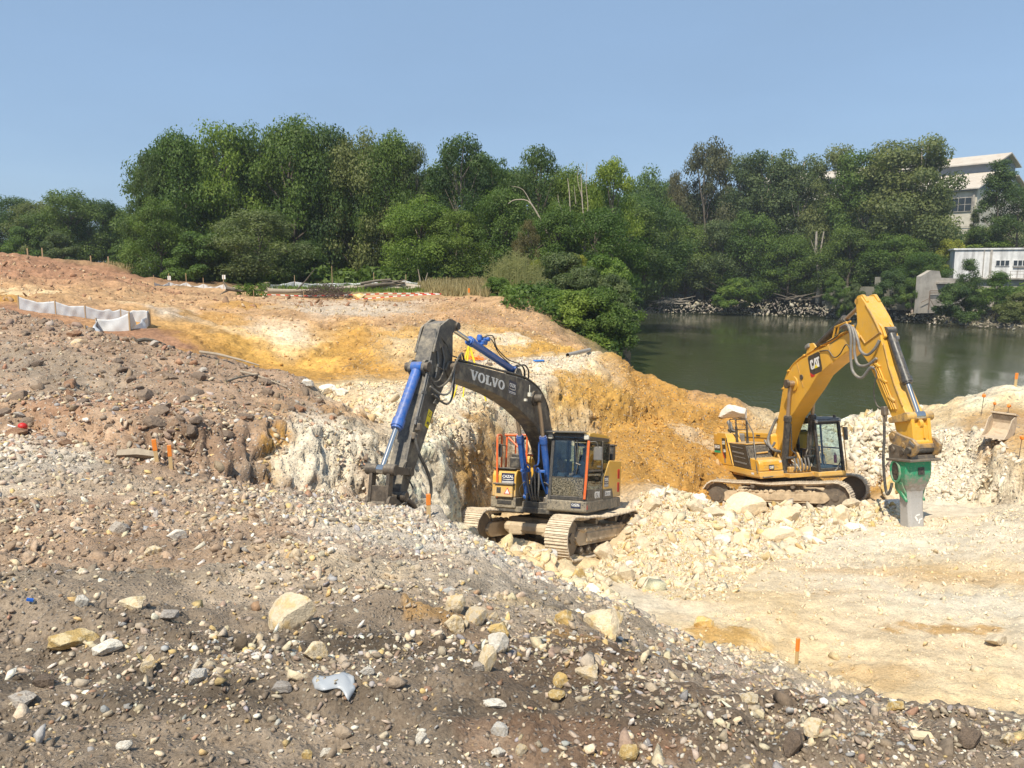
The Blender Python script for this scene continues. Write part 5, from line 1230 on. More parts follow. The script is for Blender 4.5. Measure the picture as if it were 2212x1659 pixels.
for s in (-1, 1):
    cylinder_ram(KX, 'boom_ram', (.80, 1.28), (1.53, 4.32), .615, .115, .062, M_ccyl, M_drod, s * .46)
    y = s * .46
    MB().tube(spline([(1.22, y - s * .12, 2.95), (1.14, y - s * .15, 2.4), (1.12, y - s * .16, 2.05), (1.18, y - s * .26, 1.92), (1.16, y - s * .28, 1.76)], 4), .026, 7).box((1.10, y - s * .12, 1.78), (.06, .34, .08), bev=.01).build('oil_pipe', M_ccyl, KX, smooth=True)
lg = MB()
for s in (-1, 1): lg.prism(rounded([(2.05, 5.06), (2.95, 5.28), (2.62, 5.62), (2.35, 5.60)], .08), s * .16 - .03, s * .16 + .03)
lg.build('ram_lug', M_cy, kbo, bevel=.01)
cylinder_ram(KX, 'arm_ram', (2.48, 5.46), (5.20, 6.62), .62, .125, .062, M_ccyl, M_drod, 0)
MB().box((2.30, -.16, 5.52), (.26, .16, .14), (0, -.3, 0), bev=.03).build('ram_valve', M_hgrey, KX)
pp = MB()
for k in range(3):
    y = -.25 + k * .07
    pp.tube(spline([(4.6, y, 5.80), (4.0, y, 5.68), (2.9, y, 5.41), (2.0, y, 5.19), (1.38, y, 4.95), (.9, y, 4.55), (.62, y, 3.95), (.40, y, 3.40), (.12, y, 2.95)], 4), .024, 6)
    pp.tube(spline([(4.6, -y, 5.80), (2.9, -y, 5.41), (2.0, -y, 5.19), (1.38, -y, 4.95), (.9, -y, 4.55), (.55, -y, 3.8)], 4), .024, 6)
for (x, z) in ((4.2, 5.74), (3.2, 5.5), (2.2, 5.26), (1.15, 4.80), (.72, 4.2)): pp.box((x, 0, z - .02), (.08, .62, .05), (0, -.35, 0))
pp.build('steel_pipe', M_cy, kbo, smooth=True)
MB().tube([(4.0, -.33, 5.66), (4.15, -.33, 5.98), (4.75, -.33, 6.06), (4.85, -.33, 5.86)], .03, 6).tube([(4.0, -.2, 5.70), (4.15, -.2, 6.0), (4.75, -.2, 6.08)], .03, 6).box((4.75, -.28, 5.92), (.3, .22, .08), bev=.02).build('pipe_guard', M_cy, kbo, smooth=True)
# ---- arm
ks = [(5.16, 6.60), (5.22, 6.72), (5.42, 6.74), (5.62, 6.52), (5.96, 6.05), (6.20, 5.60), (6.24, 5.38), (6.42, 4.62), (6.64, 4.11), (6.96, 3.51), (7.20, 3.16), (7.30, 2.70), (7.10, 2.50), (6.80, 2.52), (6.64, 2.78), (6.57, 3.06), (6.35, 3.44), (6.12, 3.80), (5.83, 4.36), (5.59, 4.77), (5.24, 5.12), (5.02, 5.42), (5.0, 5.70), (5.10, 5.88), (5.17, 5.98)]
kso = MB().prism(ks, -.27, .27).build('arm', M_cy, KX, bevel=.02)
for s in (-1, 1): MB().prism(rounded([(5.08, 6.55), (5.18, 6.78), (5.45, 6.80), (5.64, 6.56), (5.5, 6.40), (5.25, 6.42)], .06), s * .19 - .045, s * .19 + .045).build('head_plate', M_cy, kso, bevel=.012)
for s in (-1, 1): MB().prism(rounded([(5.95, 5.98), (6.22, 5.74), (6.34, 5.46), (6.2, 5.40), (5.95, 5.6)], .05), s * .17 - .04, s * .17 + .04).build('ram_mount', M_cy, kso, bevel=.012)
MB().cyl((5.20, -.27, 6.62), (5.20, .27, 6.62), .09, 16).cyl((6.12, -.26, 5.55), (6.12, .26, 5.55), .10, 16).build('pivot_pin', M_cyw, kso, smooth=True)
MB().tube([(5.64, -.285, 6.50), (5.99, -.285, 6.02), (6.24, -.285, 5.60), (5.52, -.285, 5.35), (5.30, -.285, 5.6)], .022, 6).tube([(6.34, -.285, 5.3), (6.52, -.285, 4.62), (6.74, -.285, 4.05), (7.0, -.285, 3.52)], .02, 6).build('weld_seam', M_cyw, kso, smooth=True)
ap = MB()
for k in range(3):
    y = -.30 - .0 * k; x = k * .09
    ap.tube([(5.85 + x, y, 4.75), (6.10 + x, y, 4.28), (6.42 + x * .9, y, 3.70), (6.56 + x, y, 3.42)], .022, 6)
for (x, z) in ((5.95, 4.7), (6.2, 4.25), (6.5, 3.72)): ap.box((x + .06, -.30, z), (.30, .06, .05), (0, .5, 0))
ap.build('steel_pipe', M_cy, kso, smooth=True)
cylinder_ram(KX, 'bucket_ram', (6.26, 5.62), (7.24, 3.24), .60, .125, .066, M_ccyl, M_chrome, 0)
MB().box((6.36, .10, 5.42), (.10, .2, .12), bev=.02).build('ram_valve', M_hgrey, KX)
lk = MB()
for s in (-1, 1): lk.prism(rounded([(6.56, 3.05), (6.56, 3.20), (7.24, 3.34), (7.32, 3.22), (7.22, 3.10)], .04), s * .36 - .03, s * .36 + .03)
for s in (-1, 1): lk.cyl((7.22, s * .09, 3.22), (7.22, s * .40, 3.22), .12, 18)
lk.cyl((6.58, -.40, 3.12), (6.58, .40, 3.12), .08, 14)
lk.build('side_link', paint('dusty_digger_yellow', (.60, .35, .08), .6, 0, (.16, .12, .08), .45, 5.0), KX, smooth=True, bevel=.008)
h2 = MB()
for s in (-1, 1): h2.prism([(7.12, 3.18), (7.32, 3.18), (7.34, 2.50), (7.12, 2.50)], s * .24 - .045, s * .24 + .045)
h2.box((7.25, 0, 2.72), (.12, .44, .48)).cyl((7.24, -.32, 2.50), (7.24, .32, 2.50), .11, 16).cyl((7.24, -.05, 3.02), (7.24, .05, 3.02), .13, 14).box((7.33, .06, 2.78), (.08, .05, .30), (0, 0, .2), taper=.3)
h2.build('power_link', M_cy, KX, smooth=True, bevel=.01)
M_cyd = paint('grimy_digger_yellow', (.50, .29, .075), .6, 0, (.13, .10, .075), .55, 5.0)
qc = MB()
for s in (-1, 1): qc.prism(rounded([(6.46, 2.72), (6.62, 2.84), (6.95, 2.72), (7.42, 2.62), (7.60, 2.46), (7.56, 2.28), (7.36, 2.14), (7.0, 2.22), (6.72, 2.42), (6.50, 2.54)], .05), s * .34 - .05, s * .34 + .05)
qc.box((7.05, 0, 2.42), (.7, .6, .12)).cyl((6.66, -.42, 2.68), (6.66, .42, 2.68), .085, 14).cyl((7.06, -.41, 2.46), (7.06, .41, 2.46), .07, 14)
qc.build('quick_coupler', M_cyd, KX, smooth=True, bevel=.01)
for s in (-1, 1): MB().box((7.42, s * .40, 2.50), (.22, .02, .07), (0, .55, 0)).build('coupler_mark', M_hgrey, KX)
MB().cyl((7.30, -.46, 2.32), (7.30, .46, 2.32), .09, 16).build('coupler_bar', M_blk, KX, smooth=True)
# ---- hydraulic breaker, pinned in the coupler: a part of the working machine
br = MB()
for s in (-1, 1): br.prism(rounded([(6.44, 2.06), (6.44, 2.40), (6.60, 2.48), (7.02, 2.40), (7.16, 2.30), (7.24, 2.06)], .05), s * .36 - .04, s * .36 + .04)
br.box((6.90, 0, 2.04), (1.04, .92, .07), bev=.01).box((7.28, 0, 2.12), (.10, .70, .12)).cyl((6.66, -.44, 2.32), (6.66, .44, 2.32), .07, 12)
hb = br.build('breaker_bracket', M_steel, KX, smooth=True, bevel=.01)
for (x, z) in ((6.62, 2.34), (7.02, 2.26)): MB().cyl((x, -.43, z), (x, -.39, z), .08, 14).build('bolt', M_dsteel, hb, smooth=True)
m, nt, b = nodes_of('green_to_grey_breaker')        # green paint scraped to bare grey steel by the rock at its lower end
tc = N(nt, 'ShaderNodeTexCoord'); sx = N(nt, 'ShaderNodeSeparateXYZ'); nt.links.new(tc.outputs['Object'], sx.inputs[0])
n1 = N(nt, 'ShaderNodeTexNoise', Scale=7.0, Detail=7.0, Roughness=.65); nt.links.new(tc.outputs['Object'], n1.inputs['Vector'])
f = mth(nt, 'ADD', mth(nt, 'MULTIPLY', sx.outputs[2], 1.0), mth(nt, 'MULTIPLY', mth(nt, 'SUBTRACT', n1.outputs[0], .5), .9))
f = mth(nt, 'ADD', f, mth(nt, 'MULTIPLY', sx.outputs[0], -.55)); f = mth(nt, 'ADD', f, 3.75)
f = mth(nt, 'MULTIPLY', f, .5)
r = ramp(nt, f, [(.30, (.42, .41, .40)), (.52, (.36, .35, .34)), (.62, (.26, .22, .19)), (.70, (.10, .25, .16)), (.80, (.018, .27, .13))])
n2 = N(nt, 'ShaderNodeTexNoise', Scale=22.0, Detail=6.0); nt.links.new(tc.outputs['Object'], n2.inputs['Vector'])
nt.links.new(mixc(nt, ramp(nt, n2.outputs[0], [(.55, (0, 0, 0)), (.72, (.55, .55, .55))]).outputs[0], r.outputs[0], (.30, .27, .22)), b.inputs['Base Color'])
b.inputs['Roughness'].default_value = .5; b.inputs['Metallic'].default_value = .15
M_brk = m
hx0, hx1 = 6.42, 7.30
hm = MB()
def oct_(cx, wx, wy, z, c=.10): return [(cx - wx + c, -wy, z), (cx + wx - c, -wy, z), (cx + wx, -wy + c, z), (cx + wx, wy - c, z), (cx + wx - c, wy, z), (cx - wx + c, wy, z), (cx - wx, wy - c, z), (cx - wx, -wy + c, z)]
levels = [(6.70, .22, .235, .10, .06), (6.70, .225, .24, .22, .06), (6.71, .225, .24, .62, .07), (6.73, .225, .245, .98, .07), (6.75, .24, .26, 1.18, .08), (6.78, .30, .34, 1.34, .10), (6.80, .35, .39, 1.52, .11), (6.82, .37, .40, 1.66, .11), (6.84, .38, .40, 2.0, .11)]
rings = [oct_(*[l[0], l[1], l[2], l[3], l[4]]) for l in levels]
vs = [p for r_ in rings for p in r_]; fs = [tuple(range(7, -1, -1)), tuple(range(len(vs) - 8, len(vs)))]
for k in range(len(rings) - 1):
    for i in range(8): j = (i + 1) % 8; fs.append((k * 8 + i, k * 8 + j, k * 8 + 8 + j, k * 8 + 8 + i))
hm.add(vs, fs)
hmo = hm.build('breaker_housing', M_brk, hb, bevel=.015)
# oval side opening with its rim, front slot, ribs
ov = [(.17 * math.cos(t), .26 * math.sin(t)) for t in [2 * math.pi * i / 20 for i in range(20)]]
oc = Vector((6.70, -.485, 1.72))
MB().prism([(6.70 + a, 1.74 + b_ - .02) for a, b_ in ov], -.412, -.38).build('side_opening', M_cb, hmo)
MB().tube([(6.70 + a * 1.12, -.41, 1.74 + b_ * 1.1 - .02) for a, b_ in ov] + [(6.70 + ov[0][0] * 1.12, -.41, 1.72)], .035, 8).build('opening_rim', M_green, hmo, smooth=True)
MB().box((7.206, .0, 1.74), (.012, .19, .20)).build('front_slot', M_cb, hmo)
MB().cyl((6.72, -.42, 1.70), (6.72, -.39, 1.70), .06, 10).box((6.68, -.42, 1.56), (.10, .03, .12)).build('accumulator', M_dsteel, hmo)
for s in (-1, 1): MB().prism([(6.50, 1.38), (6.62, 1.34), (6.94, .95), (6.92, .88), (6.50, 1.22)], s * .27 - .05, s * .27 + .02).build('rib', M_green, hmo, bevel=.02)
MB().prism([(-.39, 1.42), (-.27, 1.42), (-.245, 1.0), (-.31, 1.16)], 6.6, 6.9, 'x').build('rib', M_green, hmo, bevel=.01)
MB().prism([(.39, 1.42), (.27, 1.42), (.245, 1.0), (.31, 1.16)], 6.6, 6.9, 'x').build('rib', M_green, hmo, bevel=.01)
MB().box((6.935, .02, .52), (.012, .12, .035), (.2, 0, 0)).box((6.935, -.03, .42), (.012, .05, .14), (.5, 0, 0)).box((6.935, .10, .40), (.012, .10, .03), (.3, 0, 0)).box((6.935, .05, .33), (.012, .03, .10), (-.4, 0, 0)).build('paint_smear', M_white, hmo)
MB().cyl((6.70, 0, .15), (6.70, 0, -.35), .085, 16).build('chisel', M_steel, hmo, smooth=True)
# hoses
for k, pts in enumerate([
    [(4.55, -.40, 5.92), (4.95, -.44, 5.95), (5.12, -.46, 5.60), (5.08, -.48, 5.0), (5.15, -.48, 4.55), (5.50, -.46, 4.35), (5.82, -.38, 4.62), (5.95, -.34, 4.60)],
    [(4.6, -.36, 5.90), (5.02, -.40, 5.92), (5.22, -.42, 5.55), (5.22, -.44, 5.1), (5.35, -.44, 4.75), (5.70, -.40, 4.70), (6.05, -.32, 4.88)],
    [(4.6, -.34, 5.86), (5.08, -.36, 5.86), (5.34, -.40, 5.5), (5.45, -.40, 5.15), (5.75, -.40, 5.0), (6.05, -.36, 5.15), (6.2, -.3, 5.38)],
    [(3.2, -.32, 5.30), (3.7, -.33, 5.28), (4.0, -.34, 5.05), (4.35, -.36, 5.12), (4.75, -.40, 5.38), (5.0, -.44, 5.22), (5.05, -.48, 4.9)],
    [(5.95, -.34, 4.6), (6.12, -.40, 4.40), (5.98, -.42, 3.95), (6.05, -.40, 3.55), (6.30, -.36, 3.42)],
    [(2.9, -.32, 5.38), (3.3, -.33, 5.50), (4.0, -.34, 5.62), (4.5, -.36, 5.8)]]):
    hose(KX, pts, .042 if k < 3 else .018, M_hgrey if k < 3 else M_rub, n=8, sp=6)
MB().box((6.32, -.36, 3.38), (.20, .14, .26), bev=.03).cyl((6.30, -.38, 3.25), (6.30, -.38, 3.0), .035, 10).cyl((6.40, -.38, 3.25), (6.40, -.38, 3.08), .03, 10).build('hose_valve', M_steel, kso, smooth=True)
hose(KX, [(6.30, -.38, 3.05), (6.32, -.42, 2.6), (6.34, -.50, 2.1), (6.36, -.52, 1.6), (6.42, -.54, 1.2), (6.52, -.56, 1.08), (6.60, -.52, 1.22), (6.62, -.48, 1.40)], .038, M_rub, n=8, sp=6)
hose(KX, [(.30, -.30, 1.95), (.40, -.62, 2.05), (.10, -.62, 2.35), (.12, -.45, 2.8), (.30, -.33, 3.15)], .05, M_hgrey, n=8, sp=6)
hose(KX, [(-.1, -.64, 2.35), (.12, -.66, 2.22), (.28, -.58, 2.15), (.36, -.50, 2.3)], .045, M_hgrey)
for i in range(5):
    y = -.26 + i * .13
    hose(KX, [(1.16, y, 1.75), (1.22, y, 1.5), (1.12, y, 1.32), (.75, y, 1.36), (.3, y, 1.5)], .03, M_hgrey)
hose(KX, [(1.10, -.33, 1.70), (1.22, -.18, 1.5), (1.20, -.05, 1.30)], .016, M_lamp)
MB().box((.9, 0, 1.35), (.4, .8, .2), bev=.03).build('swivel_block', M_cyw, KX)

# ------------------------------------------------------------------ the operator in the first cab
M_skin = paint('skin', (.45, .25, .16), .6); M_shirt = paint('pale_shirt', (.62, .68, .72), .85); M_jean = paint('blue_jeans', (.07, .11, .19), .9); M_hair = paint('dark_hair', (.03, .022, .017), .8)
def skinned(name, joints, edges, mat, parent, root=0, sub=2):
    me = bpy.data.meshes.new(name); me.from_pydata([j[0] for j in joints], edges, []); me.materials.append(mat)
    o = bpy.data.objects.new(name, me); link(o, parent)
    sm = o.modifiers.new('skin', 'SKIN')
    for i, j in enumerate(joints):
        d = me.skin_vertices[0].data[i]; d.radius = (j[1], j[1] if len(j) < 3 else j[2]); d.use_root = (i == root)
    sb = o.modifiers.new('sub', 'SUBSURF'); sb.levels = sb.render_levels = sub
    return o
PO = bpy.data.objects.new('person', None); COL.objects.link(PO); PO.matrix_world = VX.matrix_world @ Matrix.Translation((.12, .86, 1.76))
tag(PO, 'person in pale shirt and blue jeans seated at the controls behind the windscreen', 'person')
def arm_(s): return [((-.02, s * .19, .48), .062), ((.12, s * .27, .26), .05), ((.36, s * .25, .20), .038), ((.44, s * .24, .21), .03)]
J = [((0, 0, .10), .16, .13), ((-.03, 0, .30), .15, .11), ((-.05, 0, .46), .17, .10), ((-.03, 0, .58), .06), ((-.02, 0, .64), .055), ((.0, 0, .74), .10, .085), ((.0, 0, .84), .08)]
E_ = [(0, 1), (1, 2), (2, 3), (3, 4), (4, 5), (5, 6)]
for s in (-1, 1):
    n = len(J); J += [((.02, s * .10, .08), .10), ((.45, s * .14, .10), .075), ((.62, s * .13, -.28), .055), ((.68, s * .13, -.36), .045), ((.80, s * .14, -.38), .04)]
    E_ += [(0, n), (n, n + 1), (n + 1, n + 2), (n + 2, n + 3), (n + 3, n + 4)]
    n = len(J); J += arm_(s); E_ += [(2, n), (n, n + 1), (n + 1, n + 2), (n + 2, n + 3)]
skinned('body', J, E_, M_skin, PO)
for s in (-1, 1):
    for k in range(5):
        a = -.4 + .2 * k
        b0 = Vector((.45, s * .24 + (k - 2) * .018, .21)); L_ = (.07, .085, .09, .085, .065)[k]
        skinned('finger', [(b0 - Vector((.02, 0, 0)), .010), (b0 + Vector((L_ * .5, 0, .01)), .009), (b0 + Vector((L_ * .8, 0, -.03)), .008), (b0 + Vector((L_ * .55, 0, -.055)), .007)], [(0, 1), (1, 2), (2, 3)], M_skin, PO, sub=1)
JS = [((0, 0, .08), .175, .145), ((-.03, 0, .30), .168, .125), ((-.05, 0, .46), .185, .115), ((-.04, 0, .55), .08)]; ES = [(0, 1), (1, 2), (2, 3)]
for s in (-1, 1):
    n = len(JS); JS += [((-.02, s * .19, .48), .078), ((.09, s * .26, .31), .068)]; ES += [(2, n), (n, n + 1)]
skinned('shirt', JS, ES, M_shirt, PO)
JT = [((0, 0, .08), .17, .14)]; ET = []
for s in (-1, 1):
    n = len(JT); JT += [((.04, s * .10, .08), .115), ((.45, s * .14, .10), .088), ((.61, s * .13, -.26), .07)]; ET += [(0, n), (n, n + 1), (n + 1, n + 2)]
skinned('trousers', JT, ET, M_jean, PO)
MB().add(*rock_shape(.105, (-.015, 0, .83), .9, 3, 2, .1)).build('hair', M_hair, PO, smooth=True)
MB().box((.098, 0, .745), (.03, .028, .04), taper=.5).box((.088, 0, .69), (.012, .05, .012)).box((.088, -.035, .775), (.012, .022, .012)).box((.088, .035, .775), (.012, .022, .012)).build('face', paint('face_features', (.30, .14, .10), .6), PO)
# ================================================================== STONES
def hull_proto(seed, n=11, flat=.75, smooth_round=0.0):
    r = np.random.default_rng(seed)
    p = r.normal(size=(n, 3)); p /= np.linalg.norm(p, axis=1)[:, None]
    p *= r.uniform(.75, 1.0, (n, 1)) * np.array([1.15, .85, flat])
    bm = bmesh.new()
    for q in p: bm.verts.new(q)
    bmesh.ops.convex_hull(bm, input=bm.verts)
    bmesh.ops.delete(bm, geom=[v for v in bm.verts if not v.link_faces], context='VERTS')
    bmesh.ops.triangulate(bm, faces=bm.faces)
    bm.verts.index_update()
    v = np.array([tuple(q.co) for q in bm.verts]); f = np.array([[q.index for q in g.verts] for g in bm.faces])
    bm.free(); return v, f
def ico_proto(seed, flat=.6):
    bm = bmesh.new(); bmesh.ops.create_icosphere(bm, subdivisions=1, radius=1)
    r = np.random.default_rng(seed)
    v = np.array([tuple(q.co) for q in bm.verts]) * np.array([1.2, .85, flat]) * r.uniform(.88, 1.1, (12, 1)); f = np.array([[q.index for q in g.verts] for g in bm.faces])
    bm.free(); return v, f
def scatter_mesh(name, P, S, C, protos, mat, smooth, sink=.25, tilt=.5):
    """many small stones in one mesh: positions P, sizes S, colours C"""
    n = len(P); pick = RNG.integers(0, len(protos), n)
    V, F, K = [], [], []; off = 0
    yaw = RNG.uniform(0, 2 * np.pi, n); ax = RNG.normal(0, tilt, (n, 2))
    for k, (pv, pf) in enumerate(protos):
        i = np.where(pick == k)[0]
        if not len(i): continue
        c, s = np.cos(yaw[i]), np.sin(yaw[i])
        v = pv[None] * S[i][:, None, None] * RNG.uniform(.8, 1.2, (len(i), 1, 3))
        x = v[..., 0] * c[:, None] - v[..., 1] * s[:, None]; y = v[..., 0] * s[:, None] + v[..., 1] * c[:, None]
        z = v[..., 2] + x * ax[i, 0][:, None] + y * ax[i, 1][:, None]
        w = np.stack([x, y, z], -1) + P[i][:, None, :]; w[..., 2] += (S[i] * (.5 - sink))[:, None]
        V.append(w.reshape(-1, 3)); K.append(np.repeat(C[i], len(pv), 0))
        F.append((pf[None] + (np.arange(len(i)) * len(pv))[:, None, None] + off).reshape(-1, 3)); off += len(i) * len(pv)
    return link(bpy.data.objects.new(name, mesh_np(name, np.concatenate(V), np.concatenate(F), mat, smooth, np.concatenate(K))))

def stone_material(name, grain=30.0, attr=True, col=None, bump=.5, var=.25, stain=None):
    m, nt, b = nodes_of(name)
    tc = N(nt, 'ShaderNodeTexCoord'); oi = N(nt, 'ShaderNodeObjectInfo')
    mp = N(nt, 'ShaderNodeVectorMath', operation='ADD'); nt.links.new(tc.outputs['Object'], mp.inputs[0])
    if not attr: nt.links.new(oi.outputs['Location'], mp.inputs[1])
    n1 = N(nt, 'ShaderNodeTexNoise', Scale=grain, Detail=8.0, Roughness=.68); nt.links.new(mp.outputs[0], n1.inputs['Vector'])
    n2 = N(nt, 'ShaderNodeTexNoise', Scale=grain * .18, Detail=5.0); nt.links.new(mp.outputs[0], n2.inputs['Vector'])
    k = ramp(nt, n1.outputs[0], [(.3, (1 - var * 1.4,) * 3), (.7, (1 + var,) * 3)])
    if attr:
        a = N(nt, 'ShaderNodeAttribute', attribute_name='Col'); base = a.outputs['Color']
    else:
        base = (*col, 1)
        hv = ramp(nt, oi.outputs['Random'], [(0, (.80, .80, .82)), (1, (1.14, 1.12, 1.08))]); base = mixc(nt, 1.0, base, hv.outputs[0], 'MULTIPLY')
    if stain is not None:
        f = ramp(nt, n2.outputs[0], [(.48, (0, 0, 0)), (.62, (1, 1, 1))]); base = mixc(nt, mth(nt, 'MULTIPLY', f.outputs[0], .8), base, (*stain, 1))
    c = mixc(nt, 1.0, base, k.outputs[0], 'MULTIPLY')
    nt.links.new(c, b.inputs['Base Color'])
    hs = mth(nt, 'ADD', n1.outputs[0], mth(nt, 'MULTIPLY', n2.outputs[0], 2.0))
    bp = N(nt, 'ShaderNodeBump', Strength=bump, Distance=(.9 if attr else .32) / grain); nt.links.new(hs, bp.inputs['Height']); nt.links.new(bp.outputs[0], b.inputs['Normal'])
    b.inputs['Roughness'].default_value = .88; b.inputs['Specular IOR Level'].default_value = .3
    return m
M_peb = stone_material('pebble', 120, bump=.25, var=.18)
M_chip = stone_material('stone_chip', 40, bump=.5)
RM = dict(cream=stone_material('cream_limestone', 14, False, (.72, .61, .44), .7, .14, (.66, .48, .23)),
          white=stone_material('white_limestone', 16, False, (.76, .72, .64), .7, .12, (.66, .58, .46)),
          yellow=stone_material('yellow_limestone', 14, False, (.66, .46, .18), .7, .18, (.70, .58, .36)),
          grey=stone_material('grey_stone', 26, False, (.44, .40, .35), .6, .2, (.30, .25, .21)),
          brown=stone_material('brown_clod', 20, False, (.26, .195, .145), .9, .3, (.19, .145, .11)),
          pit=stone_material('pit_limestone', 10, False, (.71, .585, .405), .7, .18, (.73, .62, .45)),
          red=stone_material('red_brown_clod', 12, False, (.30, .17, .10), .9, .3, (.38, .25, .16)))
HP = [hull_proto(s, 9 + s % 4) for s in range(12)]
IP = [ico_proto(s, .45 + .05 * (s % 5)) for s in range(10)]
def pal(n, table):
    w = np.array([t[0] for t in table], float); k = RNG.choice(len(table), n, p=w / w.sum())
    c = np.array([t[1] for t in table])[k]
    return np.clip(c * RNG.uniform(.72, 1.25, (n, 1)) * RNG.uniform(.95, 1.05, (n, 3)), .015, .85)
GRAVEL = [(30, (.46, .38, .29)), (9, (.36, .35, .34)), (28, (.64, .53, .37)), (9, (.60, .43, .19)), (20, (.30, .225, .165)), (14, (.74, .68, .57)), (4, (.38, .22, .14))]
def plan(n, y0, y1, xa, xb, p=2.0):
    """random plan points, thinning with distance"""
    u = RNG.random(n); y = y0 * (y1 / y0) ** u if p == 2 else RNG.uniform(y0, y1, n)
    x = RNG.uniform(-1, 1, n); return (xa(y) + xb(y)) / 2 + x * (xb(y) - xa(y)) / 2, y
crest_x = lambda y: np.interp(y, [0, 3.3, 4.5, 6.4, 8.2, 10, 12, 14], [2.6, 2.9, 1.9, 1.5, .5, -.25, -1.4, -2.4])
# pebbles and chips of the foreground
def ground_col(x, y):
    a = np.clip((np.arctan2(x, y) - _ang[0]) / (_ang[1] - _ang[0]), 0, NA - 1).astype(int); r = np.clip(np.interp(np.log(np.maximum(y, 1.61)), np.log(_rad), np.arange(NR)), 0, NR - 1).astype(int)
    return GC.reshape(NR, NA, 3)[r, a]
n = 60000
x, y = plan(n, 2.45, 14.0, lambda y: -.72 * y, lambda y: np.minimum(.72 * y, crest_x(y) + 1.6))
q3 = np.stack([x, y, 0 * x], 1)
dens = .55 * vnoise(q3 * [.5, 1, 1], .45, 301) + .4 * vnoise(q3, 1.6, 302) + np.clip((x / y + .2) * 1.0, -.3, .6)
keep = RNG.random(n) < np.clip(.55 + dens, .12, 1); x, y = x[keep], y[keep]; n = len(x)
S = np.clip(.00150 * y * np.exp(np.abs(RNG.normal(0, .70, n))) + .001, .0045, .055)
P = np.stack([x, y, ground_at(x, y)], 1); C = pal(n, GRAVEL)
k = np.clip(.75 - (S / y - .001) * 220, .12, .7)[:, None]; C = C * (1 - k) + ground_col(x, y) * RNG.uniform(.8, 1.35, (n, 1)) * k
h = RNG.random(n) < .36
tag(scatter_mesh('river_pebbles', P[h], np.minimum(S[h], .0052 * y[h] + .004), C[h], IP, M_peb, True, .25, .25), 'loose rounded river pebbles scattered over the dark foreground slope', kind='stuff')
tag(scatter_mesh('stone_chips', P[~h], S[~h] * 1.1, C[~h], HP, M_chip, False, .3, .5), 'angular stone chips scattered over the dark foreground slope', kind='stuff')
n = 9500
x, y = plan(n, 2.45, 12.0, lambda y: -.72 * y, lambda y: np.minimum(.72 * y, crest_x(y) + .6)); q3 = np.stack([x, y, 0 * x], 1)
keep = RNG.random(n) < np.clip(.45 + .9 * vnoise(q3 * [.5, 1, 1], .7, 311) - .6 * (x / y), .05, 1); x, y = x[keep], y[keep]; n = len(x)
S = np.clip(.0024 * y * np.exp(np.abs(RNG.normal(0, .66, n))), .007, .075)
tag(scatter_mesh('foreground_clods', np.stack([x, y, ground_at(x, y)], 1), S, ground_col(x, y) * RNG.uniform(.65, 1.15, (n, 1)), HP, M_chip, False, .45, .5), 'crumbly clods of dark earth over the foreground slope', kind='stuff')
# soil clods of the spoil heap
n = 5200
x, y = plan(n, 11.6, 23, lambda y: -.75 * y, lambda y: np.interp(y, [11, 13, 15, 18, 23], [-3.0, -1.8, -2.2, -5, -9]))
S = np.clip(.0013 * y * np.exp(np.abs(RNG.normal(0, .62, n))), .01, .16)
tag(scatter_mesh('soil_clods', np.stack([x, y, ground_at(x, y)], 1), S, pal(n, [(40, (.29, .215, .155)), (22, (.35, .25, .165)), (10, (.40, .23, .14)), (7, (.45, .40, .34)), (4, (.6, .5, .36)), (10, (.19, .145, .11))]), HP, M_chip, False, .35, .5), 'clods of dark earth and stones over the spoil heap', kind='stuff')
# limestone rubble of the pit
def zone(poly, n, y0, y1):
    """random plan points inside a polygon given by sightings (u, v, Y)"""
    q = np.array([(B(*p).x, B(*p).y) for p in poly])
    lo, hi = q.min(0), q.max(0); out = []
    while sum(len(o) for o in out) < n:
        c = RNG.uniform(lo, hi, (n * 3, 2)); ins = np.zeros(len(c), bool); j = len(q) - 1
        for i in range(len(q)):
            ins ^= ((q[i, 1] > c[:, 1]) != (q[j, 1] > c[:, 1])) & (c[:, 0] < (q[j, 0] - q[i, 0]) * (c[:, 1] - q[i, 1]) / (q[j, 1] - q[i, 1] + 1e-9) + q[i, 0]); j = i
        out.append(c[ins])
    c = np.concatenate(out)[:n]; return c[:, 0], c[:, 1]
PITC = [(40, (.70, .575, .385)), (25, (.73, .63, .46)), (15, (.62, .48, .26)), (6, (.55, .38, .14)), (8, (.50, .43, .33))]
Z_heap = [(1380, 1075, 22.8), (1500, 1068, 23.4), (1640, 1070, 23.6), (1800, 1068, 24.0), (1930, 1072, 24.2), (1950, 1125, 21.8), (1760, 1180, 18.8), (1640, 1250, 15.8), (1560, 1330, 12.8), (1440, 1310, 13.0), (1330, 1250, 14.2), (1260, 1235, 14.9), (1300, 1150, 18.2), (1360, 1110, 20.5)]
Z_front = [(1085, 1150, 17.0), (1180, 1160, 16.8), (1200, 1210, 15.2), (1290, 1245, 14.6), (1390, 1330, 11.8), (1300, 1310, 12.0), (1180, 1240, 13.6), (1090, 1190, 15.2)]
Z_floor = [(1500, 1400, 10.3), (1560, 1300, 13.2), (1700, 1200, 17.5), (1950, 1130, 21.5), (2250, 1100, 22), (2300, 1300, 13.5), (2300, 1580, 8.2), (1900, 1500, 9.2)]
Z_white = [(1830, 912, 35), (1940, 905, 34.4), (1960, 960, 31), (1930, 1060, 27.5), (1850, 1045, 29.5)]
Z_cutw = [(1990, 935, 30), (2070, 930, 28.5), (2140, 945, 26.8), (2230, 1010, 23), (2230, 1090, 22.6), (2000, 1090, 25.5)]
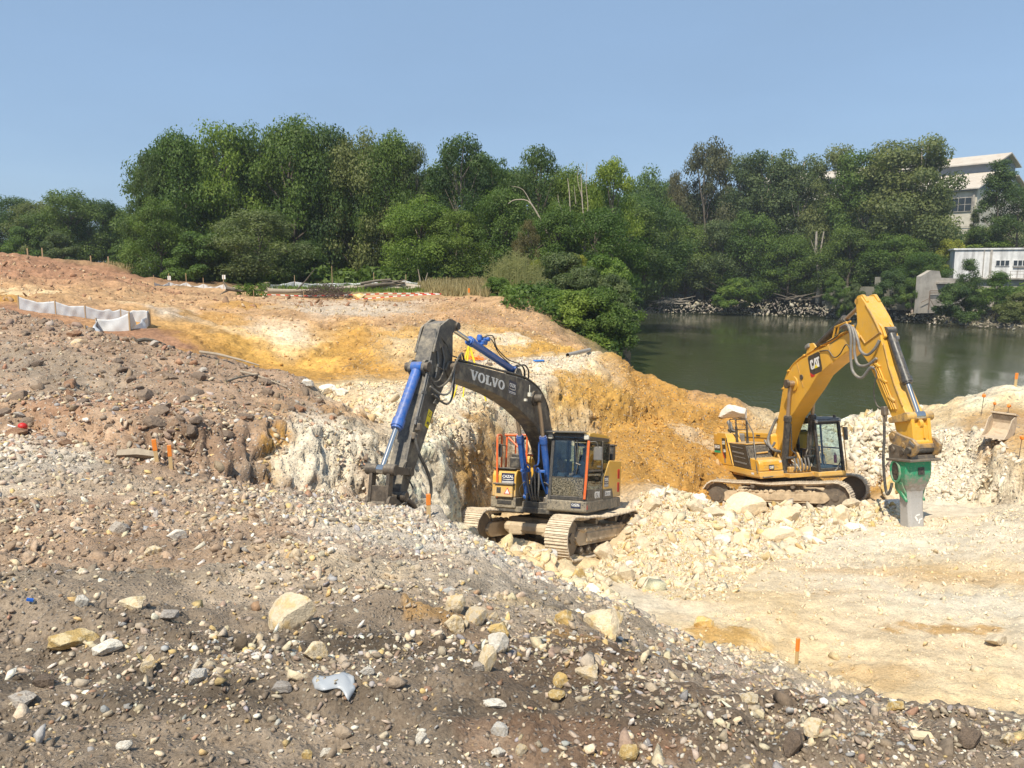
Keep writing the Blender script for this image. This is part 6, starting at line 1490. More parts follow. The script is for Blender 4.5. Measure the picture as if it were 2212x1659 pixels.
Z_ochre = [(1250, 950, 28.4), (1400, 900, 33), (1480, 880, 35), (1600, 900, 35.5), (1800, 920, 34), (1780, 1040, 29.6), (1540, 1090, 26.6), (1360, 1060, 24.5)]
Z_face = [(1190, 830, 30), (1300, 780, 38), (1400, 830, 36.4), (1470, 850, 36), (1400, 900, 33), (1250, 945, 28.6)]
Z_terr = [(660, 900, 20), (870, 960, 17), (950, 965, 19.8), (1085, 870, 25.8), (1170, 828, 28.8), (1290, 765, 39), (1060, 776, 34), (980, 812, 29), (700, 835, 25.5)]
Z_cutf = [(440, 700, 40), (560, 665, 46), (800, 665, 49), (1060, 655, 51), (1180, 700, 48), (1250, 755, 42), (1040, 775, 36), (760, 806, 32), (560, 780, 32)]
Z_toe = [(1340, 1328, 7.3), (1560, 1400, 10.2), (1720, 1440, 10.2), (1900, 1500, 9.0), (2140, 1560, 8.0), (2240, 1595, 3.8), (1900, 1550, 4.3), (1640, 1490, 5.4)]
Z_face2 = [(700, 925, 14.2), (800, 940, 16.8), (950, 968, 18.6), (985, 935, 21.2), (1030, 905, 23.4), (1072, 985, 23.0), (1024, 1020, 20.4), (984, 1090, 17.9), (900, 1090, 16.6), (700, 1070, 13.3)]
Z_shelf = [(660, 890, 18.5), (760, 905, 17.5), (900, 955, 18.2), (960, 955, 19.5), (1010, 900, 22.5), (900, 860, 22.5), (700, 850, 22.5)]
Z_bund = [(1700, 892, 36), (1830, 905, 35.3), (1925, 897, 34.7), (1985, 884, 34.2), (1980, 915, 32.2), (1850, 940, 33)]
tabs = [(Z_heap, 7600, .0013, .22, PITC), (Z_front, 1500, .0020, .22, [(30, (.62, .48, .26)), (30, (.66, .54, .34)), (10, (.56, .40, .18))]), (Z_floor, 4200, .0008, .10, PITC), (Z_white, 1500, .0016, .30, [(50, (.70, .63, .51)), (20, (.66, .56, .42))]), (Z_cutw, 700, .0013, .15, [(50, (.70, .64, .53)), (20, (.64, .54, .38))]),
        (Z_ochre, 3000, .0007, .15, [(40, (.50, .265, .055)), (25, (.56, .34, .10)), (7, (.68, .55, .36)), (14, (.38, .195, .05))]), (Z_face, 1200, .0006, .11, [(34, (.54, .30, .075)), (20, (.60, .40, .15)), (5, (.68, .56, .38))]), (Z_terr, 4200, .00075, .12, [(30, (.64, .52, .35)), (20, (.52, .43, .33)), (14, (.66, .59, .47)), (12, (.58, .38, .15))]), (Z_cutf, 3200, .0006, .14, [(30, (.58, .38, .14)), (24, (.62, .47, .25)), (16, (.66, .55, .38)), (14, (.44, .30, .19)), (6, (.40, .22, .08))]), (Z_toe, 2600, .0016, .07, [(34, (.70, .58, .40)), (20, (.50, .44, .36)), (14, (.34, .31, .28)), (16, (.66, .47, .2)), (10, (.76, .70, .58))]), (Z_face2, 900, .0011, .14, [(40, (.64, .54, .38)), (20, (.56, .42, .24)), (20, (.68, .60, .47))]), (Z_shelf, 1800, .0013, .2, PITC), (Z_bund, 900, .0015, .28, PITC)]
PX, PS, PC_ = [], [], []
for poly, n, k, mx, tb in tabs:
    x, y = zone(poly, n, 0, 0)
    mixk = .15 if poly in (Z_heap, Z_white, Z_bund) else .55
    PX.append(np.stack([x, y, ground_at(x, y)], 1)); PS.append(np.clip(k * y * np.exp(np.abs(RNG.normal(0, .75, n))), .012, mx)); PC_.append(pal(n, tb) * (1 - mixk) + ground_col(x, y) * RNG.uniform(.75, 1.3, (n, 1)) * mixk)
tag(scatter_mesh('limestone_rubble', np.concatenate(PX), np.concatenate(PS), np.concatenate(PC_), HP, M_chip, False, .35, .5), 'broken limestone rubble lying over the pit floor and benches', kind='stuff')
# clods of the far earth
n = 1500
x, y = zone([(0, 560, 66), (250, 590, 68), (340, 615, 62), (500, 640, 55), (1000, 640, 55), (1050, 655, 51), (700, 668, 48), (380, 680, 42), (0, 660, 34)], n, 0, 0)
tag(scatter_mesh('earth_clods', np.stack([x, y, ground_at(x, y)], 1), np.clip(.0010 * y * np.exp(np.abs(RNG.normal(0, .6, n))), .03, .32), pal(n, [(40, (.33, .19, .11)), (20, (.40, .26, .15)), (12, (.54, .42, .27))]), HP, M_chip, False, .4, .5), 'clods of red brown earth on the far bank', kind='stuff')

# ---- single stones
def boulder_mesh(seed, sub=3, flat=.72):
    """a broken block: a ball cut by many planes, then weathered a little"""
    rn = np.random.default_rng(seed * 17 + 3)
    bm = bmesh.new(); bmesh.ops.create_icosphere(bm, subdivisions=sub, radius=1)
    v = np.array([tuple(q.co) for q in bm.verts], np.float32); f = np.array([[q.index for q in g.verts] for g in bm.faces]); bm.free()
    ax = rn.normal(size=(15, 3)); ax /= np.linalg.norm(ax, axis=1)[:, None]; lv = rn.uniform(.50, .86, 15)
    for a, l in zip(ax, lv):
        d = v @ a - l; v = v - np.maximum(d, 0)[:, None] * a[None]
    v = v / np.abs(v).max(0) * np.array([1, rn.uniform(.75, .95), flat])
    nrm = v / np.linalg.norm(v, axis=1)[:, None]; off = np.array([seed * 3.7, 0, 0], np.float32)
    w, _ = worley(v + off, .42, 420)
    d = .085 * fbm(v + off, .7, 4, 400) + .045 * fbm(v + off, .16, 3, 410) - .05 * np.maximum(0, .45 - w)
    me = mesh_np('boulder', v + nrm * (d * (1 if sub > 2 else .8))[:, None], f, None, True)
    me.set_sharp_from_angle(angle=math.radians(22))
    me.materials.append(None)
    return me
BM3 = [boulder_mesh(s, 4, .70 + .06 * (s % 4)) for s in range(9)]
BM2 = [boulder_mesh(20 + s, 2, .6 + .06 * (s % 4)) for s in range(10)]
BM1 = [None] * 10
for s in range(10):
    v, f = HP[s]; me = mesh_np('stone', v, f, None, False); me.materials.append(None); BM1[s] = me
def stone_obj(name, me, mat, loc, scl, rot, parent=None):
    o = bpy.data.objects.new(name, me); link(o, parent)
    o.material_slots[0].link = 'OBJECT'; o.material_slots[0].material = mat
    o.location = loc; o.scale = scl; o.rotation_euler = rot
    return o
def boulder(u, v, w, h, mat, label, Y0=None, k=None, name='boulder', cat='boulder', rot=None, sink=.18):
    """a stone seen w by h sighting units large with its middle at (u, v)"""
    g = on_ground(u, v + h * .42, Y0 or 5.0); d = g.y
    sx = w / FPX * d * .5; sz = h / FPX * d * .5
    rnd = random.Random(int(u * 7 + v))
    me = BM3[rnd.randrange(len(BM3)) if k is None else k]
    o = stone_obj(name, me, RM[mat], (g.x, g.y + sx * .3, g.z + sz * .62), (sx * 1.05, sx * rnd.uniform(.8, 1.0), sz * 1.55), (rnd.uniform(-.12, .12), rnd.uniform(-.15, .15), rnd.uniform(-.5, .5) if rot is None else rot))
    return tag(o, label, cat)
FG = [
 (629, 1327, 114, 82, 'cream', 'large cream limestone block with a yellow top, biggest loose stone on the dark slope', 4.4),
 (147, 1386, 114, 46, 'yellow', 'long yellow limestone slab at the left edge of the dark foreground', 4.1),
 (225, 1407, 68, 34, 'white', 'white stone with a yellow flank touching the long yellow slab', 4.0),
 (288, 1304, 72, 30, 'cream', 'flat cream and yellow stone above the white stones on the dark slope', 4.9),
 (173, 1302, 34, 36, 'white', 'upright white stone above the long yellow slab', 4.9),
 (320, 1442, 42, 38, 'cream', 'round cream stone below the white stone on the dark slope', 3.8),
 (423, 1459, 42, 36, 'white', 'tilted white stone with a dark cap right of the round cream stone', 3.8),
 (677, 1411, 58, 48, 'cream', 'hollowed cream stone below the largest block', 4.0),
 (326, 1192, 42, 28, 'cream', 'cream stone alone on the brown ground between two grey ones', 6.8),
 (257, 1142, 46, 26, 'grey', 'greyish stone on the brown ground near the two orange stakes', 7.8),
 (376, 1158, 46, 26, 'white', 'pale flat stone right of the greyish stone on brown ground', 7.5),
 (360, 1333, 44, 22, 'grey', 'grey white stone lying in a dark hollow', 4.5),
 (267, 1611, 36, 25, 'white', 'white pointed stone at the bottom edge on the left', 2.95),
 (662, 1632, 26, 26, 'yellow', 'small egg yellow stone at the bottom edge', 2.85),
 (704, 1629, 32, 25, 'white', 'white stone beside the egg yellow stone', 2.85),
 (606, 1486, 44, 28, 'grey', 'grey stone half buried beside the plastic scrap', 3.6),
 (38, 1518, 74, 30, 'grey', 'wide flat grey stone at the left edge of the picture', 3.4),
 (91, 1476, 48, 32, 'brown', 'brown clod of earth above the wide flat grey stone', 3.6),
 (984, 1308, 46, 52, 'cream', 'cream block at the back of the pale stone group', 5.6),
 (1030, 1335, 55, 44, 'cream', 'broad cream block in the middle of the pale stone group', 5.3),
 (1068, 1331, 28, 28, 'cream', 'small cream block on the right side of the pale stone group', 5.3),
 (978, 1352, 50, 46, 'cream', 'slanting cream block at the front left of the pale stone group', 5.1),
 (1078, 1364, 58, 34, 'yellow', 'yellowish flat block in front of the pale stone group', 5.0),
 (1078, 1392, 46, 44, 'white', 'white cubic stone leaning on the tall cream stone', 4.7),
 (1053, 1426, 42, 66, 'cream', 'tall cream stone standing on end below the white cubic stone', 4.3),
 (1032, 1442, 28, 26, 'grey', 'pinkish grey stone at the foot of the tall cream stone', 4.2),
 (1221, 1333, 46, 42, 'yellow', 'orange yellow block left of the big buried boulder', 5.6),
 (1312, 1345, 108, 86, 'cream', 'big half buried boulder, ochre on its upper left', 5.7),
 (1274, 1450, 66, 32, 'cream', 'cream slab lying below the big buried boulder', 4.3),
 (1211, 1473, 36, 32, 'yellow', 'round yellow stone below the cream slab', 4.0),
 (1203, 1504, 40, 24, 'yellow', 'flat yellow stone under the round yellow stone', 3.7),
 (1066, 1524, 58, 20, 'white', 'long thin white stone lying flat in the middle foreground', 3.5),
 (790, 1451, 36, 20, 'white', 'small white stone right of the plastic scrap', 3.9),
 (1078, 1580, 40, 40, 'white', 'white grey rounded stone in the middle near the bottom edge', 3.15),
 (910, 1595, 28, 28, 'white', 'white stone left of the rounded white grey stone', 3.1),
 (1076, 1624, 34, 26, 'white', 'white stone below the rounded white grey stone', 2.9),
 (1127, 1621, 30, 24, 'cream', 'cream stone right of the lowest white stone', 2.9),
 (1358, 1626, 48, 42, 'yellow', 'dull yellow stone alone at the bottom edge, right of centre', 2.95),
 (1618, 1515, 48, 36, 'cream', 'cream stone with a dark hollow on the gravel toward the right', 4.5),
 (1761, 1572, 48, 40, 'cream', 'cream block behind the dark mud clod', 3.9),
 (1715, 1600, 58, 70, 'brown', 'standing dark mud clod with a white pebble below it', 3.3),
 (2100, 1600, 58, 44, 'brown', 'big brown clod near the right corner', 3.4),
 (2177, 1596, 36, 32, 'cream', 'cream stone beside the brown clod in the right corner', 3.3),
 (1936, 1527, 44, 26, 'yellow', 'yellow stone on the pit side of the gravel toe', 4.9)]
for f in FG: boulder(*f[:6], Y0=f[6], k=None, cat='clod' if f[4] == 'brown' else 'boulder', name='clod' if f[4] == 'brown' else 'boulder')
PT = [
 (1616, 1095, 92, 50, 'pit', 'largest cream block in front of the yellow excavator track', 23), (1700, 1108, 72, 54, 'pit', 'broad pale block right of the largest cream block', 22.5), (1757, 1074, 40, 44, 'pit', 'upright round block against the yellow excavator track', 23.5),
 (1816, 1112, 42, 46, 'pit', 'tall egg shaped block left of the breaker', 22.3), (1842, 1084, 42, 28, 'pit', 'flat block on top of the ridge left of the breaker', 23.2), (1685, 1072, 42, 24, 'pit', 'low block under the middle of the yellow excavator track', 24),
 (1502, 1092, 46, 32, 'pit', 'pale block at the rear end of the yellow excavator track', 23), (1545, 1106, 54, 24, 'pit', 'long low block below the rear of the yellow excavator track', 22.5), (1925, 1068, 34, 34, 'pit', 'block close behind the breaker foot', 24.5), (1685, 1158, 76, 26, 'pit', 'long tilted slab in the middle of the rubble slope', 19.5),
 (1308, 1188, 56, 46, 'pit', 'brownish block beside the dark excavator track', 16.5), (1350, 1238, 42, 46, 'pit', 'tall block below the dark excavator track', 14.5), (1402, 1259, 56, 30, 'pit', 'tilted slab right of the tall block below the track', 14), (1247, 1242, 38, 28, 'yellow', 'yellowish block in front of the dark excavator track', 14.2),
 (1584, 894, 62, 34, 'white', 'big white boulder behind the tail of the yellow excavator', 33, 4), (705, 843, 42, 26, 'white', 'white boulder left of two on the haul road', 24), (735, 846, 34, 24, 'white', 'white boulder right of two on the haul road', 24), (662, 828, 26, 22, 'white', 'white boulder at the end of the brown heap', 24),
 (776, 639, 34, 14, 'yellow', 'yellow boulder beside the brush pile on the far bank', 55), (1410, 1090, 46, 34, 'pit', 'block at the left end of the rubble ridge behind the dark excavator', 21.5), (1450, 1120, 40, 26, 'pit', 'block in the rubble between the two excavators', 20), (1520, 1345, 46, 30, 'yellow', 'ochre lump where gravel meets pit floor', 11.3),
 (2155, 1385, 60, 26, 'pit', 'pale flat slab on the pit floor at the right edge', 11.5), (1930, 1050, 60, 50, 'yellow', 'brown ochre boulder behind the breaker hose', 27)]
for f in PT: boulder(*f[:6], Y0=f[6], k=f[7] if len(f) > 7 else None)
# stones of the slope: the 300 largest as pieces of the gravel slope, likewise the blocks of the pit
x, y = plan(140, 2.6, 11.5, lambda y: -.66 * y, lambda y: np.minimum(.66 * y, crest_x(y) + 1.2))
xa, ya = zone([(880, 1270, 6.2), (1180, 1290, 6.2), (1380, 1340, 6.4), (1330, 1480, 4.0), (1000, 1480, 4.0)], 75, 0, 0); xb, yb = zone([(1380, 1370, 6.8), (1560, 1420, 6.4), (1850, 1535, 4.6), (2150, 1580, 3.6), (1900, 1610, 3.2), (1500, 1560, 3.5)], 85, 0, 0)
x = np.r_[x, xa, xb]; y = np.r_[y, ya, yb]
for i in range(300):
    d = y[i]; s = random.choice((.0085, .0095, .011, .013, .016, .02)) * (d ** .62) * .62
    kind = random.choices(('cream', 'grey', 'white', 'yellow', 'brown'), (26, 26, 16, 13, 19) if i < 140 else (46, 12, 24, 14, 4))[0]
    stone_obj('stone', BM2[i % 10] if i % 3 else BM1[i % 10], RM[kind], (x[i], d, gz(x[i], d) + s * .25), (s * random.uniform(.9, 1.3), s * random.uniform(.7, 1), s * random.uniform(.7, 1.1)), (random.uniform(-.3, .3), random.uniform(-.3, .3), random.uniform(0, 6.3)), GROUND['gravel_slope'])
hx, hy = zone(Z_heap, 150, 0, 0); fx, fy = zone(Z_front + [], 50, 0, 0); gx_, gy_ = zone([(1040, 1140, 18), (1190, 1150, 17.6), (1195, 1215, 15.6), (1100, 1195, 15.6)], 40, 0, 0); fx = np.r_[fx, gx_]; fy = np.r_[fy, gy_]; wx_, wy_ = zone(Z_white, 34, 0, 0); bx_, by_ = zone(Z_bund, 26, 0, 0)
for i, (a, b_) in enumerate(list(zip(hx, hy)) + list(zip(fx, fy)) + list(zip(wx_, wy_)) + list(zip(bx_, by_))):
    s = random.choice((.10, .12, .14, .17, .20, .26)) * (.8 if b_ < 17 else 1.0)
    kind = random.choices(('pit', 'white', 'cream', 'yellow'), (55, 25, 14, 6))[0]
    stone_obj('block', BM2[i % 10], RM[kind], (a, b_, gz(a, b_) + s * .12), (s * random.uniform(.9, 1.5), s * random.uniform(.7, 1.1), s * random.uniform(.5, .9)), (random.uniform(-.4, .4), random.uniform(-.4, .4), random.uniform(0, 6.3)), GROUND['pit_floor' if i < 240 else 'river_bund'])
hx, hy = plan(110, 11.9, 21, lambda y: -.7 * y, lambda y: np.interp(y, [11, 13, 15, 18, 23], [-4.6, -4.2, -4.0, -5.8, -9]))
for i in range(110):
    s = random.choice((.06, .08, .1, .14, .18)); kind = random.choices(('brown', 'grey', 'cream', 'red'), (62, 10, 8, 20))[0]
    stone_obj('stone', BM2[i % 10], RM[kind], (hx[i], hy[i], gz(hx[i], hy[i]) + s * .2), (s * 1.1, s * random.uniform(.7, 1), s * .8), (random.uniform(-.4, .4), random.uniform(-.4, .4), random.uniform(0, 6.3)), GROUND['spoil_heap'])
# ================================================================== FAR BANK
def wl_pt(u):
    v = np.interp(u, [1200, 1380, 1700, 1900, 2100, 2212, 2600], [669, 675.5, 683.5, 693, 707.5, 715, 735])
    return np.array(Hz(u, float(v), WATER_Z))
us = np.linspace(1180, 2560, 300)
base = np.array([wl_pt(u) for u in us])
dirn = base[:, :2] / np.linalg.norm(base[:, :2], axis=1)[:, None]
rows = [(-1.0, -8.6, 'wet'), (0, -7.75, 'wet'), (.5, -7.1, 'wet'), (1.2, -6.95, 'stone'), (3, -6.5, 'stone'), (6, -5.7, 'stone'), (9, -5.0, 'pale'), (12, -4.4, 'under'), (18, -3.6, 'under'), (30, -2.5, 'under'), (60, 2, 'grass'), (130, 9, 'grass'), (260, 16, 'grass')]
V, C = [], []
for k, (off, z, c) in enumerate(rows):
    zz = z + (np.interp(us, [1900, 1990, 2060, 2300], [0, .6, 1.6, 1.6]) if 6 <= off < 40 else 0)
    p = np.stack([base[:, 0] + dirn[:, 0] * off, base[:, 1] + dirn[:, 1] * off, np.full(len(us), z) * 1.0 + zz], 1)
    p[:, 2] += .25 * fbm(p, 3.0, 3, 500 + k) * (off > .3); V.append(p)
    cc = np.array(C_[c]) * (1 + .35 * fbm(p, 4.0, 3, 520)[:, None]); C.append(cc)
V = np.concatenate(V); C = np.clip(np.concatenate(C), .02, .8)
q = np.arange(len(us) * len(rows)).reshape(len(rows), len(us))
F = np.stack([q[:-1, :-1], q[:-1, 1:], q[1:, 1:], q[1:, :-1]], -1).reshape(-1, 4)
fb = tag(link(bpy.data.objects.new('far_bank', mesh_np('far_bank', V, F, M_far, True, C))), 'stony far bank of the river', kind='structure')
n = 2600
uu = RNG.uniform(1340, 2400, n); off = np.abs(RNG.normal(3.5, 3.2, n))
bb = np.stack([np.interp(uu, us, base[:, 0]), np.interp(uu, us, base[:, 1])], 1); dd = bb / np.linalg.norm(bb, axis=1)[:, None]
P = np.c_[bb + dd * off[:, None], np.interp(off, [0, 1.2, 3, 6, 9, 12, 18], [-7.5, -6.95, -6.5, -5.7, -5.0, -4.4, -3.6])]
tag(scatter_mesh('bank_stones', P, np.clip(.0009 * 130 * np.exp(np.abs(RNG.normal(0, .55, n))), .1, .6), pal(n, [(40, (.38, .335, .27)), (26, (.28, .25, .20)), (10, (.46, .39, .27)), (16, (.17, .15, .12))]), HP, M_chip, False, .3, .4), 'pale stones armouring the far river bank', kind='stuff')

# ================================================================== VEGETATION
def leaf_material(name, c0, c1, trans=.45):
    m, nt, b = nodes_of(name); out = nt.nodes['Material Output']
    a = N(nt, 'ShaderNodeAttribute', attribute_name='Col'); oi = N(nt, 'ShaderNodeObjectInfo')
    sc = N(nt, 'ShaderNodeSeparateColor'); nt.links.new(a.outputs['Color'], sc.inputs[0])
    f = mth(nt, 'ADD', mth(nt, 'MULTIPLY', sc.outputs[0], .8), mth(nt, 'MULTIPLY', oi.outputs['Random'], .2))
    c = mixc(nt, f, (*c0, 1), (*c1, 1))
    hv = ramp(nt, oi.outputs['Random'], [(0, (.85, .92, .9)), (.5, (1, 1, 1)), (1, (1.15, 1.06, .9))]); c = mixc(nt, 1.0, c, hv.outputs[0], 'MULTIPLY')
    nt.links.new(c, b.inputs['Base Color']); b.inputs['Roughness'].default_value = .55; b.inputs['Specular IOR Level'].default_value = .3
    tr = N(nt, 'ShaderNodeBsdfTranslucent'); nt.links.new(mixc(nt, 1.0, c, (1.15, 1.25, .7, 1), 'MULTIPLY'), tr.inputs[0])
    mx = N(nt, 'ShaderNodeMixShader'); mx.inputs[0].default_value = trans; nt.links.new(b.outputs[0], mx.inputs[1]); nt.links.new(tr.outputs[0], mx.inputs[2]); nt.links.new(mx.outputs[0], out.inputs[0])
    return m
LM = dict(oak=leaf_material('oak_leaves', (.066, .118, .024), (.185, .262, .056)), fresh=leaf_material('fresh_leaves', (.090, .155, .026), (.24, .32, .06)), dark=leaf_material('dark_leaves', (.050, .092, .028), (.140, .205, .055)),
          willow=leaf_material('grey_green_leaves', (.082, .118, .042), (.22, .255, .105)), yellow=leaf_material('yellow_leaves', (.16, .20, .03), (.36, .36, .06)), brown=leaf_material('olive_brown_leaves', (.095, .095, .042), (.20, .185, .09)), reed=leaf_material('reed_leaves', (.13, .16, .07), (.30, .32, .16)))
M_bark = paint('bark', (.085, .068, .052), .9, 0, (.14, .125, .10), .4, 5.0, bump=.4); M_pale = paint('pale_bark', (.34, .30, .25), .85, 0, (.2, .17, .14), .3, 4.0); M_dead = paint('dead_wood', (.42, .36, .29), .85, 0, (.25, .2, .16), .3, 5.0)
def leaves(cl, per, size, rs, flat=1.0):
    """leaf faces round the clumps cl = [(centre, radius)]; returns vertices, faces, colours"""
    r = np.random.default_rng(rs); V, K = [], []
    for c, rad in cl:
        n = max(6, int(per * (rad / .14) ** 2))
        d = r.normal(size=(n, 3)); d /= np.linalg.norm(d, axis=1)[:, None]
        d[:, 2] = d[:, 2] * .9 + .08
        rr = rad * (.30 + .85 * r.random(n) ** .7)
        # sprays: pull leaves towards a few twigs
        tw = r.normal(size=(9, 3)); tw /= np.linalg.norm(tw, axis=1)[:, None]
        t = tw[r.integers(0, 9, n)]; d = d * .6 + t * .55; d /= np.linalg.norm(d, axis=1)[:, None]
        p = np.array(c) + d * rr[:, None] * np.array([1, 1, .85 * flat])
        nn = d + r.normal(0, .55, (n, 3)) + np.array([0, 0, .35]); nn /= np.linalg.norm(nn, axis=1)[:, None]
        a = np.cross(nn, r.normal(size=(n, 3))); a /= np.linalg.norm(a, axis=1)[:, None] + 1e-9; b = np.cross(nn, a)
        s = size * r.uniform(.55, 1.35, n)[:, None]
        q = np.stack([p - a * s, p + b * s * .62 - nn * s * .12, p + a * s, p - b * s * .62 - nn * s * .12], 1); V.append(q.reshape(-1, 3))
        k = np.clip(.35 + .30 * r.normal() + r.normal(0, .22, n), 0, 1); K.append(np.repeat(k, 4))
    V = np.concatenate(V); K = np.concatenate(K)
    return V, np.arange(len(V)).reshape(-1, 4), np.stack([K, K, K], 1)
def crown_clumps(kind, seed):
    r = random.Random(seed); cl = []
    if kind in ('oak', 'open'):
        n = 66 if kind == 'oak' else 44
        for i in range(n):
            a = r.uniform(0, 6.283); z = r.uniform(.16, .95) if kind == 'oak' else r.uniform(.36, .97)
            w = .40 * math.sin(math.pi * min(1, max(0.05, (z - .02) / 1.0)) ** .8) + .06
            q = w * math.sqrt(r.uniform(.25, 1)); cl.append(((q * math.cos(a), q * math.sin(a), z - .05), r.uniform(.085, .165) if kind == 'oak' else r.uniform(.065, .12)))
    elif kind == 'tall':
        for i in range(52):
            a = r.uniform(0, 6.283); z = r.uniform(.14, .97); w = .21 * math.sin(math.pi * min(1, (z * .9 + .06))) ** .6 + .03
            q = w * math.sqrt(r.uniform(.2, 1)); cl.append(((q * math.cos(a), q * math.sin(a), z - .03), r.uniform(.055, .11)))
    elif kind == 'bush':
        for i in range(34):
            a = r.uniform(0, 6.283); z = r.uniform(.05, .9); w = .58 * math.cos(z * 1.35); q = w * math.sqrt(r.uniform(.2, 1))
            cl.append(((q * math.cos(a), q * math.sin(a), z), r.uniform(.11, .20)))
    elif kind == 'cone':
        for i in range(46):
            a = r.uniform(0, 6.283); z = r.uniform(.06, .97); w = .30 * (1 - z) + .03; q = w * math.sqrt(r.uniform(.3, 1))
            cl.append(((q * math.cos(a), q * math.sin(a), z), r.uniform(.055, .11)))
    return cl
def trunk_mesh(kind, cl, seed, mat):
    r = random.Random(seed); mb = MB(); w = {'oak': .022, 'open': .020, 'tall': .014, 'bush': .014, 'cone': .014}[kind]
    top = {'oak': .80, 'open': .88, 'tall': .94, 'bush': .5, 'cone': .95}[kind]
    pts = [(r.uniform(-.01, .01) * k, r.uniform(-.01, .01) * k, top * k / 6) for k in range(7)]; pts[0] = (0, 0, -.03)
    mb.tube(pts, [w * (1 - .13 * k) for k in range(7)], 7)
    for c, rad in r.sample(cl, min(len(cl), 22 if kind != 'bush' else 12)):
        z0 = max(.08, c[2] - r.uniform(.12, .3)) * (.9 if kind != 'bush' else .3); k = min(5.9, z0 / top * 6); i = int(k); a = Vector(pts[i]).lerp(Vector(pts[min(6, i + 1)]), k - i); e = Vector(c)
        mid = a.lerp(e, .5) + Vector((0, 0, -.02)); mb.tube([a, mid, e], [w * .38, w * .25, w * .08], 5)
    me = mb.build('trunk', mat); m_ = me.data; bpy.data.objects.remove(me); m_.polygons.foreach_set('use_smooth', np.ones(len(m_.polygons), bool))
    return m_
CROWN = {}
def proto(kind, i, leafmat, size, per, bark):
    key = (kind, i)
    if key not in CROWN:
        cl = crown_clumps(kind, 900 + i * 13 + len(kind)); v, f, k = leaves(cl, per, size, 700 + i, .8)
        CROWN[key] = (mesh_np('crown', v, f, LM['oak'], True, k), trunk_mesh(kind, cl, 800 + i, M_bark))
    return CROWN[key]
PROTO = dict(oak=(.0112, 420), open=(.0105, 620), tall=(.0085, 1200), bush=(.021, 420), cone=(.0095, 900))
def tree(u, vtop, vbase, Y, wid, kind, leafmat, label, group=None, name='oak_tree', cat='tree', i=0, bark='bark', yaw=None, zbase=None):
    """a tree sighted at u between vtop and vbase at distance Y, crown wid sighting units wide"""
    b = B(u, vbase, Y); t = B(u, vtop, Y); h = t.z - b.z
    cw = {'oak': .94, 'open': .92, 'tall': .52, 'bush': 1.35, 'cone': .66}[kind]
    sx = wid / FPX * Y / cw
    cm, tm = proto(kind, i, leafmat, *PROTO[kind], bark)
    r = empty(name, (b.x, b.y, b.z), label, cat, group); r.rotation_euler.z = (u * 1.7) % 6.28 if yaw is None else yaw
    c = bpy.data.objects.new('crown', cm); link(c, r); tk = bpy.data.objects.new('trunk', tm); link(tk, r)
    for o_, m_ in ((c, LM[leafmat]), (tk, dict(bark=M_bark, pale=M_pale)[bark])): o_.material_slots[0].link = 'OBJECT'; o_.material_slots[0].material = m_
    s = (sx, sx, h * 1.0); c.scale = s; tk.scale = (min(sx, h), min(sx, h), h)
    return r
